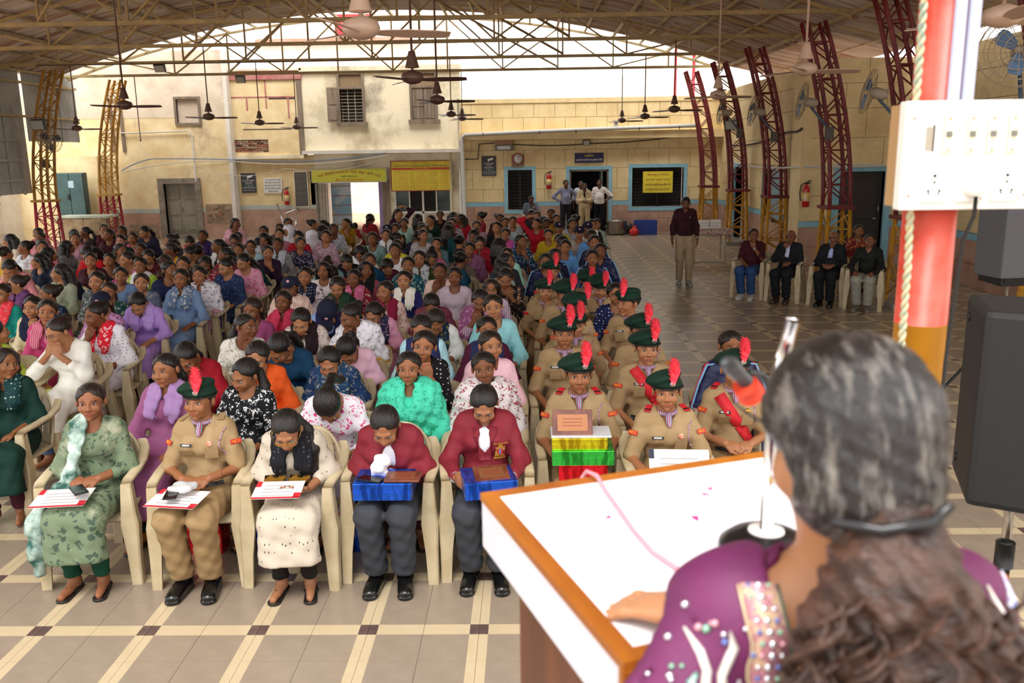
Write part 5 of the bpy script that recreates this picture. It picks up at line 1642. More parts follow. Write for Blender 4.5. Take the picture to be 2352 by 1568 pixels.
        m_blz = mat('blazer_maroon', '7a1624', .75, c2='84192a', scale=9, bump=.12, bscale=80)
        sh = wear(b, 'undershirt', pk, fabric('e8e8f0'), name='shirt'); bz = wear(b, 'blazer', pk, m_blz)
        obj('trousers', trousers_mesh('loose'), fabric('34363c'), b)
        Mc = on_cloth('blazer', pk, tuple(pose.T((.095,-.4,.80))), (0, 1, 0))
        cr = put('crest', plate(.062, .075, .003), mat('crest_gold', 'c8a040', .5, c2='8c1c24', scale=60, sharp=.05), bz, Mc)
        obj('crest_shield', plate(.034, .042, .005), mat('crest_shield', '5c94c8', .5, c2='d83838', pattern='stripe', scale=14), cr)
        obj('lettering', text_mesh('GUJARAT', .018, 'CENTER', .0006), m_yellowtxt, cr, (0, -.05, .002)); obj('lettering', text_mesh('2025', .016, 'CENTER', .0006), m_yellowtxt, cr, (0, .047, .002))
        obj('lettering', text_mesh('THAL SAINIK CAMP', .011, 'CENTER', .0006), m_yellowtxt, cr, (0, .062, .002))
        for s in (-1, 1):
            obj('lapel', strip_on('blazer', pk, [tuple(pose.T((s*(.012+.05*t), -.42, .735+.22*t))) for t in np.linspace(0, 1, 6)], .05, .003, 'lapel', .004), m_blz, bz)
        obj('shirt_front', strip_on('undershirt', pk, [tuple(pose.T((0, -.42, .76+.2*t))) for t in np.linspace(0, 1, 6)], .07, .006, 'shirt_front', .012), fabric('e8e8f0'), sh)
        if kind == 'F4': obj('tie', strip_on('undershirt', pk, [tuple(pose.T((0, -.42, .74+.2*t))) for t in np.linspace(0, 1, 6)], .032, .02, 'tie', .006), mat('tie_stripes', '182848', .6, c2='d03038', pattern='stripe', scale=22), b)
        for s in (-1, 1):
            wr, el = pose.arms[0 if s < 0 else 1][2], pose.arms[0 if s < 0 else 1][1]; dd = (el-wr)/np.linalg.norm(el-wr)
            obj('shirt_cuff', MB().tube([tuple(wr+dd*.0), tuple(wr+dd*.03)], .036, 12).mesh('shirt_cuff'), fabric('e8e8f0'), b)
        lab = 'person in maroon blazer %s in front row' % ('with tie unfolding a white cloth' if kind == 'F4' else 'looking down at a blue gift box')
    tag(b, lab, 'person', 'seated audience')
    persons.append(b)
    chair(x, cy, rz0, 'cream plastic armchair, %s' % where)
    # footwear where legs show
    if y < 5.9:
        p = POSES['0']; sh_kind = 'shoe' if kind in ('ncc', 'F4', 'F5') else 'sandal'
        for s in (0, 1):
            o = obj(sh_kind, shoe_mesh(sh_kind), m_leather if sh_kind == 'shoe' else mat('sandal_dark', '1a1614', .5), b, tuple(p.ank[s]*A3((1,1,0))+A3((0,.035 if sh_kind == 'shoe' else .04,.001))), (0, 0, .12 if s else -.12))
            if sh_kind == 'shoe': obj('sock', MB().tube([tuple(p.ank[s]+A3((0,0,-.0))), tuple(p.ank[s]+A3((0,.005,.12)))], .044, 10).mesh('sock'), m_black, b)
# ================================================================ MEN, STAFF AND THE REST OF THE HALL
def stand_trousers(kind):
    key = ('stand', kind)
    if key in _cl: return _cl[key]
    if kind == 'walk': L = [[(-.085,.05,.5), (-.085,-.02,.08), (-.075,.12,-.33)], [(.085,.05,.5), (.08,-.1,.1), (.075,-.11,-.34)]]
    else: L = [[(-.09,.05,.5), (-.1,.035,.06), (-.105,.06,-.34)], [(.09,.05,.5), (.1,.035,.06), (.105,.06,-.34)]]
    P = [ell((0,.05,.53), (.165,.125,.1))]
    for a, b, c in L: P += [cap(a, b, .095, .078), cap(b, c, .078, .062)]
    f0 = union(P, .03)
    fn = lambda Q: np.maximum(np.maximum(f0(Q)+wrinkle(Q, .003), -.37-Q[:, 2]), Q[:, 2]-.58)
    v, f = nets(fn, (-.25,-.25,-.4), (.25,.28,.64), .016)
    _cl[key] = (mesh_np('trousers', v, f, True), [l[2] for l in L]); return _cl[key]
def male(x, y, rz, pk, yaw, pitch, tone, hair, label, top, topkind, leg, shoe='101010', stand=False, walk=False, sc=1.0, extras='', inner=None, tash=True, group=None, hairm=None):
    z = .42*sc if stand else 0
    b, pose, M = make_person(x, y, rz, pk, yaw, pitch, tone, hair, 0 if y < 20 else 1, 0, sc, z, hairm or m_hair)
    if inner: wear(b, 'undershirt', pk, inner, name='shirt')
    g = wear(b, topkind, pk, top, name='jacket' if topkind == 'blazer' else None)
    if inner:
        obj('shirt_front', strip_on('undershirt', pk, [tuple(pose.T((0,-.42,.74+.22*t))) for t in np.linspace(0, 1, 6)], .075, .004, 'shirt_front', .012), inner, b)
        for s in (-1, 1): obj('lapel', strip_on('blazer', pk, [tuple(pose.T((s*(.014+.052*t),-.42,.72+.23*t))) for t in np.linspace(0, 1, 6)], .05, .003, 'lapel', .004), top, g)
    if stand:
        me, ank = stand_trousers('walk' if walk else 'plain'); obj('trousers', me, leg, b)
        for i, a in enumerate(ank): obj('shoe', shoe_mesh('shoe'), mat('shoe_'+shoe, shoe, .4), b, (a[0], a[1]+.02, -.42), (0, 0, .12 if i else -.12))
        obj('belt', MB().tube([(.168*math.cos(t), .055+.128*math.sin(t), .565) for t in np.linspace(0, 2*PI, 21)], .018, 6, True, False).mesh('belt'), m_black, b)
    else:
        legs = 'loose'
        obj('trousers', trousers_mesh('loose'), leg, b)
        p = POSES['0']
        for s in (0, 1): obj('shoe', shoe_mesh('shoe'), mat('shoe_'+shoe, shoe, .4), b, tuple(p.ank[s]*A3((1,1,0))+A3((0,.035,.001))), (0, 0, .12 if s else -.12))
    if 'g' in extras: headpart('glasses', glasses_mesh(), mat('glasses_dark', '1a1614', .3), b, M)
    if tash: headpart('moustache', MB().tube([(-.024,-.092,-.054), (-.01,-.1,-.048), (0,-.101,-.049), (.01,-.1,-.048), (.024,-.092,-.054)], [.002,.005,.005,.005,.002], 6).mesh('moustache'), m_irisd if 'w' not in extras else mat('moustache_grey', '8c8078', .7), b, M)
    wr, el = pose.arms[1][2], pose.arms[1][1]; dd = (el-wr)/np.linalg.norm(el-wr)
    obj('wristwatch', MB().tube([tuple(wr+dd*.015), tuple(wr+dd*.04)], .033, 12).mesh('wristwatch'), m_silver, b)
    tag(b, label, 'person', group)
    return b
rzm = math.radians
male(3.85, 15.0, rzm(-30), 'm1', 30, 5, '7c4c30', 'm', 'man in maroon shirt and blue jeans seated with hand on chin', fabric('3a0f18'), 'shirt', fabric('26406c'), 'b8b4b0', extras='g', tash=False, sc=.96, group='seated men at the right')
male(4.34, 14.6, rzm(-32), 'm2', 30, 0, '7a4a30', 'bald', 'bald man in black suit and glasses seated with legs crossed', fabric('14161c'), 'blazer', fabric('14161c'), '3c241c', extras='g', inner=fabric('b8c4e4'), tash=False, sc=.96, group='seated men at the right')
male(4.93, 14.25, rzm(-30), 'm3', 30, 0, '80503a', 'bald', 'moustached man in dark suit and pale blue shirt seated with clasped hands', fabric('16181e'), 'blazer', fabric('14161c'), '0c0c0c', extras='g', inner=fabric('a8b4e0'), sc=.96, group='seated men at the right')
male(5.36, 13.8, rzm(-30), 'm4', 10, 5, '80523a', 'm', 'man in black patterned shirt and grey trousers seated nearest the pole', fabric('181a18:floral:282c28'), 'shirt_long', fabric('8c8c80'), '6c645c', extras='w', sc=.96, group='seated men at the right')
for k, (x, y, r) in enumerate(((3.85, 15.01, -30), (4.34, 14.61, -32), (4.93, 14.26, -30), (5.36, 13.81, -30))):
    chair(x, y, rzm(r), 'cream plastic armchair at right aisle, ' + ['under the man in blue jeans', 'under the bald man in black suit', 'under the moustached man in suit', 'under the man in patterned shirt'][k], 'chairs of the seated men')
chair(5.62, 14.95, rzm(-10), 'cream plastic armchair behind the man in patterned shirt', 'chairs of the seated men')
b, pose, M = make_person(5.62, 14.94, rzm(-10), '0', -10, 5, '8a5a3c', 'b', 1)
wear(b, 'kurta', '0', fabric('7c1c2c:floral:c89848')); obj('trousers', trousers_mesh('slim'), fabric('5c1420'), b)
tag(b, 'person in red and gold saree seated behind the near pole', 'person')
wk = male(2.97, 16.55, rzm(-4), 's0', 0, 15, '6c4028', 'm', 'man in maroon shirt and khaki trousers walking up the aisle', fabric('2c0a14'), 'shirt_long', fabric('988468'), '8c8c88', stand=True, walk=True)
obj('pen', MB().tube([(.075,-.075,.83), (.075,-.082,.88)], .006, 6).mesh('pen'), m_silver, wk)
male(1.2, 26.9, rzm(12), 's1', 0, 5, '6e4630', 'm', 'man in blue-grey shirt with hands on hips by kitchen door', fabric('7c7c94'), 'shirt_long', fabric('1c1c20'), stand=True, group='men by the kitchen doorway')
male(1.66, 27.1, 0, 's0', 0, 5, '6e4630', 'm', 'man in white shirt behind the beige suit at kitchen door', fabric('c8c8d0'), 'shirt', fabric('28282c'), stand=True, sc=.98, group='men by the kitchen doorway')
male(1.72, 26.4, 0, 's2', -5, 5, '5c3826', 'm', 'man in beige suit standing before the kitchen door', fabric('b8a480'), 'blazer', fabric('b09c78'), stand=True, sc=.95, inner=fabric('2c0c14'), group='men by the kitchen doorway')
male(2.2, 26.9, rzm(-8), 's3', -10, 5, '6e4630', 'm', 'bearded man in white t-shirt and dark jeans by kitchen door', fabric('e0d8d4'), 'shirt', fabric('14141a'), stand=True, tash=True, group='men by the kitchen doorway')
chair(.12, 26.5, rzm(8), 'cream plastic armchair by the small blue window', 'chairs by the back wall')
sm = male(.12, 26.48, rzm(8), 'm1', 5, 20, '5c3826', 'm', 'man in grey t-shirt seated by the small blue window with phone', fabric('5c6470'), 'shirt', fabric('1c2030'), tash=False)
# woman with a child by the passage
b, pose, M = make_person(-3.43, 19.3, rzm(150), '0', 0, 0, '6c402c', 'b', 1)
wear(b, 'kurta', '0', fabric('8c1822:floral:a83838')); obj('trousers', trousers_mesh('slim'), fabric('6c1018'), b); tag(b, 'person in red saree turned to the passage with a child', 'person')
chair(-3.43, 19.31, rzm(150), 'cream plastic armchair of the person in red saree', 'chairs by the back wall')
b, pose, M = make_person(-3.72, 19.0, rzm(150), '0', 0, 0, '4c2c20', 's', 1, 0, .62, .3)
wear(b, 'kurta', '0', fabric('981c28')); tag(b, 'small child in red beside the person in red saree', 'person')
tag(MB().box(-.16, .16, -.16, .16, .0, .56, bev=.015).build('wooden_stool', m_wood, None, (-3.72, 19.02, 0)), 'small wooden stool the child in red sits on', 'stool')

# ---- ceiling fans
def fan_meshes():
    motor = MB().lathe([(0,.1),(.03,.1),(.11,.07),(.125,.03),(.12,0),(.08,-.03),(.03,-.045),(0,-.046)], n=20).mesh('motor')
    canopy = MB().lathe([(.018,.3),(.035,.3),(.045,.25),(.075,.14),(.08,.13),(0,.12)], n=16).mesh('canopy')
    b = MB(); v = []; f = []
    for (x, w, tz) in ((.1,.03,0), (.16,.045,.004), (.3,.06,.008), (.5,.062,.006), (.58,.052,.003), (.6,.03,.002)):
        v += [(x,-w,.012+tz), (x,w,-.006-tz), (x,w,-.011-tz), (x,-w,.007+tz)]
    for i in range(5):
        for k in range(4): f.append([i*4+k, i*4+(k+1) % 4, (i+1)*4+(k+1) % 4, (i+1)*4+k])
    f += [[3,2,1,0], [20,21,22,23]]
    return motor, canopy, b.add(v, f, False).mesh('blade')
fm = fan_meshes(); m_fan = mat('fan_brown', '5c4238', .45); m_fanl = mat('fan_beige', 'b89c88', .45)
fans = [(-6.5,25.4,3.25,0),(-6.55,22.05,3.27,0),(-6.65,18.8,3.29,0),(-6.48,14.5,3.31,0),(-1.8,25.4,3.42,0),(-1.83,22.05,3.4,0),(-1.41,14.4,3.31,0),(-1.24,9.96,3.3,0),(-1.08,6.05,3.3,1),(2.7,25.4,3.3,0),(2.9,22.05,3.28,0),(3.08,18.8,3.3,0),(2.98,14.1,3.3,1),(2.96,9.7,3.3,1),(3.08,6.0,3.3,1),(-11.1,22.05,3.2,0)]
for k, (x, y, z, lt) in enumerate(fans):
    col_ = ['leftmost line', 'left line', 'middle line', 'right line'][0 if x < -10 else 1 if x < -5 else 2 if x < 1 else 3]
    same = sorted([f[1] for f in fans if (f[0] < -10, f[0] < -5, f[0] < 1) == (x < -10, x < -5, x < 1)])
    lab = '%s ceiling fan on a long rod, %s, %s from the stage' % ('beige' if lt else 'brown', col_, ordinal(same.index(y)+1))
    t = tag(empty('ceiling_fan', (x, y, z), random.uniform(-.25, .25)), lab, 'fan', 'ceiling fans'); mm = m_fanl if lt else m_fan
    top = (4.71 if min(abs(y-q_) for q_ in TY) < .1 else arc(x)-.06) - z
    MB().tube([(0,0,.1), (0,0,top)], .013, 8).build('rod', mm, t)
    obj('motor', fm[0], mm, t); obj('canopy', fm[1], mm, t)
    for q_ in range(3): obj('blade', fm[2], mm, t, None, (0, 0, .12+q_*2*PI/3))
t = empty('hanging_rod', (-11.0, 25.4, 2.95)); MB().tube([(0,0,0), (0,0,1.78)], .014, 8).build('rod', m_fan, t); MB().lathe([(.02,0),(.03,.02),(.012,.05)], n=10).build('end_hook', m_fan, t)
tag(t, 'bare hanging fan rod near the old double door', 'rod')

# ---- wall fans on brackets
def cage_fan(x, y, z, rz, tilt, label, r=.33, mblade=None):
    t = tag(empty('wall_fan', (x, y, z), rz), label, 'fan', 'wall fans on the right columns')
    M = Matrix.Rotation(tilt, 4, 'X')
    mg = mat('cage_wire', 'a8987c', .5, .1)
    for yy, n in ((-.09, (.35, .6, .85, 1.0)), (.09, (.45, .75, 1.0))):
        for q_ in n:
            dy = yy*(1-q_*q_*.75)
            MB().tube([M @ Vector((r*q_*math.cos(a), dy, r*q_*math.sin(a))) for a in np.linspace(0, 2*PI, 25)], .005, 5, True, False).build('cage_ring', mg, t)
        for a in np.linspace(0, 2*PI, 17)[:-1]:
            MB().tube([M @ Vector((r*q_*math.cos(a), yy*(1-q_*q_*.75), r*q_*math.sin(a))) for q_ in (.12, .5, .8, 1.0)], .0036, 4, True, False).build('cage_wire', mg, t)
    for q_ in range(3):
        a = q_*2*PI/3+.4
        bl = MB(); v = []; f = []
        for (d, w) in ((.05,.03), (.12,.06), (.2,.075), (.26,.055)):
            for s in (-1, 1): v.append(M @ Vector((d*math.cos(a)-s*w*math.sin(a), -.02+s*.03, d*math.sin(a)+s*w*math.cos(a))))
            for s in (1, -1): v.append(M @ Vector((d*math.cos(a)-s*w*math.sin(a), -.015+s*.03, d*math.sin(a)+s*w*math.cos(a))))
        for i in range(3):
            for k in range(4): f.append([i*4+k, i*4+(k+1) % 4, (i+1)*4+(k+1) % 4, (i+1)*4+k])
        f += [[0,1,2,3],[15,14,13,12]]
        bl.add(v, f).build('blade', mblade or mat('blade_blue', '54749c', .5), t)
    MB().tube([M @ Vector((0,.02,0)), M @ Vector((0,.1,0)), M @ Vector((0,.24,0)), M @ Vector((0,.28,0))], [.05,.085,.08,.04], 14).build('motor', mat('motor_grey', 'a89c8c', .5), t)
    MB().tube([M @ Vector((0,.17,-.07)), (.03,.3,-.28), (.06,.48,-.5)], .022, 8).build('bracket', mat('bracket_blue', '44566c', .5), t)
    MB().box(-.02,.13,.42,.57,-.68,-.46, bev=.01).build('mount_box', mat('mount_dark', '4c443c', .6), t)
    return t
cage_fan(5.05, 23.4, 3.45, rzm(-112), -.2, 'caged wall fan on second lattice column from the kitchen')
cage_fan(5.03, 20.1, 3.32, rzm(-112), -.2, 'caged wall fan on third lattice column from the kitchen')
cage_fan(4.92, 16.2, 3.32, rzm(-110), -.2, 'caged wall fan beside the column by the blue framed door')
cage_fan(5.07, 13.5, 3.31, rzm(-115), -.25, 'caged wall fan left of the near pole')
cage_fan(4.98, 9.3, 3.45, rzm(-28), -.25, 'large caged wall fan with blue blades right of the pole', .38)
cage_fan(-12.15, 22.7, 2.95, rzm(55), -.1, 'dark caged wall fan on the left ochre column', .3, mat('blade_dark', '2c3440', .5))

# ---- floodlights
def flood(x, y, z, rz, label, s=1.0, tilt=.3):
    t = tag(empty('floodlight', (x, y, z), rz), label, 'floodlight', 'floodlights'); M = Matrix.Rotation(tilt, 4, 'X') @ Matrix.Scale(s, 4)
    MB().box(-.13,.13,-.04,.05,-.1,.1, M=M, bev=.01).build('housing', mat('housing_black', '1c1c1c', .5), t)
    MB().box(-.115,.115,-.05,-.041,-.085,.085, M=M).build('lens', mat('lens_grey', 'a8a8a0', .15), t)
    MB().tube([M @ Vector((-.14,0,0)), M @ Vector((-.14,.06,.12)), M @ Vector((.14,.06,.12)), M @ Vector((.14,0,0))], .008, 6).build('yoke', mat('housing_black', '1c1c1c', .5), t)
flood(-12.3, 22.5, 3.35, 0, 'square floodlight on the left ochre column', 1.3)
flood(-8.9, 22.05, 4.62, 0, 'floodlight under the second truss from back', 1.0, .6)
flood(-8.0, 25.4, 4.6, 0, 'small floodlight under the rearmost truss', 1.0, .6)
flood(1.84, 27.45, 2.74, 0, 'small floodlight above the kitchen sign', .75, .1)
flood(5.3, 23.36, 3.1, rzm(-10), 'grey floodlight on column near the kitchen end', 1.2, .1)
flood(5.55, 13.55, 2.9, rzm(-30), 'small floodlight below the wall fan', .7, .3)
flood(5.45, 9.3, 3.0, rzm(-20), 'floodlight beside the large wall fan', .9, .1)
flood(-13.2, 21.8, 2.9, rzm(20), 'small floodlight at the far left edge', .8, .5)

# ---- fire extinguishers
def ext(x, y, z, rz, label):
    t = tag(empty('fire_extinguisher', (x, y, z), rz), label, 'extinguisher', 'fire extinguishers')
    MB().lathe([(0,0),(.06,0),(.075,.02),(.075,.36),(.06,.42),(.025,.45),(.025,.48),(0,.48)], n=18).build('cylinder', mat('ext_red', 'b8161c', .3), t)
    MB().lathe([(.0765,.12),(.0765,.3)], n=18).build('sticker', mat('ext_label', 'e0d8c8', .5, c2='d8b030', scale=25, sharp=.03), t)
    MB().box(-.02,.07,-.02,.02,.48,.52).box(.02,.1,-.015,.015,.53,.55).build('valve', m_black, t)
    MB().tube([(-.02,0,.5), (-.11,0,.46), (-.14,-.02,.3), (-.12,-.03,.12)], .012, 6).build('hose', m_black, t)
ext(.69, YB-.1, 1.36, 0, 'red fire extinguisher on kitchen wall beside small window')
ext(-7.5, YB-.1, .98, 0, 'red fire extinguisher beside the black stone tablet')
ext(5.9, 18.8, 1.28, 0, 'red fire extinguisher on the cream pier behind seated men')

# ---- signs and lettering
def board(name, x0, x1, z0, z1, y, m, label, cat='sign', frame=None, th=.025):
    o = tag(empty(name, ((x0+x1)/2, y, (z0+z1)/2)), label, cat); w, h = x1-x0, z1-z0
    MB().box(-w/2, w/2, -th/2, th/2, -h/2, h/2, bev=.004).build('panel', m, o)
    if frame:
        b = MB(); q_ = .025
        b.box(-w/2-q_, -w/2, -th, th*.6, -h/2-q_, h/2+q_).box(w/2, w/2+q_, -th, th*.6, -h/2-q_, h/2+q_).box(-w/2, w/2, -th, th*.6, h/2, h/2+q_).box(-w/2, w/2, -th, th*.6, -h/2-q_, -h/2); b.build('frame', frame, o)
    return o, w, h
tw = mat('text_white', 'e8e4dc', .6); ty = mat('text_yellow', 'e8c838', .6); tr = mat('text_maroon', '9c1830', .6); tn = mat('text_navy', '1c1c4c', .6); tk = mat('text_dark', '2a2420', .6)
m_yb = mat('sign_yellow', 'dcc838', .6, c2='d0b82c', scale=2); m_nb = mat('sign_navy', '20204c', .6); m_db = mat('sign_charcoal', '38383a', .6)
o, w, h = board('committee_board', -4.17, -2.35, 1.38, 2.26, YB-.2, m_yb, 'yellow committee notice board above the office window', frame=mat('frame_red', '8c2c24', .6))
text('શ્રી ભાવનગર દશાશ્રીમાળી મેશ્રી વિણક જ્ઞાિત', w*.9, .085, tk, o, (0, -.017, .3)); text('૨જી. નં. એ/૧૫૦૬', w*.3, .035, tr, o, (0, -.017, .4))
MB().box(-w/2+.02, w/2-.02, -.016, -.012, .185, .25).build('red_strip', mat('strip_red', 'b03020', .6), o); text('કારોબારી સભ્યશ્રીઓ', w*.3, .045, ty, o, (0, -.018, .217))
for r in range(8):
    z = .15-r*.075
    MB().box(-w/2+.03, w/2-.03, -.0135, -.0125, z-.034, z-.031).build('table_rule', tr, o)
    for cx, ww in ((-.62, .42), (-.27, .16), (.02, .26), (.36, .3), (.72, .24)):
        text(['પ્રમુખશ્રી','ઉપપ્રમુખ','મંત્રીશ્રી','સભ્યશ્રી','ખજાનચી'][(r+int(cx*10)) % 5], ww, .036, tk if cx in (-.27, .36) else tr, o, (cx, -.014, z), ext=.001, res=1)
for x in (-.83, -.4, -.14, .17, .54): MB().box(x, x+.004, -.0135, -.0125, -h/2+.03, .18).build('table_rule', tr, o)
o, w, h = board('entrance_banner', -6.64, -4.34, 1.67, 2.06, YB-.2, mat('banner_yellow_green', 'd8c030', .6, c2='a8b838', scale=1.2, sharp=.2, c3='d87830'), 'yellow and green banner over the passage to the street', 'banner', mat('frame_grey', 'a8a090', .6))
for i, ch in enumerate(['શ્રી', 'ભાવનગર', 'દશાશ્રીમાળી', 'મેશ્રી', 'વિણક', 'જ્ઞાિત', 'વાડી']):
    cx = [-.88, -.6, -.22, .14, .4, .66, .9][i]; ww = [.16, .3, .4, .22, .2, .2, .18][i]
    text(ch, ww, .1, tr, o, (cx, -.018, .11-.14*cx*cx), (PI/2, cx*.22, 0))
text('૨જી.નં.એ/૧૫૦૬', .5, .055, tk, o, (0, -.018, -.02)); text('ફોન નં. ૨૫૧૨૨૭૭', .85, .085, mat('text_red', 'd02818', .6), o, (0, -.018, -.13))
o, w, h = board('kitchen_sign', 1.49, 2.37, 2.14, 2.44, YB-.05, m_nb, 'navy sign with yellow lettering above the kitchen doorway')
text('રસોઈઘર', w*.32, .085, ty, o, (0, -.016, .075)); text('સ્વ.શ્રી પ્રાણજીવનદાસ કુબેરદાસ મોદી', w*.92, .085, tw, o, (0, -.016, -.06))
o, w, h = board('food_banner', 3.6, 4.52, 1.2, 1.85, YB-.04, m_yb, 'yellow cloth banner hung on the wide blue window', 'banner')
for i, (s_, mm, ww) in enumerate((('જમવાનું ન બગાડો', tr, .72), ('અનાજને મહત્વ આપો.', tr, .78), ('આપણે નસીબદાર છીએ કે', tn, .84), ('આપણને જમવાનું મળે છે.', tn, .8))): text(s_, w*ww, .085, mm, o, (0, -.016, .23-.15*i))
def cctv(x0, x1, z0, z1, label, lines):
    o, w, h = board('camera_notice', x0, x1, z0, z1, YB-.03, m_db, label)
    M = Matrix.Translation((.04, -.02, h*.32)) @ Matrix.Rotation(-.3, 4, 'Y')
    MB().box(-.07,.07,-.006,.004,-.03,.03, M=M, bev=.003).box(.06,.1,-.006,.004,-.022,.022, M=M, bev=.003).tube([(0,-.018,h*.32-.04), (-.03,-.018,h*.32-.09)], .008, 6).build('camera_symbol', tw, o)
    for (s_, ww, hh, z) in lines: text(s_, w*ww, hh, tw if s_ != 'TSC' else mat('text_teal', '8cb8b0', .6), o, (0, -.016, z))
cctv(-1.39, -.94, 1.78, 2.39, 'charcoal camera surveillance notice near the wall clock', [('You are under', .72, .05, .08), ('CCTV', .36, .045, .02), ('Surveillance', .64, .045, -.04), ('TSC', .6, .05, -.115), ('Techno Solutions Pvt Ltd', .88, .035, -.18), ('Hotel Solutions', .8, .022, -.24)])
cctv(-8.91, -8.45, 1.36, 1.97, 'charcoal camera surveillance notice left of the white sign', [('તમે CCTV કેમેરાની', .8, .05, .08), ('નજરમાં છો.', .5, .05, .01), ('TSC', .55, .05, -.07), ('Techno Solutions Pvt Ltd', .86, .035, -.14), ('Hotel Solutions', .8, .022, -.22)])
o, w, h = board('white_notice', -8.21, -7.63, 1.35, 1.82, YB-.03, mat('sign_white', 'd8d4cc', .6), 'white enamel notice with dark Gujarati lettering')
for i, s_ in enumerate(('આ ધર્મશાળાની અંદર', 'બીડી-પીવું કે અન્ય કોઈ', 'કેફી દ્રવ્ય રાખવામાં આવશે', 'તો તેને પોલીસને આધીન', 'કરવામાં આવશે.')): text(s_, w*(.86 if i < 4 else .5), .055, tk, o, (0, -.016, .17-.085*i))
o, w, h = board('stone_tablet', -7.23, -6.84, .93, 1.98, YB-.04, mat('tablet_black', '1c1a18', .35), 'black stone tablet with carved golden lettering', 'tablet', m_stain)
for i in range(16): text(['સખાવત કરનાર દાતાઓ', 'શ્રીમતી રૂપિયા ૫૦૦૧', 'સ્વ. શેઠશ્રી પરિવાર'][i % 3], w*.84, .034, mat('text_goldish', 'b8a070', .5), o, (0, -.016, .46-.061*i), ext=.001, res=1)
o, w, h = board('yellow_placard', -13.3, -12.95, 1.72, 2.25, 20.2, m_yb, 'yellow placard with red lettering at the far left', 'placard')
for i, s_ in enumerate(('૨સોડાં', '૯૧૧૫', 'ભાડે')): text(s_, w*.8, .1, tr, o, (0, -.016, .14-.15*i))
# wall clock
t = tag(empty('wall_clock', (-.26, YB-.05, 2.29)), 'round white wall clock with red rim above small window', 'clock')
Mc = Matrix.Rotation(PI/2, 4, 'X')
MB().box(-.2,.18,.0,.04,-.26,.12).build('backing', mat('cardboard', '8c745c', .8), t)
MB().lathe([(.15,0),(.175,0),(.175,.04),(.15,.045)], n=28, M=Mc, close=False).build('rim', mat('clock_red', 'a02830', .4), t); MB().lathe([(.152,.0),(.152,.02)], n=28, M=Mc).build('dial', mat('dial_white', 'e0dcd4', .4), t)
for a in range(12): MB().box(-.005,.005,-.03,-.024,.115,.138, M=Matrix.Rotation(a*PI/6, 4, 'Y')).build('hour_mark', m_black, t)
MB().box(-.006,.006,-.034,-.03,-.02,.085, M=Matrix.Rotation(.12, 4, 'Y')).build('hour_hand', m_black, t); MB().box(-.004,.004,-.037,-.034,-.02,.125, M=Matrix.Rotation(.35, 4, 'Y')).build('minute_hand', m_black, t)
# wall box, pipes, cables
t = tag(empty('junction_box', (-.69, YB-.1, 2.7)), 'brown and grey switch box under the canopy', 'box'); MB().box(-.27,.27,-.06,.1,.02,.18, bev=.008).build('cover', mat('box_brown', '9c7a58', .7), t); MB().box(-.28,.28,-.08,.1,-.15,.01, bev=.008).build('case', mat('box_grey', '70706c', .6), t); MB().box(-.2,.2,-.086,-.078,-.12,-.02).build('window_strip', mat('lens_grey', 'a8a8a0', .15), t)
m_pvc = mat('pvc_grey', 'b8b4ac', .4)
t = tag(empty('rain_pipe', (0, 0, 0)), 'grey drain pipe along the kitchen canopy and down the corner', 'pipe')
MB().tube([(5.2, 27.1, 3.2), (2.7, 27.1, 3.15), (0, 27.1, 3.08), (-1.85, 27.1, 3.02), (-1.95, 27.1, 2.95), (-1.95, 27.1, 2.7), (-1.92, 27.12, .4)], .06, 10).build('pipe_run', m_pvc, t)
for x in (-1.3, .4, 1.5, 3.4, 4.6): MB().tube([(x, 27.08, 3.16+x*.02-.07), (x, 27.03, 3.1+x*.02), (x, 27.08, 3.0+x*.02)], .012, 6).build('clip', m_black, t)
MB().tube([(2.7, 27.1, 3.15), (2.7, 27.1, 3.34)], .065, 10).build('tee', m_pvc, t)
o = tag(MB().tube([(-2.06, 27.45, 4.1), (-2.06, 27.45, .3)], .035, 8).build('white_pipe', mat('pipe_white', 'd8d4cc', .5)), 'thin white pipe at the corner of the stained storey', 'pipe')
o = tag(MB().tube([(-2.32, 27.25, 2.6), (-2.32, 27.25, .2)], .04, 8).build('cream_pipe', mat('pipe_cream', 'c8bc94', .5)), 'cream downpipe beside the office window', 'pipe')
o = tag(MB().tube([(-12.9, 27.1, 3.24), (-12, 27.12, 3.22), (-10.3, 27.12, 3.26), (-10.17, 27.12, 3.2), (-10.16, 27.12, 1.75)], .02, 8).build('wall_conduit', m_pvc), 'pale cable conduit across the old cream wall', 'conduit')
m_cabb = mat('cable_blue', '4c6c98', .5); m_cabw = mat('cable_white', 'c8c4bc', .5); m_cabk = mat('cable_dark', '34302c', .6)
def cable(pts, m, label, r=.014):
    return tag(MB().tube(pts, r, 6).build('cable', m), label, 'cable')
def sag(a, b, n=8, s=.1): return [(a[0]+(b[0]-a[0])*t, a[1]+(b[1]-a[1])*t, a[2]+(b[2]-a[2])*t - s*4*t*(1-t)) for t in np.linspace(0, 1, n)]
cable(sag((-12.4, 27.05, 2.1), (-11.4, 27.0, 2.45), s=-.05)+sag((-11.3, 27.0, 2.45), (-8.3, 27.2, 2.35), s=-.02)+sag((-8.2, 27.2, 2.34), (-4.3, 27.1, 2.52), s=.1), m_cabb, 'blue cable strung along the old facade')
cable([(p[0], p[1]-.03, p[2]-.05) for p in sag((-12.4, 27.05, 2.1), (-9, 27.0, 2.4), s=-.12)+sag((-8.9, 27.1, 2.38), (-4.2, 27.1, 2.5), s=.16)], m_cabw, 'white cable strung below the blue cable')
cable(sag((-10.1, 27.0, 2.2), (-7.4, 27.1, 2.1), s=.25)+sag((-7.3, 27.1, 2.1), (-4.5, 27.1, 2.3), s=.18), m_cabw, 'thin white wire sagging above the notices', .008)
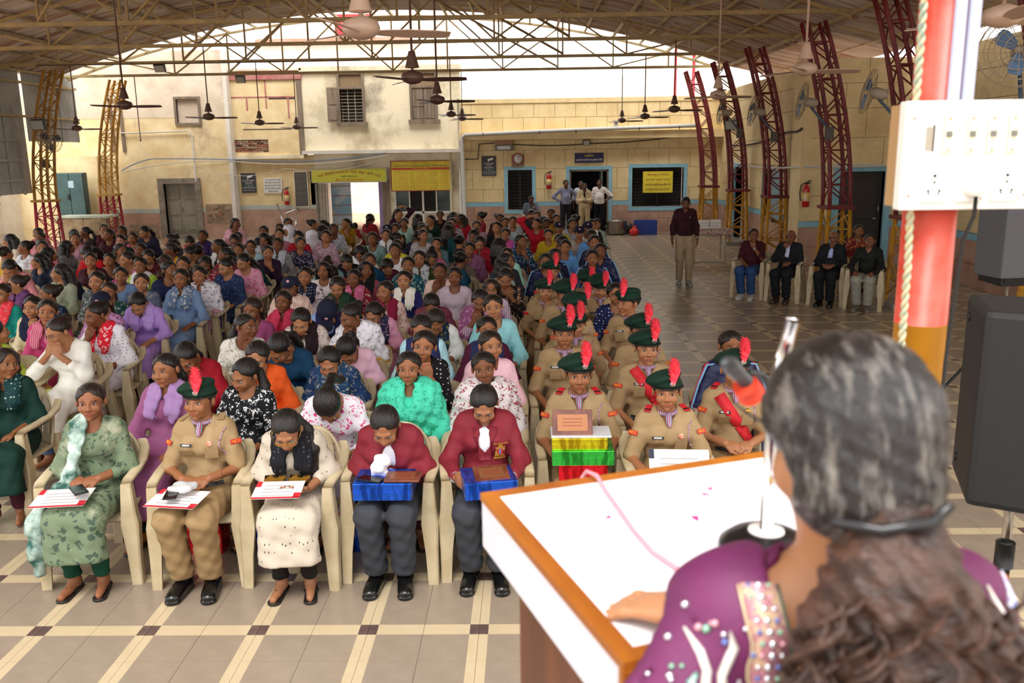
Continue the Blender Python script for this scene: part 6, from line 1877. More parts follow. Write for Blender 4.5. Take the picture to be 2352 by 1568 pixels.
cable(sag((-.4, YB-.1, 2.73), (2.0, YB-.1, 2.72), s=.05)+sag((2.1, YB-.1, 2.72), (5.4, YB-.3, 3.0), s=.06), m_cabk, 'dark cable bundle under the kitchen canopy', .02)
cable([(-1.9, YB-.08, 2.3), (-1.5, YB-.08, 2.3), (-1.45, YB-.08, 2.75), (-.97, YB-.08, 2.78)], m_cabk, 'dark cable rising to the switch box', .02)
cable(sag((5.9, 26, 2.6), (5.9, 20.5, 2.85), s=.1)+sag((5.78, 19.6, 2.85), (5.75, 18.85, 2.9), s=.03), m_cabk, 'dark cable bundle along the right wall', .025)
cable(sag((5.85, 25.5, 2.15), (5.72, 19.2, 2.1), s=.08)+sag((5.9, 18.8, 2.12), (7.9, 18.8, 2.14), s=.03), m_cabw, 'white conduit run across right wall and pier', .025)
cable(sag((-11.9, 22.0, 4.72), (-4, 22.0, 4.72), 14, .01), m_cabk, 'black wire along the second truss from back', .012)
# ---- teal cabinet, ladder frame, counter, steel gate
t = tag(empty('steel_cabinet', (-13.5, 26.1, 1.4)), 'teal steel electrical cabinet behind the left column', 'cabinet'); m_teal = mat('cabinet_teal', '46605f', .5, c2='3c5454', scale=3)
MB().box(-.42,.42,-.12,.14,-.68,.68, bev=.015).build('body', m_teal, t)
for s in (-1, 1): MB().box(s*.21-.2,s*.21+.2,-.145,-.12,-.65,.65, bev=.01).build('door', m_teal, t)
MB().box(-.08,.0,-.16,-.14,-.1,.05).build('handle', m_black, t); MB().box(-.02,.14,-.152,-.146,.25,.45).build('sticker', mat('sticker_pale', 'c8d4d4', .5, c2='7cb0c8', scale=20), t)
t = tag(empty('steel_scaffold', (-12.9, 21.6, 0)), 'grey welded steel frame by the far left cladding', 'scaffold')
for z in (2.95, 2.45, 1.95): MB().box(-.03,.03,-2.2,1.0,z,z+.05).build('rail', mat('frame_steel', 'a09c94', .5), t)
for y in (-1.4, -.2, .95): MB().box(-.025,.025,y,y+.05,1.6,3.0).build('upright', mat('frame_steel', 'a09c94', .5), t)
t = tag(empty('metal_counter', (-12.75, 25.35, 0)), 'rusty metal counter at foot of the left column', 'counter'); m_rus = mat('rusty_panel', '9c8868', .7, c2='74583c', scale=5, thr=.55)
MB().box(-.75,.75,-.35,.35,.82,.88).build('top', mat('counter_top', 'b8b8ac', .5, c2='98a890', scale=5), t)
for (x0, x1) in ((-.72, .0), (.05, .72)): MB().box(x0,x1,-.33,-.3,.05,.8).build('panel', m_rus, t)
for x in (-.73, .7):
    for y in (-.33, .3): MB().box(x,x+.04,y,y+.04,0,.82).build('leg', m_rus, t)
t = tag(empty('step_rail', (-7.1, 26.9, 0)), 'chrome handrail leaning by the stone tablet', 'railing'); m_chr = mat('chrome', 'd8d8d8', .15, 1)
for a, b_ in (((-.55,0,1.05), (-.2,-.2,.02)), ((-.3,0,.75), (.1,.0,.9)), ((.05,0,.88), (-.02,-.1,.05)), ((-.28,0,.72), (-.2,-.1,.05))): MB().tube([a, b_], .028, 8).build('tube', m_chr, t)
for k in range(4): MB().tube([(-.27,-.02,.15+k*.13), (.03,-.03,.2+k*.14)], .012, 6).build('rung', m_chr, t)
# ---- kitchen clutter
t = tag(empty('cooking_pot', (2.72, 26.75, 0)), 'large dented aluminium cooking pot on the floor', 'pot'); m_al = mat('aluminium', 'b0aca4', .3, .9, c2='9c968c', scale=4)
MB().lathe([(0,.02),(.26,.02),(.29,.05),(.3,.36),(.325,.4),(.335,.405),(.335,.415),(.31,.41),(.285,.37),(.275,.06),(0,.05)], n=28).build('pan', m_al, t)
for s in (-1, 1): MB().tube([(s*.3,-.06,.28), (s*.35,-.05,.22), (s*.35,.05,.22), (s*.3,.06,.28)], .012, 6).build('handle', m_al, t)
MB().lathe([(0,0),(.24,0),(.27,.02)], n=24).build('base', m_black, t)
t = tag(empty('plastic_crate', (3.58, 26.7, 0)), 'blue plastic crate against the kitchen wall', 'crate'); m_cb = mat('crate_blue', '2448a8', .45)
MB().box(-.33,.33,-.22,.22,0,.03).box(-.33,.33,-.22,-.19,.03,.42).box(-.33,.33,.19,.22,.03,.42).box(-.33,-.3,-.19,.19,.03,.42).box(.3,.33,-.19,.19,.03,.42).build('shell', m_cb, t)
for z in (.1, .21, .32, .41): MB().box(-.34,.34,-.23,-.22,z-.008,z+.008).build('rib', m_cb, t)
for x in (-.3, -.18, -.06, .06, .18, .3): MB().box(x-.008,x+.008,-.23,-.22,0,.42).build('rib', m_cb, t)
fnb = union([ell((0,0,.1), (.14,.12,.11)), cap((0,0,.15), (-.02,0,.24), .05, .025), ell((.05,.02,.26), (.06,.03,.02))], .05)
v, f = nets(lambda Q: fnb(Q)+wrinkle(Q, .008), (-.2,-.2,-.02), (.2,.2,.32), .016)
o = tag(obj('plastic_bag', mesh_np('plastic_bag', v, f), mat('bag_red', 'e03028', .35), None, (3.2, 26.35, .01)), 'knotted red plastic bag beside the blue crate', 'bag')
o = tag(MB().lathe([(0,0),(.13,0),(.13,.3),(.12,.3),(.115,.02),(0,.02)], n=18).build('steel_drum', mat('steel_dull', '5c5650', .5, .6), None, (3.12, 27.1, 0)), 'small dark steel drum behind the red bag', 'drum')
# ---- table with stacked paper plates
t = tag(empty('folding_table', (4.12, 20.0, 0)), 'cream plastic table with patterned cloth by the right wall', 'table'); m_tab = mat('table_cream', 'b8ac94', .5)
MB().box(-.42,.42,-.3,.3,.7,.73, bev=.008).build('top', m_tab, t)
MB().box(-.44,.46,-.32,.32,.731,.745, bev=.005).box(.45,.47,-.32,.32,.5,.745).box(-.44,.46,-.33,-.315,.64,.745).build('tablecloth', mat('cloth_red_white', 'c8b4a8', .8, c2='9c4850', pattern='floral', scale=22, thr=.4), t)
for x in (-.36, .33):
    for y in (-.26, .24): MB().tube([(x, y, .03), (x, y, .7)], .025, 8).build('leg', m_tab, t)
    MB().box(x-.025,x+.025,-.26,.24,.0,.03).build('foot', m_tab, t)
MB().box(-.36,.33,-.27,-.24,.0,.03).build('foot_rail', m_tab, t)
for k in range(6):
    tag(MB().box(-.13,.13,-.12,.12,0,.062, bev=.012).build('paper_stack', mat('paper_white', 'e4e0dc', .7), None, (3.98+.27*(k % 2), 20.0, .746+.0635*(k//2)), (0, 0, random.uniform(-.05, .05))), 'stack of white paper plates on cream table, %s, %s' % (['left pile', 'right pile'][k % 2], ['bottom layer', 'middle layer', 'top layer'][k//2]), 'paper stack', 'paper plate stacks')
# ---- street beyond the passage: autorickshaw
t = tag(empty('autorickshaw', (-6.0, 38.5, .12)), 'green and yellow autorickshaw out on the street', 'autorickshaw')
MB().box(-.65,.65,-1.2,1.1,.3,.75, bev=.08).build('body', mat('rickshaw_green', '2c8c5c', .4), t); MB().box(-.68,.68,-1.0,1.1,1.35,1.6, bev=.1).build('canopy', mat('rickshaw_yellow', 'd8b82c', .5), t)
MB().box(-.5,.5,-1.1,-1.05,.8,1.35).build('windscreen', mat('screen_grey', '9cacb0', .2), t)
for x in (-.62, .58): MB().box(x,x+.05,-1.05,-1.0,.7,1.4).box(x,x+.05,1.0,1.05,.7,1.4).build('post', m_black, t)
for (x, y) in ((0,-1.1), (-.6,.8), (.6,.8)): MB().lathe([(.06,-.06),(.22,-.06),(.24,0),(.22,.06),(.06,.06)], n=16, M=Matrix.Translation((x, y, .24)) @ Matrix.Rotation(PI/2, 4, 'Y')).build('wheel', m_black, t)
for k, (x, y, c, l) in enumerate(((-5.0, 36.5, 'c8c0c8', 'pedestrian in pale shirt on the street left of the jamb'), (-4.55, 35.5, 'd8d0cc', 'pedestrian in white shirt by the purple jamb'))):
    male(x, y, rzm(60), 's0', 0, 0, '6c4830', 'm', l, fabric(c), 'shirt', fabric('34383c'), stand=True, group='pedestrians on the street').location.z += .12
o, w, h = board('street_sign', -7.4, -5.9, 7.0, 7.8, 35.7, mat('sign_red', 'c83840', .5), 'red shop sign high on the pale building beyond'); text('ઓફિસ', w*.6, .3, tw, o, (0, -.02, .1))
# ================================================================ FOREGROUND
# ---- lectern
LC = (.33, 1.47); LR = math.radians(20.4); LW, LD = .676, .635
lec = tag(empty('lectern', (LC[0], LC[1], .75), LR), 'wooden lectern with white top on the stage', 'lectern')
m_wd = mat('lectern_wood', '6c3a1c', .45, c2='4c2612', scale=5, stretch=(1, 1, .12), bump=.05)
m_edge = mat('lectern_edge', 'a8641c', .4, c2='8c4c14', scale=9, stretch=(1, .2, 1))
m_wl = mat('laminate_white', 'e8e6ea', .35)
MB().box(-LW/2+.05, LW/2-.05, -LD/2+.06, LD/2-.08, .0, 1.0).build('body', m_wd, lec)
MB().box(-LW/2, LW/2, -LD/2, LD/2, .985, 1.085, bev=.003).build('top_fascia', mat('laminate_grey', 'd4d0d8', .4), lec)
e = MB(); q_ = .028
e.box(-LW/2-.002, -LW/2+q_, -LD/2-.002, LD/2+.002, 1.085, 1.1).box(LW/2-q_, LW/2+.002, -LD/2-.002, LD/2+.002, 1.085, 1.1).box(-LW/2+q_, LW/2-q_, LD/2-q_, LD/2+.002, 1.085, 1.1).box(-LW/2+q_, LW/2-q_, -LD/2-.002, -LD/2+q_, 1.085, 1.1)
e.box(-LW/2-.003, -LW/2+.035, -LD/2-.004, -LD/2+.01, .985, 1.086)
e.build('edge_trim', m_edge, lec)
MB().box(-LW/2+q_, LW/2-q_, -LD/2+q_, LD/2-q_, 1.085, 1.098).build('writing_top', m_wl, lec)
ZT = 1.849
for k, (x, y) in enumerate(((.146, 1.528), (.307, 1.521), (.348, 1.636), (.365, 1.666))):
    s = (.006, .011, .008, .008)[k]
    tag(MB().add([(-s,-s*.6,0), (s*.9,-s*.4,0), (s*.3,s*.7,.001), (-s,-s*.6,.0015), (s*.9,-s*.4,.0015), (s*.3,s*.7,.0035)], [[0,2,1],[3,4,5],[0,1,4,3],[1,2,5,4],[2,0,3,5]]).build('petal', mat('petal_pink', 'c81c78', .6), None, (x, y, ZT), (0, 0, k*1.3)), 'pink flower petal on lectern, ' + ['alone near the cord', 'largest one near the microphone base', 'nearer of the close pair', 'farther of the close pair'][k], 'petal', 'petals on the lectern')
tag(MB().tube([(.10, 1.76, 1.82), (.12, 1.735, 1.862), (.138, 1.70, 1.866), (.152, 1.64, 1.856), (.168, 1.559, 1.854), (.185, 1.46, 1.854), (.207, 1.373, 1.854), (.245, 1.30, 1.854), (.289, 1.265, 1.854), (.36, 1.27, 1.854)], .0042, 8).build('pink_cord', mat('cord_pink', 'e0909c', .5)), 'pink cord trailing across the white lectern top', 'cord')
# ---- microphone stand
mic = tag(empty('microphone_stand', (.404, 1.40, ZT)), 'desk microphone stand with round black base on lectern', 'microphone')
MB().lathe([(0,.03),(.03,.03),(.06,.022),(.078,.008),(.08,0),(0,0)], n=32).build('base', mat('base_black', '0e0e0e', .3), mic)
MB().lathe([(.014,.034),(.03,.033),(.031,.029)], n=24).build('collar', mat('collar_pale', 'd8d0cc', .4), mic)
MB().tube([(0,0,.03), (0,0,.2), (.002,0,.3)], .011, 12).build('post', m_chr, mic)
MB().tube([(.005,.0,.3), (.02,-.02,.40)], .012, 12).build('upper_tube', m_chr, mic)
MB().tube([(0,0,.28), (-.03,-.03,.315), (-.06,-.06,.325)], .006, 8).build('gooseneck', m_black, mic)
MB().tube([(-.045,-.04,.295), (-.075,-.07,.325), (-.092,-.085,.343), (-.1,-.093,.351)], [.012,.012,.015,.011], 12).build('microphone', mat('mic_grey', '3c3e40', .4), mic)
MB().tube([(-.048,-.045,.285), (-.062,-.06,.305)], [.022,.021], 14).build('foam_ring', mat('foam_orange', 'e04020', .8), mic)
# ---- speaker at the lectern (seen from behind)
W0 = Vector((.378, .985, 2.195))
def wp(x, y, z): return (W0.x+x, W0.y+y, W0.z+z)
skin_w = 'b07c58'
hf = head_prims(False); Rw = rotz(math.radians(180+28)) @ rotx(math.radians(12))
C0 = A3(wp(0, .012, -.03))
def wom_fn():
    P = [cap(wp(.005,.02,-.06), wp(.02,.045,-.22), .052, .058), cap(wp(-.1,.05,-.258), wp(.15,.05,-.25), .056), ell(wp(.025,.06,-.36), (.155,.095,.17)), ell(wp(.025,.06,-.55), (.14,.1,.2))]
    sh, el, wr = wp(-.128,.05,-.262), wp(-.262,-.03,-.44), wp(-.138,.13,-.312)
    P += [cap(sh, el, .05, .042), cap(el, wr, .042, .028)]
    sr, er = wp(.178,.05,-.255), wp(.26,.1,-.5); P += [cap(sr, er, .05, .042), cap(er, wp(.16,.22,-.4), .04, .028)]
    return union(P, .045)
wf = wom_fn()
hw = lambda Q: hf(((Q-C0)@Rw)*1.06)
wv, wfc = nets(lambda Q: smin(wf(Q), hw(Q), .02), (.0, .68, 1.55), (.75, 1.34, 2.36), .011)
wrp = A3(wp(-.138,.13,-.312))
tp = Pose(); tp.arms = [(None, A3(wp(-.262,-.03,-.44)), wrp, A3((-.75,.5,-.08)), A3((0,0,-1)), A3((.5,.8,0)), .3)]
hnf, hc = tp.hand_fn(0)
h2v, h2f = nets(hnf, hc-.13, hc+.13, .006)
wom = obj('person', mesh_np('person', np.concatenate([wv, h2v]), np.concatenate([wfc, h2f+len(wv)])), [skin(skin_w)])
tag(wom, 'woman in purple embroidered saree speaking at the lectern, seen from behind', 'person')
m_sar = mat('saree_purple', '5c1848', .6, c2='681e52', scale=8, bump=.08); m_blo = mat('blouse_purple', '661a4e', .6, c2='581442', scale=8, bump=.08)
# blouse: body shell with a deep round back
bl0 = wom_fn(); backcut = ell(wp(.0,-.06,-.26), (.12,.14,.2)); neckc = cap(wp(.01,.03,-.05), wp(.02,.05,-.24), .075)
def blf(Q):
    d = bl0(Q)-.009 + wrinkle(Q, .0012)
    d = np.maximum(np.maximum(d, -backcut(Q)), -neckc(Q))
    d = np.maximum(d, Q[:, 2]-(W0.z-.16))
    el = wp(-.262,-.03,-.44); wr = wp(-.138,.13,-.312)
    return np.maximum(d, .055 - np.linalg.norm(Q-A3(wr), axis=1)*0 - 1e9*0 if False else -cap(wp(-.21,.06,-.35), wr, .07)(Q))
v, f = nets(blf, (.0, .68, 1.55), (.75, 1.3, 2.15), .009)
obj('blouse', mesh_np('blouse', v, f), m_blo, wom)
# saree end draped over the left shoulder with a jewelled border
drape = union(chain([wp(-.13,.17,-.32), wp(-.14,.06,-.205), wp(-.155,-.03,-.25), wp(-.175,-.05,-.38), wp(-.185,-.06,-.62)], [.06,.055,.07,.1,.12]), .05)
def drf(Q): return np.maximum(np.maximum(drape(Q), bl0(Q)-.022+wrinkle(Q, .002)), -(bl0(Q)-.006))
v, f = nets(drf, (.1, .78, 1.55), (.5, 1.28, 2.15), .009)
dr = obj('saree_drape', mesh_np('saree_drape', v, f), m_sar, wom)
def shoot(p, d):
    p = A3(p); d = A3(d)/np.linalg.norm(d); t = 0.
    for _ in range(80):
        vv = float(min(drf((p+d*t)[None])[0], blf((p+d*t)[None])[0]))
        if vv < .001 or t > .6: break
        t += max(vv*.6, .0008)
    return p+d*t, t <= .6
border = []
def hit_drape(tx, tz):
    c = Vector((0, 0, CAM_H)); d = (Vector((tx, .92, tz))-c); L = d.length; d = A3(d/L); p = A3(c)+d*(L-.3); t = 0.
    for _ in range(90):
        vv = float(drf((p+d*t)[None])[0])
        if vv < .0012: return Vector(p+d*t)
        t += max(vv*.6, .0008)
        if t > .5: return None
for t_ in np.linspace(0, 1, 24):       # follows the inner edge of the drape from the shoulder down
    tz = W0.z - .16 - .34*t_
    for tx in np.arange(W0.x-.03, W0.x-.22, -.004):
        p = hit_drape(tx, tz)
        if p is not None:
            p2 = hit_drape(tx-.018, tz)
            if p2 is not None: border.append(p2)
            break
bv = []; bf = []
for i, p in enumerate(border):
    bv += [p+Vector((-.021,-.005,.003)), p+Vector((.021,-.005,.003)), p+Vector((.021,.0,-.001)), p+Vector((-.021,.0,-.001))]
for i in range(len(border)-1):
    for k in range(4): bf.append([i*4+k, i*4+(k+1) % 4, (i+1)*4+(k+1) % 4, (i+1)*4+k])
bd = MB().add(bv, bf, True).build('jewelled_border', mat('border_gold', 'd8b896', .45, .2, c2='b87c88', scale=60, sharp=.05), dr)
gems = [mat('gem_silver', 'e0e0e8', .1, .8), mat('gem_blue', '6478b8', .15, .3), mat('gem_green', '8cb8a0', .15, .3), mat('gem_pink', 'd89ca8', .2, .2)]
gm = MB().lathe([(0,.0035),(.0032,.0022),(.0042,0)], n=8).mesh('gem')
for i in range(0, len(border)):
    for dx, g in ((-.012, 1), (0, 0), (.012, 2)):
        o = obj('gem', gm, gems[(g+i) % 4 if dx else 0], bd, border[i]+Vector((dx,-.006,0)), (PI/2, 0, 0)); o.scale = (1.25 if not dx else .9,)*3
for s in (-1, 1): MB().tube([p+Vector((s*.0235,-.004,0)) for p in border], .0022, 6).build('border_piping', mat('piping_gold', 'd8c09c', .4, .3) if s < 0 else mat('piping_green', '2c4c3c', .5), bd)
rg = random.Random(5)
for k in range(46):      # sequins and floral embroidery on the sleeve side
    p, ok = shoot((W0.x-.1-rg.random()*.14, .45, W0.z-.19-rg.random()*.3), (0, 1, .0))
    if ok:
        o = obj('sequin', gm, gems[rg.randrange(4)], dr, Vector(p)+Vector((0,-.003,0)), (PI/2, 0, 0)); o.scale = (rg.uniform(.6, 1.5),)*3
for k, (x0, z0, x1, z1, mm) in enumerate(((-.19,-.25,-.15,-.38,'e0d4c8'), (-.15,-.24,-.13,-.36,'d8ccc0'), (-.2,-.33,-.17,-.45,'3c7c74'), (-.13,-.3,-.1,-.47,'6470b0'), (-.17,-.29,-.21,-.36,'4c9c8c'), (.19,-.2,.2,-.4,'d8ccc8'), (.2,-.16,.21,-.3,'7078b8'))):
    pts = []
    for t_ in np.linspace(0, 1, 8):
        p, ok = shoot((W0.x+x0+(x1-x0)*t_+.012*math.sin(t_*7+k), .45, W0.z+z0+(z1-z0)*t_), (0, 1, 0))
        if ok: pts.append(Vector(p)+Vector((0,-.002,0)))
    if len(pts) > 3: MB().tube(pts, [.002]+[.0062]*(len(pts)-2)+[.002], 6).build('embroidered_leaf', mat('thread_'+mm, mm, .5, .2, c2='f0ece8', scale=90), dr)
# hair: dark crown with grey streaks, pulled back into a curly brown tail
m_gh = mat('hair_grey_streaked', '15110f', .33, c2='8c847c', scale=14, thr=.66, sharp=.16, stretch=(5, 1.2, 1.2), bump=.4, bscale=120)
m_bh = mat('hair_tail_brown', '2a1810', .45, c2='4c3022', scale=22, stretch=(1, 1, 2), bump=.5, bscale=90)
Ch = A3(wp(0,.0,.0)); crown = ell(tuple(Ch+A3((0,.004,.012))), (.101,.12,.104)); lowh = union([ell(wp(.0,-.04,-.055), (.082,.075,.06)), ell(wp(.0,-.075,-.055), (.06,.05,.045))], .04)
facew = ell(wp(-.075,.14,-.075), (.1,.09,.12), rotz(math.radians(28))); neckw = union([ell(wp(-.035,.06,-.13), (.09,.07,.08)), ell(wp(-.1,.01,-.06), (.038,.075,.055))], .01)
def ghf(Q):
    d = smin(crown(Q), lowh(Q), .04); d = np.maximum(np.maximum(d, -facew(Q)), -neckw(Q))
    return d + .0016*np.sin(Q[:, 0]*330+Q[:, 2]*90) + .0012*np.sin(Q[:, 2]*260+Q[:, 0]*130)
v, f = nets(ghf, (.24, .82, 2.03), (.52, 1.14, 2.33), .0065)
hr = obj('hair', mesh_np('hair', v, f), m_gh, wom)
tail = union(chain([wp(.01,-.105,-.07), wp(.01,-.12,-.13), wp(.03,-.13,-.24), wp(.05,-.13,-.36), wp(.06,-.13,-.52)], [.04,.065,.082,.085,.06]) + chain([wp(-.02,-.12,-.1), wp(-.05,-.12,-.2), wp(-.04,-.12,-.32)], [.02,.035,.03]) + chain([wp(.04,-.12,-.12), wp(.1,-.12,-.22), wp(.12,-.11,-.36)], [.03,.05,.045]), .03)
def tf(Q):
    return tail(Q) + .0045*np.sin(Q[:, 0]*95+np.sin(Q[:, 2]*60)*2)*np.sin(Q[:, 2]*75+Q[:, 1]*50) + .003*np.sin(Q[:, 0]*240+Q[:, 2]*160)
v, f = nets(tf, (.2, .68, 1.6), (.6, .98, 2.2), .0065)
tl = obj('ponytail', mesh_np('ponytail', v, f), m_bh, wom)
for k in range(110):       # loose curls
    a = rg.uniform(-.1, .12); z0 = -.1-rg.random()*.32; y0 = -.16-rg.random()*.06; ph = rg.random()*6
    pts = [wp(a+.014*math.sin(t_*9+ph)+.03*t_*(1 if a > 0 else -1), y0+.012*math.cos(t_*9+ph), z0-.1*t_) for t_ in np.linspace(0, 1, 9)]
    MB().tube(pts, [.001]+[.0035]*7+[.001], 5).build('curl', m_bh, tl)
MB().tube([wp(-.06,-.125,-.06), wp(-.02,-.15,-.058), wp(.03,-.15,-.05), wp(.06,-.125,-.042)], [.005,.0065,.0065,.005], 10).build('hair_clip', mat('clip_black', '141416', .15), wom)
obj('earring', MB().lathe([(0,.004),(.005,.003),(.006,0)], n=10).mesh('earring'), m_gold, wom, wp(-.09,-.0,-.062), (0, -PI/2, 0))
MB().tube([wp(-.085,.02,-.005), wp(-.1,.07,-.003), wp(-.108,.115,-.002)], .0018, 6).build('glasses_temple', mat('glasses_dark', '1a1614', .3), wom)
# ---- pole with switch board
PX, PY = .93, 2.05
pole = tag(empty('stage_pole', (PX, PY, .75)), 'painted red and yellow steel pole beside the lectern', 'pole')
m_po = mat('pole_red', 'c8402c', .35, c2='d8786c', scale=3, thr=.6, sharp=.15); m_py = mat('pole_yellow', 'd89820', .35, c2='c88418', scale=4)
MB().tube([(0,0,0), (0,0,1.36)], .058, 28).build('lower_tube', m_py, pole); MB().tube([(0,0,1.36), (0,0,3.6)], .058, 28).build('upper_tube', m_po, pole)
MB().lathe([(0,0),(.13,0),(.13,.012),(.06,.014)], n=24).build('foot_plate', m_py, pole)
m_cond = mat('conduit_blue_grey', 'a8acc0', .4)
for x in (-.002, .028): MB().tube([(x,-.068,1.66), (x,-.068,3.5)], .013, 10).build('conduit', m_cond, pole)
rope = MB()
for ph in (0, PI): rope.tube([(-.062-.012*min(1, max(0, (z-1.5)*3))+.0045*math.cos(z*140+ph), -.04+.0045*math.sin(z*140+ph), z) for z in np.linspace(.9, 3.0, 420)], .0052, 5)
rp = tag(rope.build('rope', mat('rope_cream', 'c8b890', .8, c2='8ca090', scale=60), None, (PX-.004, PY-.02, .75)), 'twisted cream rope hanging down the left of the pole', 'rope')
sb = tag(empty('switch_board', (PX+.03, PY-.1, 2.497)), 'white electrical switch board with sockets fixed on the pole', 'switch board')
m_sw = mat('board_white', 'e8e4dc', .4); m_swc = mat('switch_cream', 'e0d4b8', .4); m_hole = mat('hole_dark', '1c1814', .6)
BW, BH = .288, .232
MB().box(-BW/2, BW/2, 0, .035, -BH/2, BH/2, bev=.004).build('face_plate', m_sw, sb)
MB().box(-BW/2+.006, BW/2-.006, .035, .095, -BH/2+.006, BH/2-.006).build('back_box', mat('box_wood', 'a88458', .7), sb)
for k in range(4):
    x = -.052+.044*k+(.006 if k else 0); s = MB().box(x-.0105, x+.0105, -.008, 0, .005, .085, bev=.002).build('switch', m_swc, sb)
    MB().box(x-.006, x+.006, -.012, -.007, .04, .052, bev=.001).build('rocker', mat('rocker_grey', '6c6c64', .5), s)
    for z in (.012, .078): MB().lathe([(0,.002),(.0022,.001),(.0025,0)], n=8, M=Matrix.Translation((x, -.008, z)) @ Matrix.Rotation(PI/2, 4, 'X')).build('screw', mat('screw_brown', 'a86c48', .5), s)
MB().box(-.098, -.082, -.002, .0, .012, .062).build('broken_slot', mat('slot_grey', '9c9484', .6), sb)
MB().box(-.083, -.08, -.003, 0, .01, .066).build('slot_edge', m_hole, sb)
for k in range(3):
    x = -.075+.078*k; s = MB().box(x-.031, x+.031, -.009, 0, -.098, -.026, bev=.002).build('socket', m_sw, sb)
    if k != 1:
        for (dx, dz, r) in ((0, .018, .004), (0, .004, .003), (-.012, -.014, .0032), (.012, -.014, .0032), (-.0105, -.02, .0025), (.0105, -.02, .0025)):
            MB().lathe([(0,.0005),(r,0)], n=10, M=Matrix.Translation((x+dx, -.0095, -.06+dz)) @ Matrix.Rotation(PI/2, 4, 'X')).build('pin_hole', m_hole, s)
    for (dx, dz) in ((-.025,.03), (.025,.03), (-.025,-.03), (.025,-.03)): MB().lathe([(0,.001),(.0022,0)], n=8, M=Matrix.Translation((x+dx, -.0095, -.062+dz)) @ Matrix.Rotation(PI/2, 4, 'X')).build('screw', mat('screw_brown', 'a86c48', .5), s)
for (x, z) in ((-.125,.08), (.125,.08), (-.125,-.085), (.125,-.085)): MB().lathe([(0,.002),(.003,0)], n=8, M=Matrix.Translation((x, -.001, z)) @ Matrix.Rotation(PI/2, 4, 'X')).build('screw', mat('screw_brown', 'a86c48', .5), sb)
plug = tag(empty('power_plug', (PX+.04, PY-.112, 2.43)), 'white round plug with black lead in the middle socket', 'plug')
MB().lathe([(0,.02),(.019,.018),(.023,.004),(.023,0)], n=18, M=Matrix.Rotation(PI/2, 4, 'X')).build('plug_body', m_sw, plug)
MB().tube([(0,-.012,-.018), (.0,-.012,-.06), (-.004,.02,-.12), (-.012,.03,-.4), (-.01,.03,-1.2), (0,.02,-1.65)], .0045, 8).build('lead', m_black, plug)
# ---- loudspeakers
def loudspeaker(x, y, z, rz, s, label, cloth_=False):
    t = tag(empty('loudspeaker', (x, y, z), rz), label, 'loudspeaker', 'loudspeakers on stands'); m_sp = mat('speaker_black', '161616', .6, bump=.15, bscale=150)
    w0, w1, d, h = .22*s, .14*s, .2*s, .36*s
    v = [(-w0,-d,-h), (w0,-d,-h), (w1,d,-h), (-w1,d,-h), (-w0,-d,h), (w0,-d,h), (w1,d,h), (-w1,d,h)]
    bm = bmesh.new(); vs = [bm.verts.new(p) for p in v]
    for q_ in ([0,3,2,1],[4,5,6,7],[0,1,5,4],[1,2,6,5],[2,3,7,6],[3,0,4,7]): bm.faces.new([vs[i] for i in q_])
    bmesh.ops.bevel(bm, geom=list(bm.edges), offset=.025*s, segments=2, affect='EDGES', profile=.6); me = bpy.data.meshes.new('cabinet'); bm.to_mesh(me); bm.free()
    obj('cabinet', me, m_sp, t)
    for zz in (-.28*s, .28*s):
        for sx in (-1, 1):
            nx = Vector((sx*(2*d), (w0-w1), 0)).normalized()
            M = Matrix.Translation((sx*((w0+w1)/2+.045*s), -.1*s*1.2, zz)) @ nx.to_track_quat('Z', 'Y').to_matrix().to_4x4()
            M = Matrix.Translation((sx*(w0-(w0-w1)*.22), -d+2*d*.22, zz)) @ nx.to_track_quat('Z', 'Y').to_matrix().to_4x4()
            MB().lathe([(0,.001),(.008*s,.001),(.008*s,.005),(.016*s,.006),(.018*s,0)], n=16, M=M).build('corner_bolt', mat('bolt_dark', '2c2c2e', .3, .6), t)
    MB().box(-w0+.02*s, w0-.02*s, -d-.012*s, -d-.001, -h+.03*s, h-.03*s, bev=.006).build('grille', mat('grille_black', '0c0c0c', .7, bump=.5, bscale=400), t)
    if cloth_: MB().box(-w0-.03, w0*.6, -d-.03, d*.6, -h*.8, h+.02, bev=.02).build('dust_cloth', mat('cloth_grey', '5c5c60', .85, bump=.3, bscale=20), t)
    return t
loudspeaker(1.80, 3.1, 1.6, rzm(150), 1.0, 'black loudspeaker seen from behind at right edge')
def spstand(x, y, zt, label):
    t = tag(empty('speaker_stand', (x, y, 0)), label, 'speaker stand', 'tripod speaker stands')
    MB().tube([(0,0,.75), (0,0,zt)], .017, 12).build('inner_tube', m_chr, t); MB().tube([(0,0,.25), (0,0,zt-.22)], .024, 12).build('outer_tube', m_black, t)
    MB().tube([(0,0,zt-.3), (0,0,zt-.2)], .034, 12).build('collar', m_black, t)
    for a in (.4, 2.5, 4.6): MB().tube([(0,0,.75), (.5*math.cos(a), .5*math.sin(a), .015)], .015, 8).build('leg', m_black, t); MB().tube([(0,0,.3), (.25*math.cos(a), .25*math.sin(a), .38)], .01, 6).build('brace', m_black, t)
spstand(1.80, 3.1, 1.25, 'black tripod stand under the near loudspeaker')
loudspeaker(4.72, 8.6, 1.6, rzm(10), 1.15, 'grey cloth covered loudspeaker far behind the pole', True)
spstand(4.72, 8.6, 1.2, 'black tripod stand under the cloth covered loudspeaker')
o = tag(obj('rag_heap', mesh_np('rag_heap', *nets(lambda Q: union([ell((0,0,.03), (.3,.2,.07)), ell((.1,.05,.06), (.12,.1,.06)), ell((-.12,-.02,.05), (.1,.1,.05))], .05)(Q)+wrinkle(Q, .01), (-.36,-.26,-.02), (.36,.26,.16), .02)), fabric('b8a8a0'), None, (4.55, 10.6, .02)), 'heap of pale rags on floor near the far loudspeaker', 'rags')

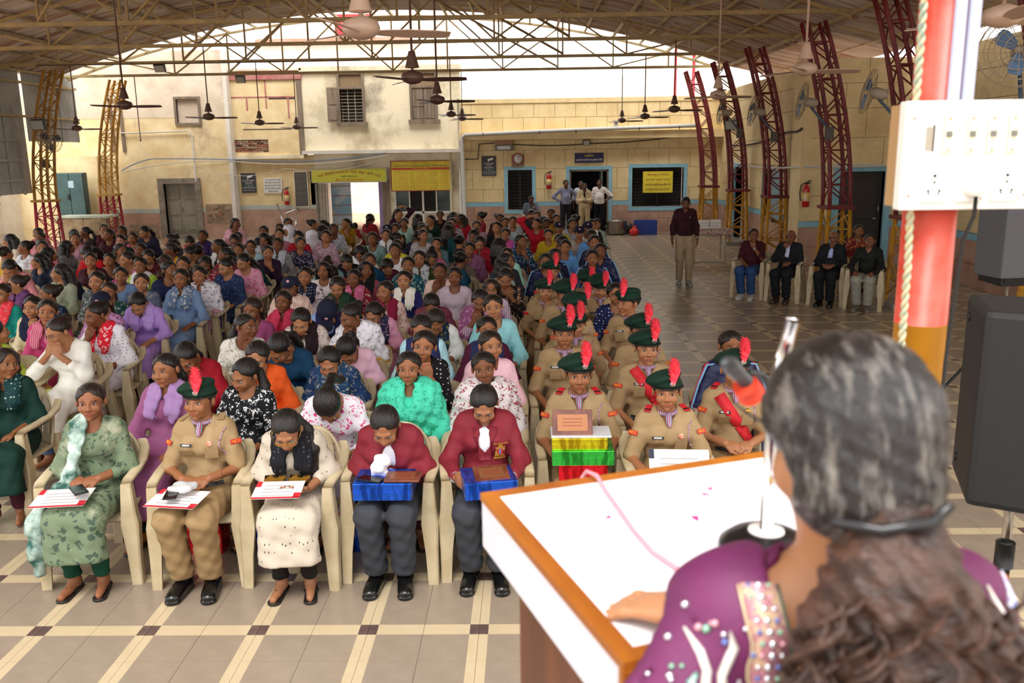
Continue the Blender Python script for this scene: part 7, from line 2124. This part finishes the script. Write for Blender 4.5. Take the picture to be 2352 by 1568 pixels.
# ---- gifts, papers and bags of the front rows
def gift(x, y, z, w, d, h, rz, color, label, group='wrapped gift boxes', kid=None):
    t = tag(empty('gift_box', (x, y, z), rz), label, 'gift box', group)
    MB().box(-w/2, w/2, -d/2, d/2, 0, h, bev=.004).build('wrapped_box', mat('foil_'+color, color, .22, .75, c2='%02x%02x%02x' % tuple(min(255, int(int(color[i:i+2], 16)*1.35+15)) for i in (0, 2, 4)), scale=9, sharp=.06, stretch=(3, 1, .6), bump=.25, bscale=18), t)
    MB().box(-w/2-.001, w/2+.001, -d/2-.0015, -d/2+.01, h*.48, h*.52).build('wrap_seam', mat('foil_'+color), t)
    return t
def paper(x, y, z, w, d, rz, tilt, label, edge='c82430'):
    t = tag(empty('certificate', (x, y, z), rz), label, 'certificate', 'certificates'); t.rotation_euler = (tilt, 0, rz)
    MB().box(-w/2, w/2, -d/2, d/2, 0, .002).build('sheet', mat('paper_cert', 'ece8e6', .6), t)
    for (a, b_, c, e_) in ((-w/2, w/2, -d/2, -d/2+.018), (-w/2, -w/2+.03, d/2-.06, d/2), (w/2-.04, w/2, -d/2, -d/2+.06)): MB().box(a, b_, c, e_, .0021, .0026).build('printed_border', mat('print_'+edge, edge, .6), t)
    for k in range(4): MB().box(-w*.32, w*.32, d*.22-k*.035, d*.22-k*.035+.006, .0021, .0025).build('printed_line', mat('print_grey', '9c9898', .6), t)
    return t
def phone(x, y, z, rz, label):
    t = tag(empty('phone', (x, y, z), rz), label, 'phone', 'phones'); MB().box(-.037,.037,-.075,.075,0,.009, bev=.003).build('case', m_black, t); MB().box(-.034,.034,-.071,.071,.009,.0098).build('screen', mat('screen_black', '0a0a10', .1), t)
paper(-2.68, 4.66, .615, .3, .21, .12, .12, 'red bordered certificate on the lap of the green kurta')
phone(-2.58, 4.66, .66, .7, 'phone in clear pouch on the green kurta lap')
paper(-2.0, 4.62, .62, .3, .21, -.15, .1, 'red bordered certificate on khaki trousers of front row')
phone(-2.02, 4.6, .655, .2, 'black phone lying on the front row certificate')
o = tag(obj('folded_cloth', mesh_np('folded_cloth', *nets(lambda Q: rbox((0,0,.02), (.07,.045,.02), .015)(Q)+wrinkle(Q, .004), (-.1,-.08,-.01), (.1,.08,.06), .009)), fabric('b8b8b8'), None, (-1.98, 4.66, .655)), 'folded grey cap lying on the front row certificate', 'cap')
paper(-1.42, 4.62, .67, .27, .19, .05, .15, 'certificate held by the person in cream kurta')
for k, x in enumerate((-1.48, -1.34)): tag(MB().box(-.06,.06,-.045,.045,0,.018, bev=.003).build('award_plaque', mat('plaque_gold', 'a8782c', .3, .6, c2='1c1814', scale=14, sharp=.04), None, (x, 4.76, .66), (.5, 0, .1*(1-2*k))), ['gold award plaque on cream kurta lap, left one', 'gold award plaque on cream kurta lap, right one'][k], 'plaque', 'award plaques')
gift(-.83, 4.72, .61, .33, .24, .1, .0, '1848b0', 'blue foil gift box on lap of blazer with tie')
gift(-.24, 4.74, .61, .3, .26, .1, .2, '1848b0', 'blue foil gift box on lap of blazer beside lectern')
def plaque(x, y, z, rz, tilt, label, w=.2, h=.15):
    t = tag(empty('wooden_plaque', (x, y, z), rz), label, 'plaque', 'award plaques'); t.rotation_euler = (tilt, 0, rz)
    MB().box(-w/2, w/2, -h/2, h/2, 0, .014, bev=.004).build('board', mat('plaque_wood', '5c2c20', .35, c2='7c4430', scale=8), t); MB().box(-w/2+.03, w/2-.03, -h/2+.03, h/2-.03, .014, .016).build('engraved_plate', mat('plate_bronze', '9c6844', .35, .5), t)
    for k in range(3): MB().box(-w*.25, w*.25, .02-k*.02, .024-k*.02, .0161, .0166).build('engraved_line', mat('engrave_red', '8c2424', .5), t)
plaque(-.72, 4.68, .715, 0, 0, 'brown award plaque on the blue box of the tie wearer')
plaque(-.22, 4.72, .715, .2, .25, 'brown award plaque in clear wrap on box beside lectern')
phone(-.9, 4.66, .712, 1.2, 'blue phone on the blue foil box of the tie wearer')
o = tag(obj('handkerchief', mesh_np('handkerchief', *nets(lambda Q: union([rbox((0,0,0), (.045,.02,.07), .015), ell((.02,0,.04), (.04,.03,.05))], .03)(Q)+wrinkle(Q, .006), (-.09,-.07,-.11), (.09,.07,.13), .009)), fabric('ecebf0'), None, (-.86, 4.73, .76), (.3, .2, 0)), 'white handkerchief held by the tie wearer', 'handkerchief')
gift(.32, 5.06, .585, .29, .24, .1, 0, 'c01420', 'red foil gift box at bottom of the tall stack')
gift(.32, 5.06, .686, .37, .26, .09, 0, '2c9c38', 'green foil gift box in middle of the tall stack')
gift(.3, 5.07, .777, .33, .24, .07, 0, 'c8a818', 'gold foil gift box on top of the tall stack')
plaque(.26, 5.03, .92, 0, 1.1, 'wooden award plaque standing on the gold gift box', .24, .16)
tag(MB().box(-.18,.18,-.1,.1,0,.012, bev=.003).build('award_case', mat('case_white', 'd0d0d4', .4), None, (.31, 5.06, .848)), 'white award folder under the wooden plaque', 'folder')
gift(.84, 4.72, .585, .3, .22, .13, 0, 'c01420', 'red foil gift box on lap of person biting lip')
gift(.66, 4.74, .585, .1, .2, .1, 0, '1848b0', 'blue foil gift box beside the red box')
paper(.85, 4.7, .76, .34, .22, -.06, .75, 'white certificate held above the red gift box', '20283c')
gift(-2.36, 5.3, .0, .2, .14, .36, .1, 'c89a18', 'tall gold foil bag under the second front chair')
gift(-2.1, 5.28, .0, .22, .16, .2, 0, 'b01420', 'red foil gift box under the second front chair')
gift(-1.66, 5.3, .0, .22, .18, .22, 0, '1440a8', 'blue foil gift box under the cream kurta chair')
gift(-1.1, 5.32, .0, .26, .2, .3, .1, '1440a8', 'blue foil gift box between the fourth chair and the third')
gift(-.02, 7.05, .0, .26, .26, .28, 0, '6c1420', 'dark red foil gift box on floor between chair rows')
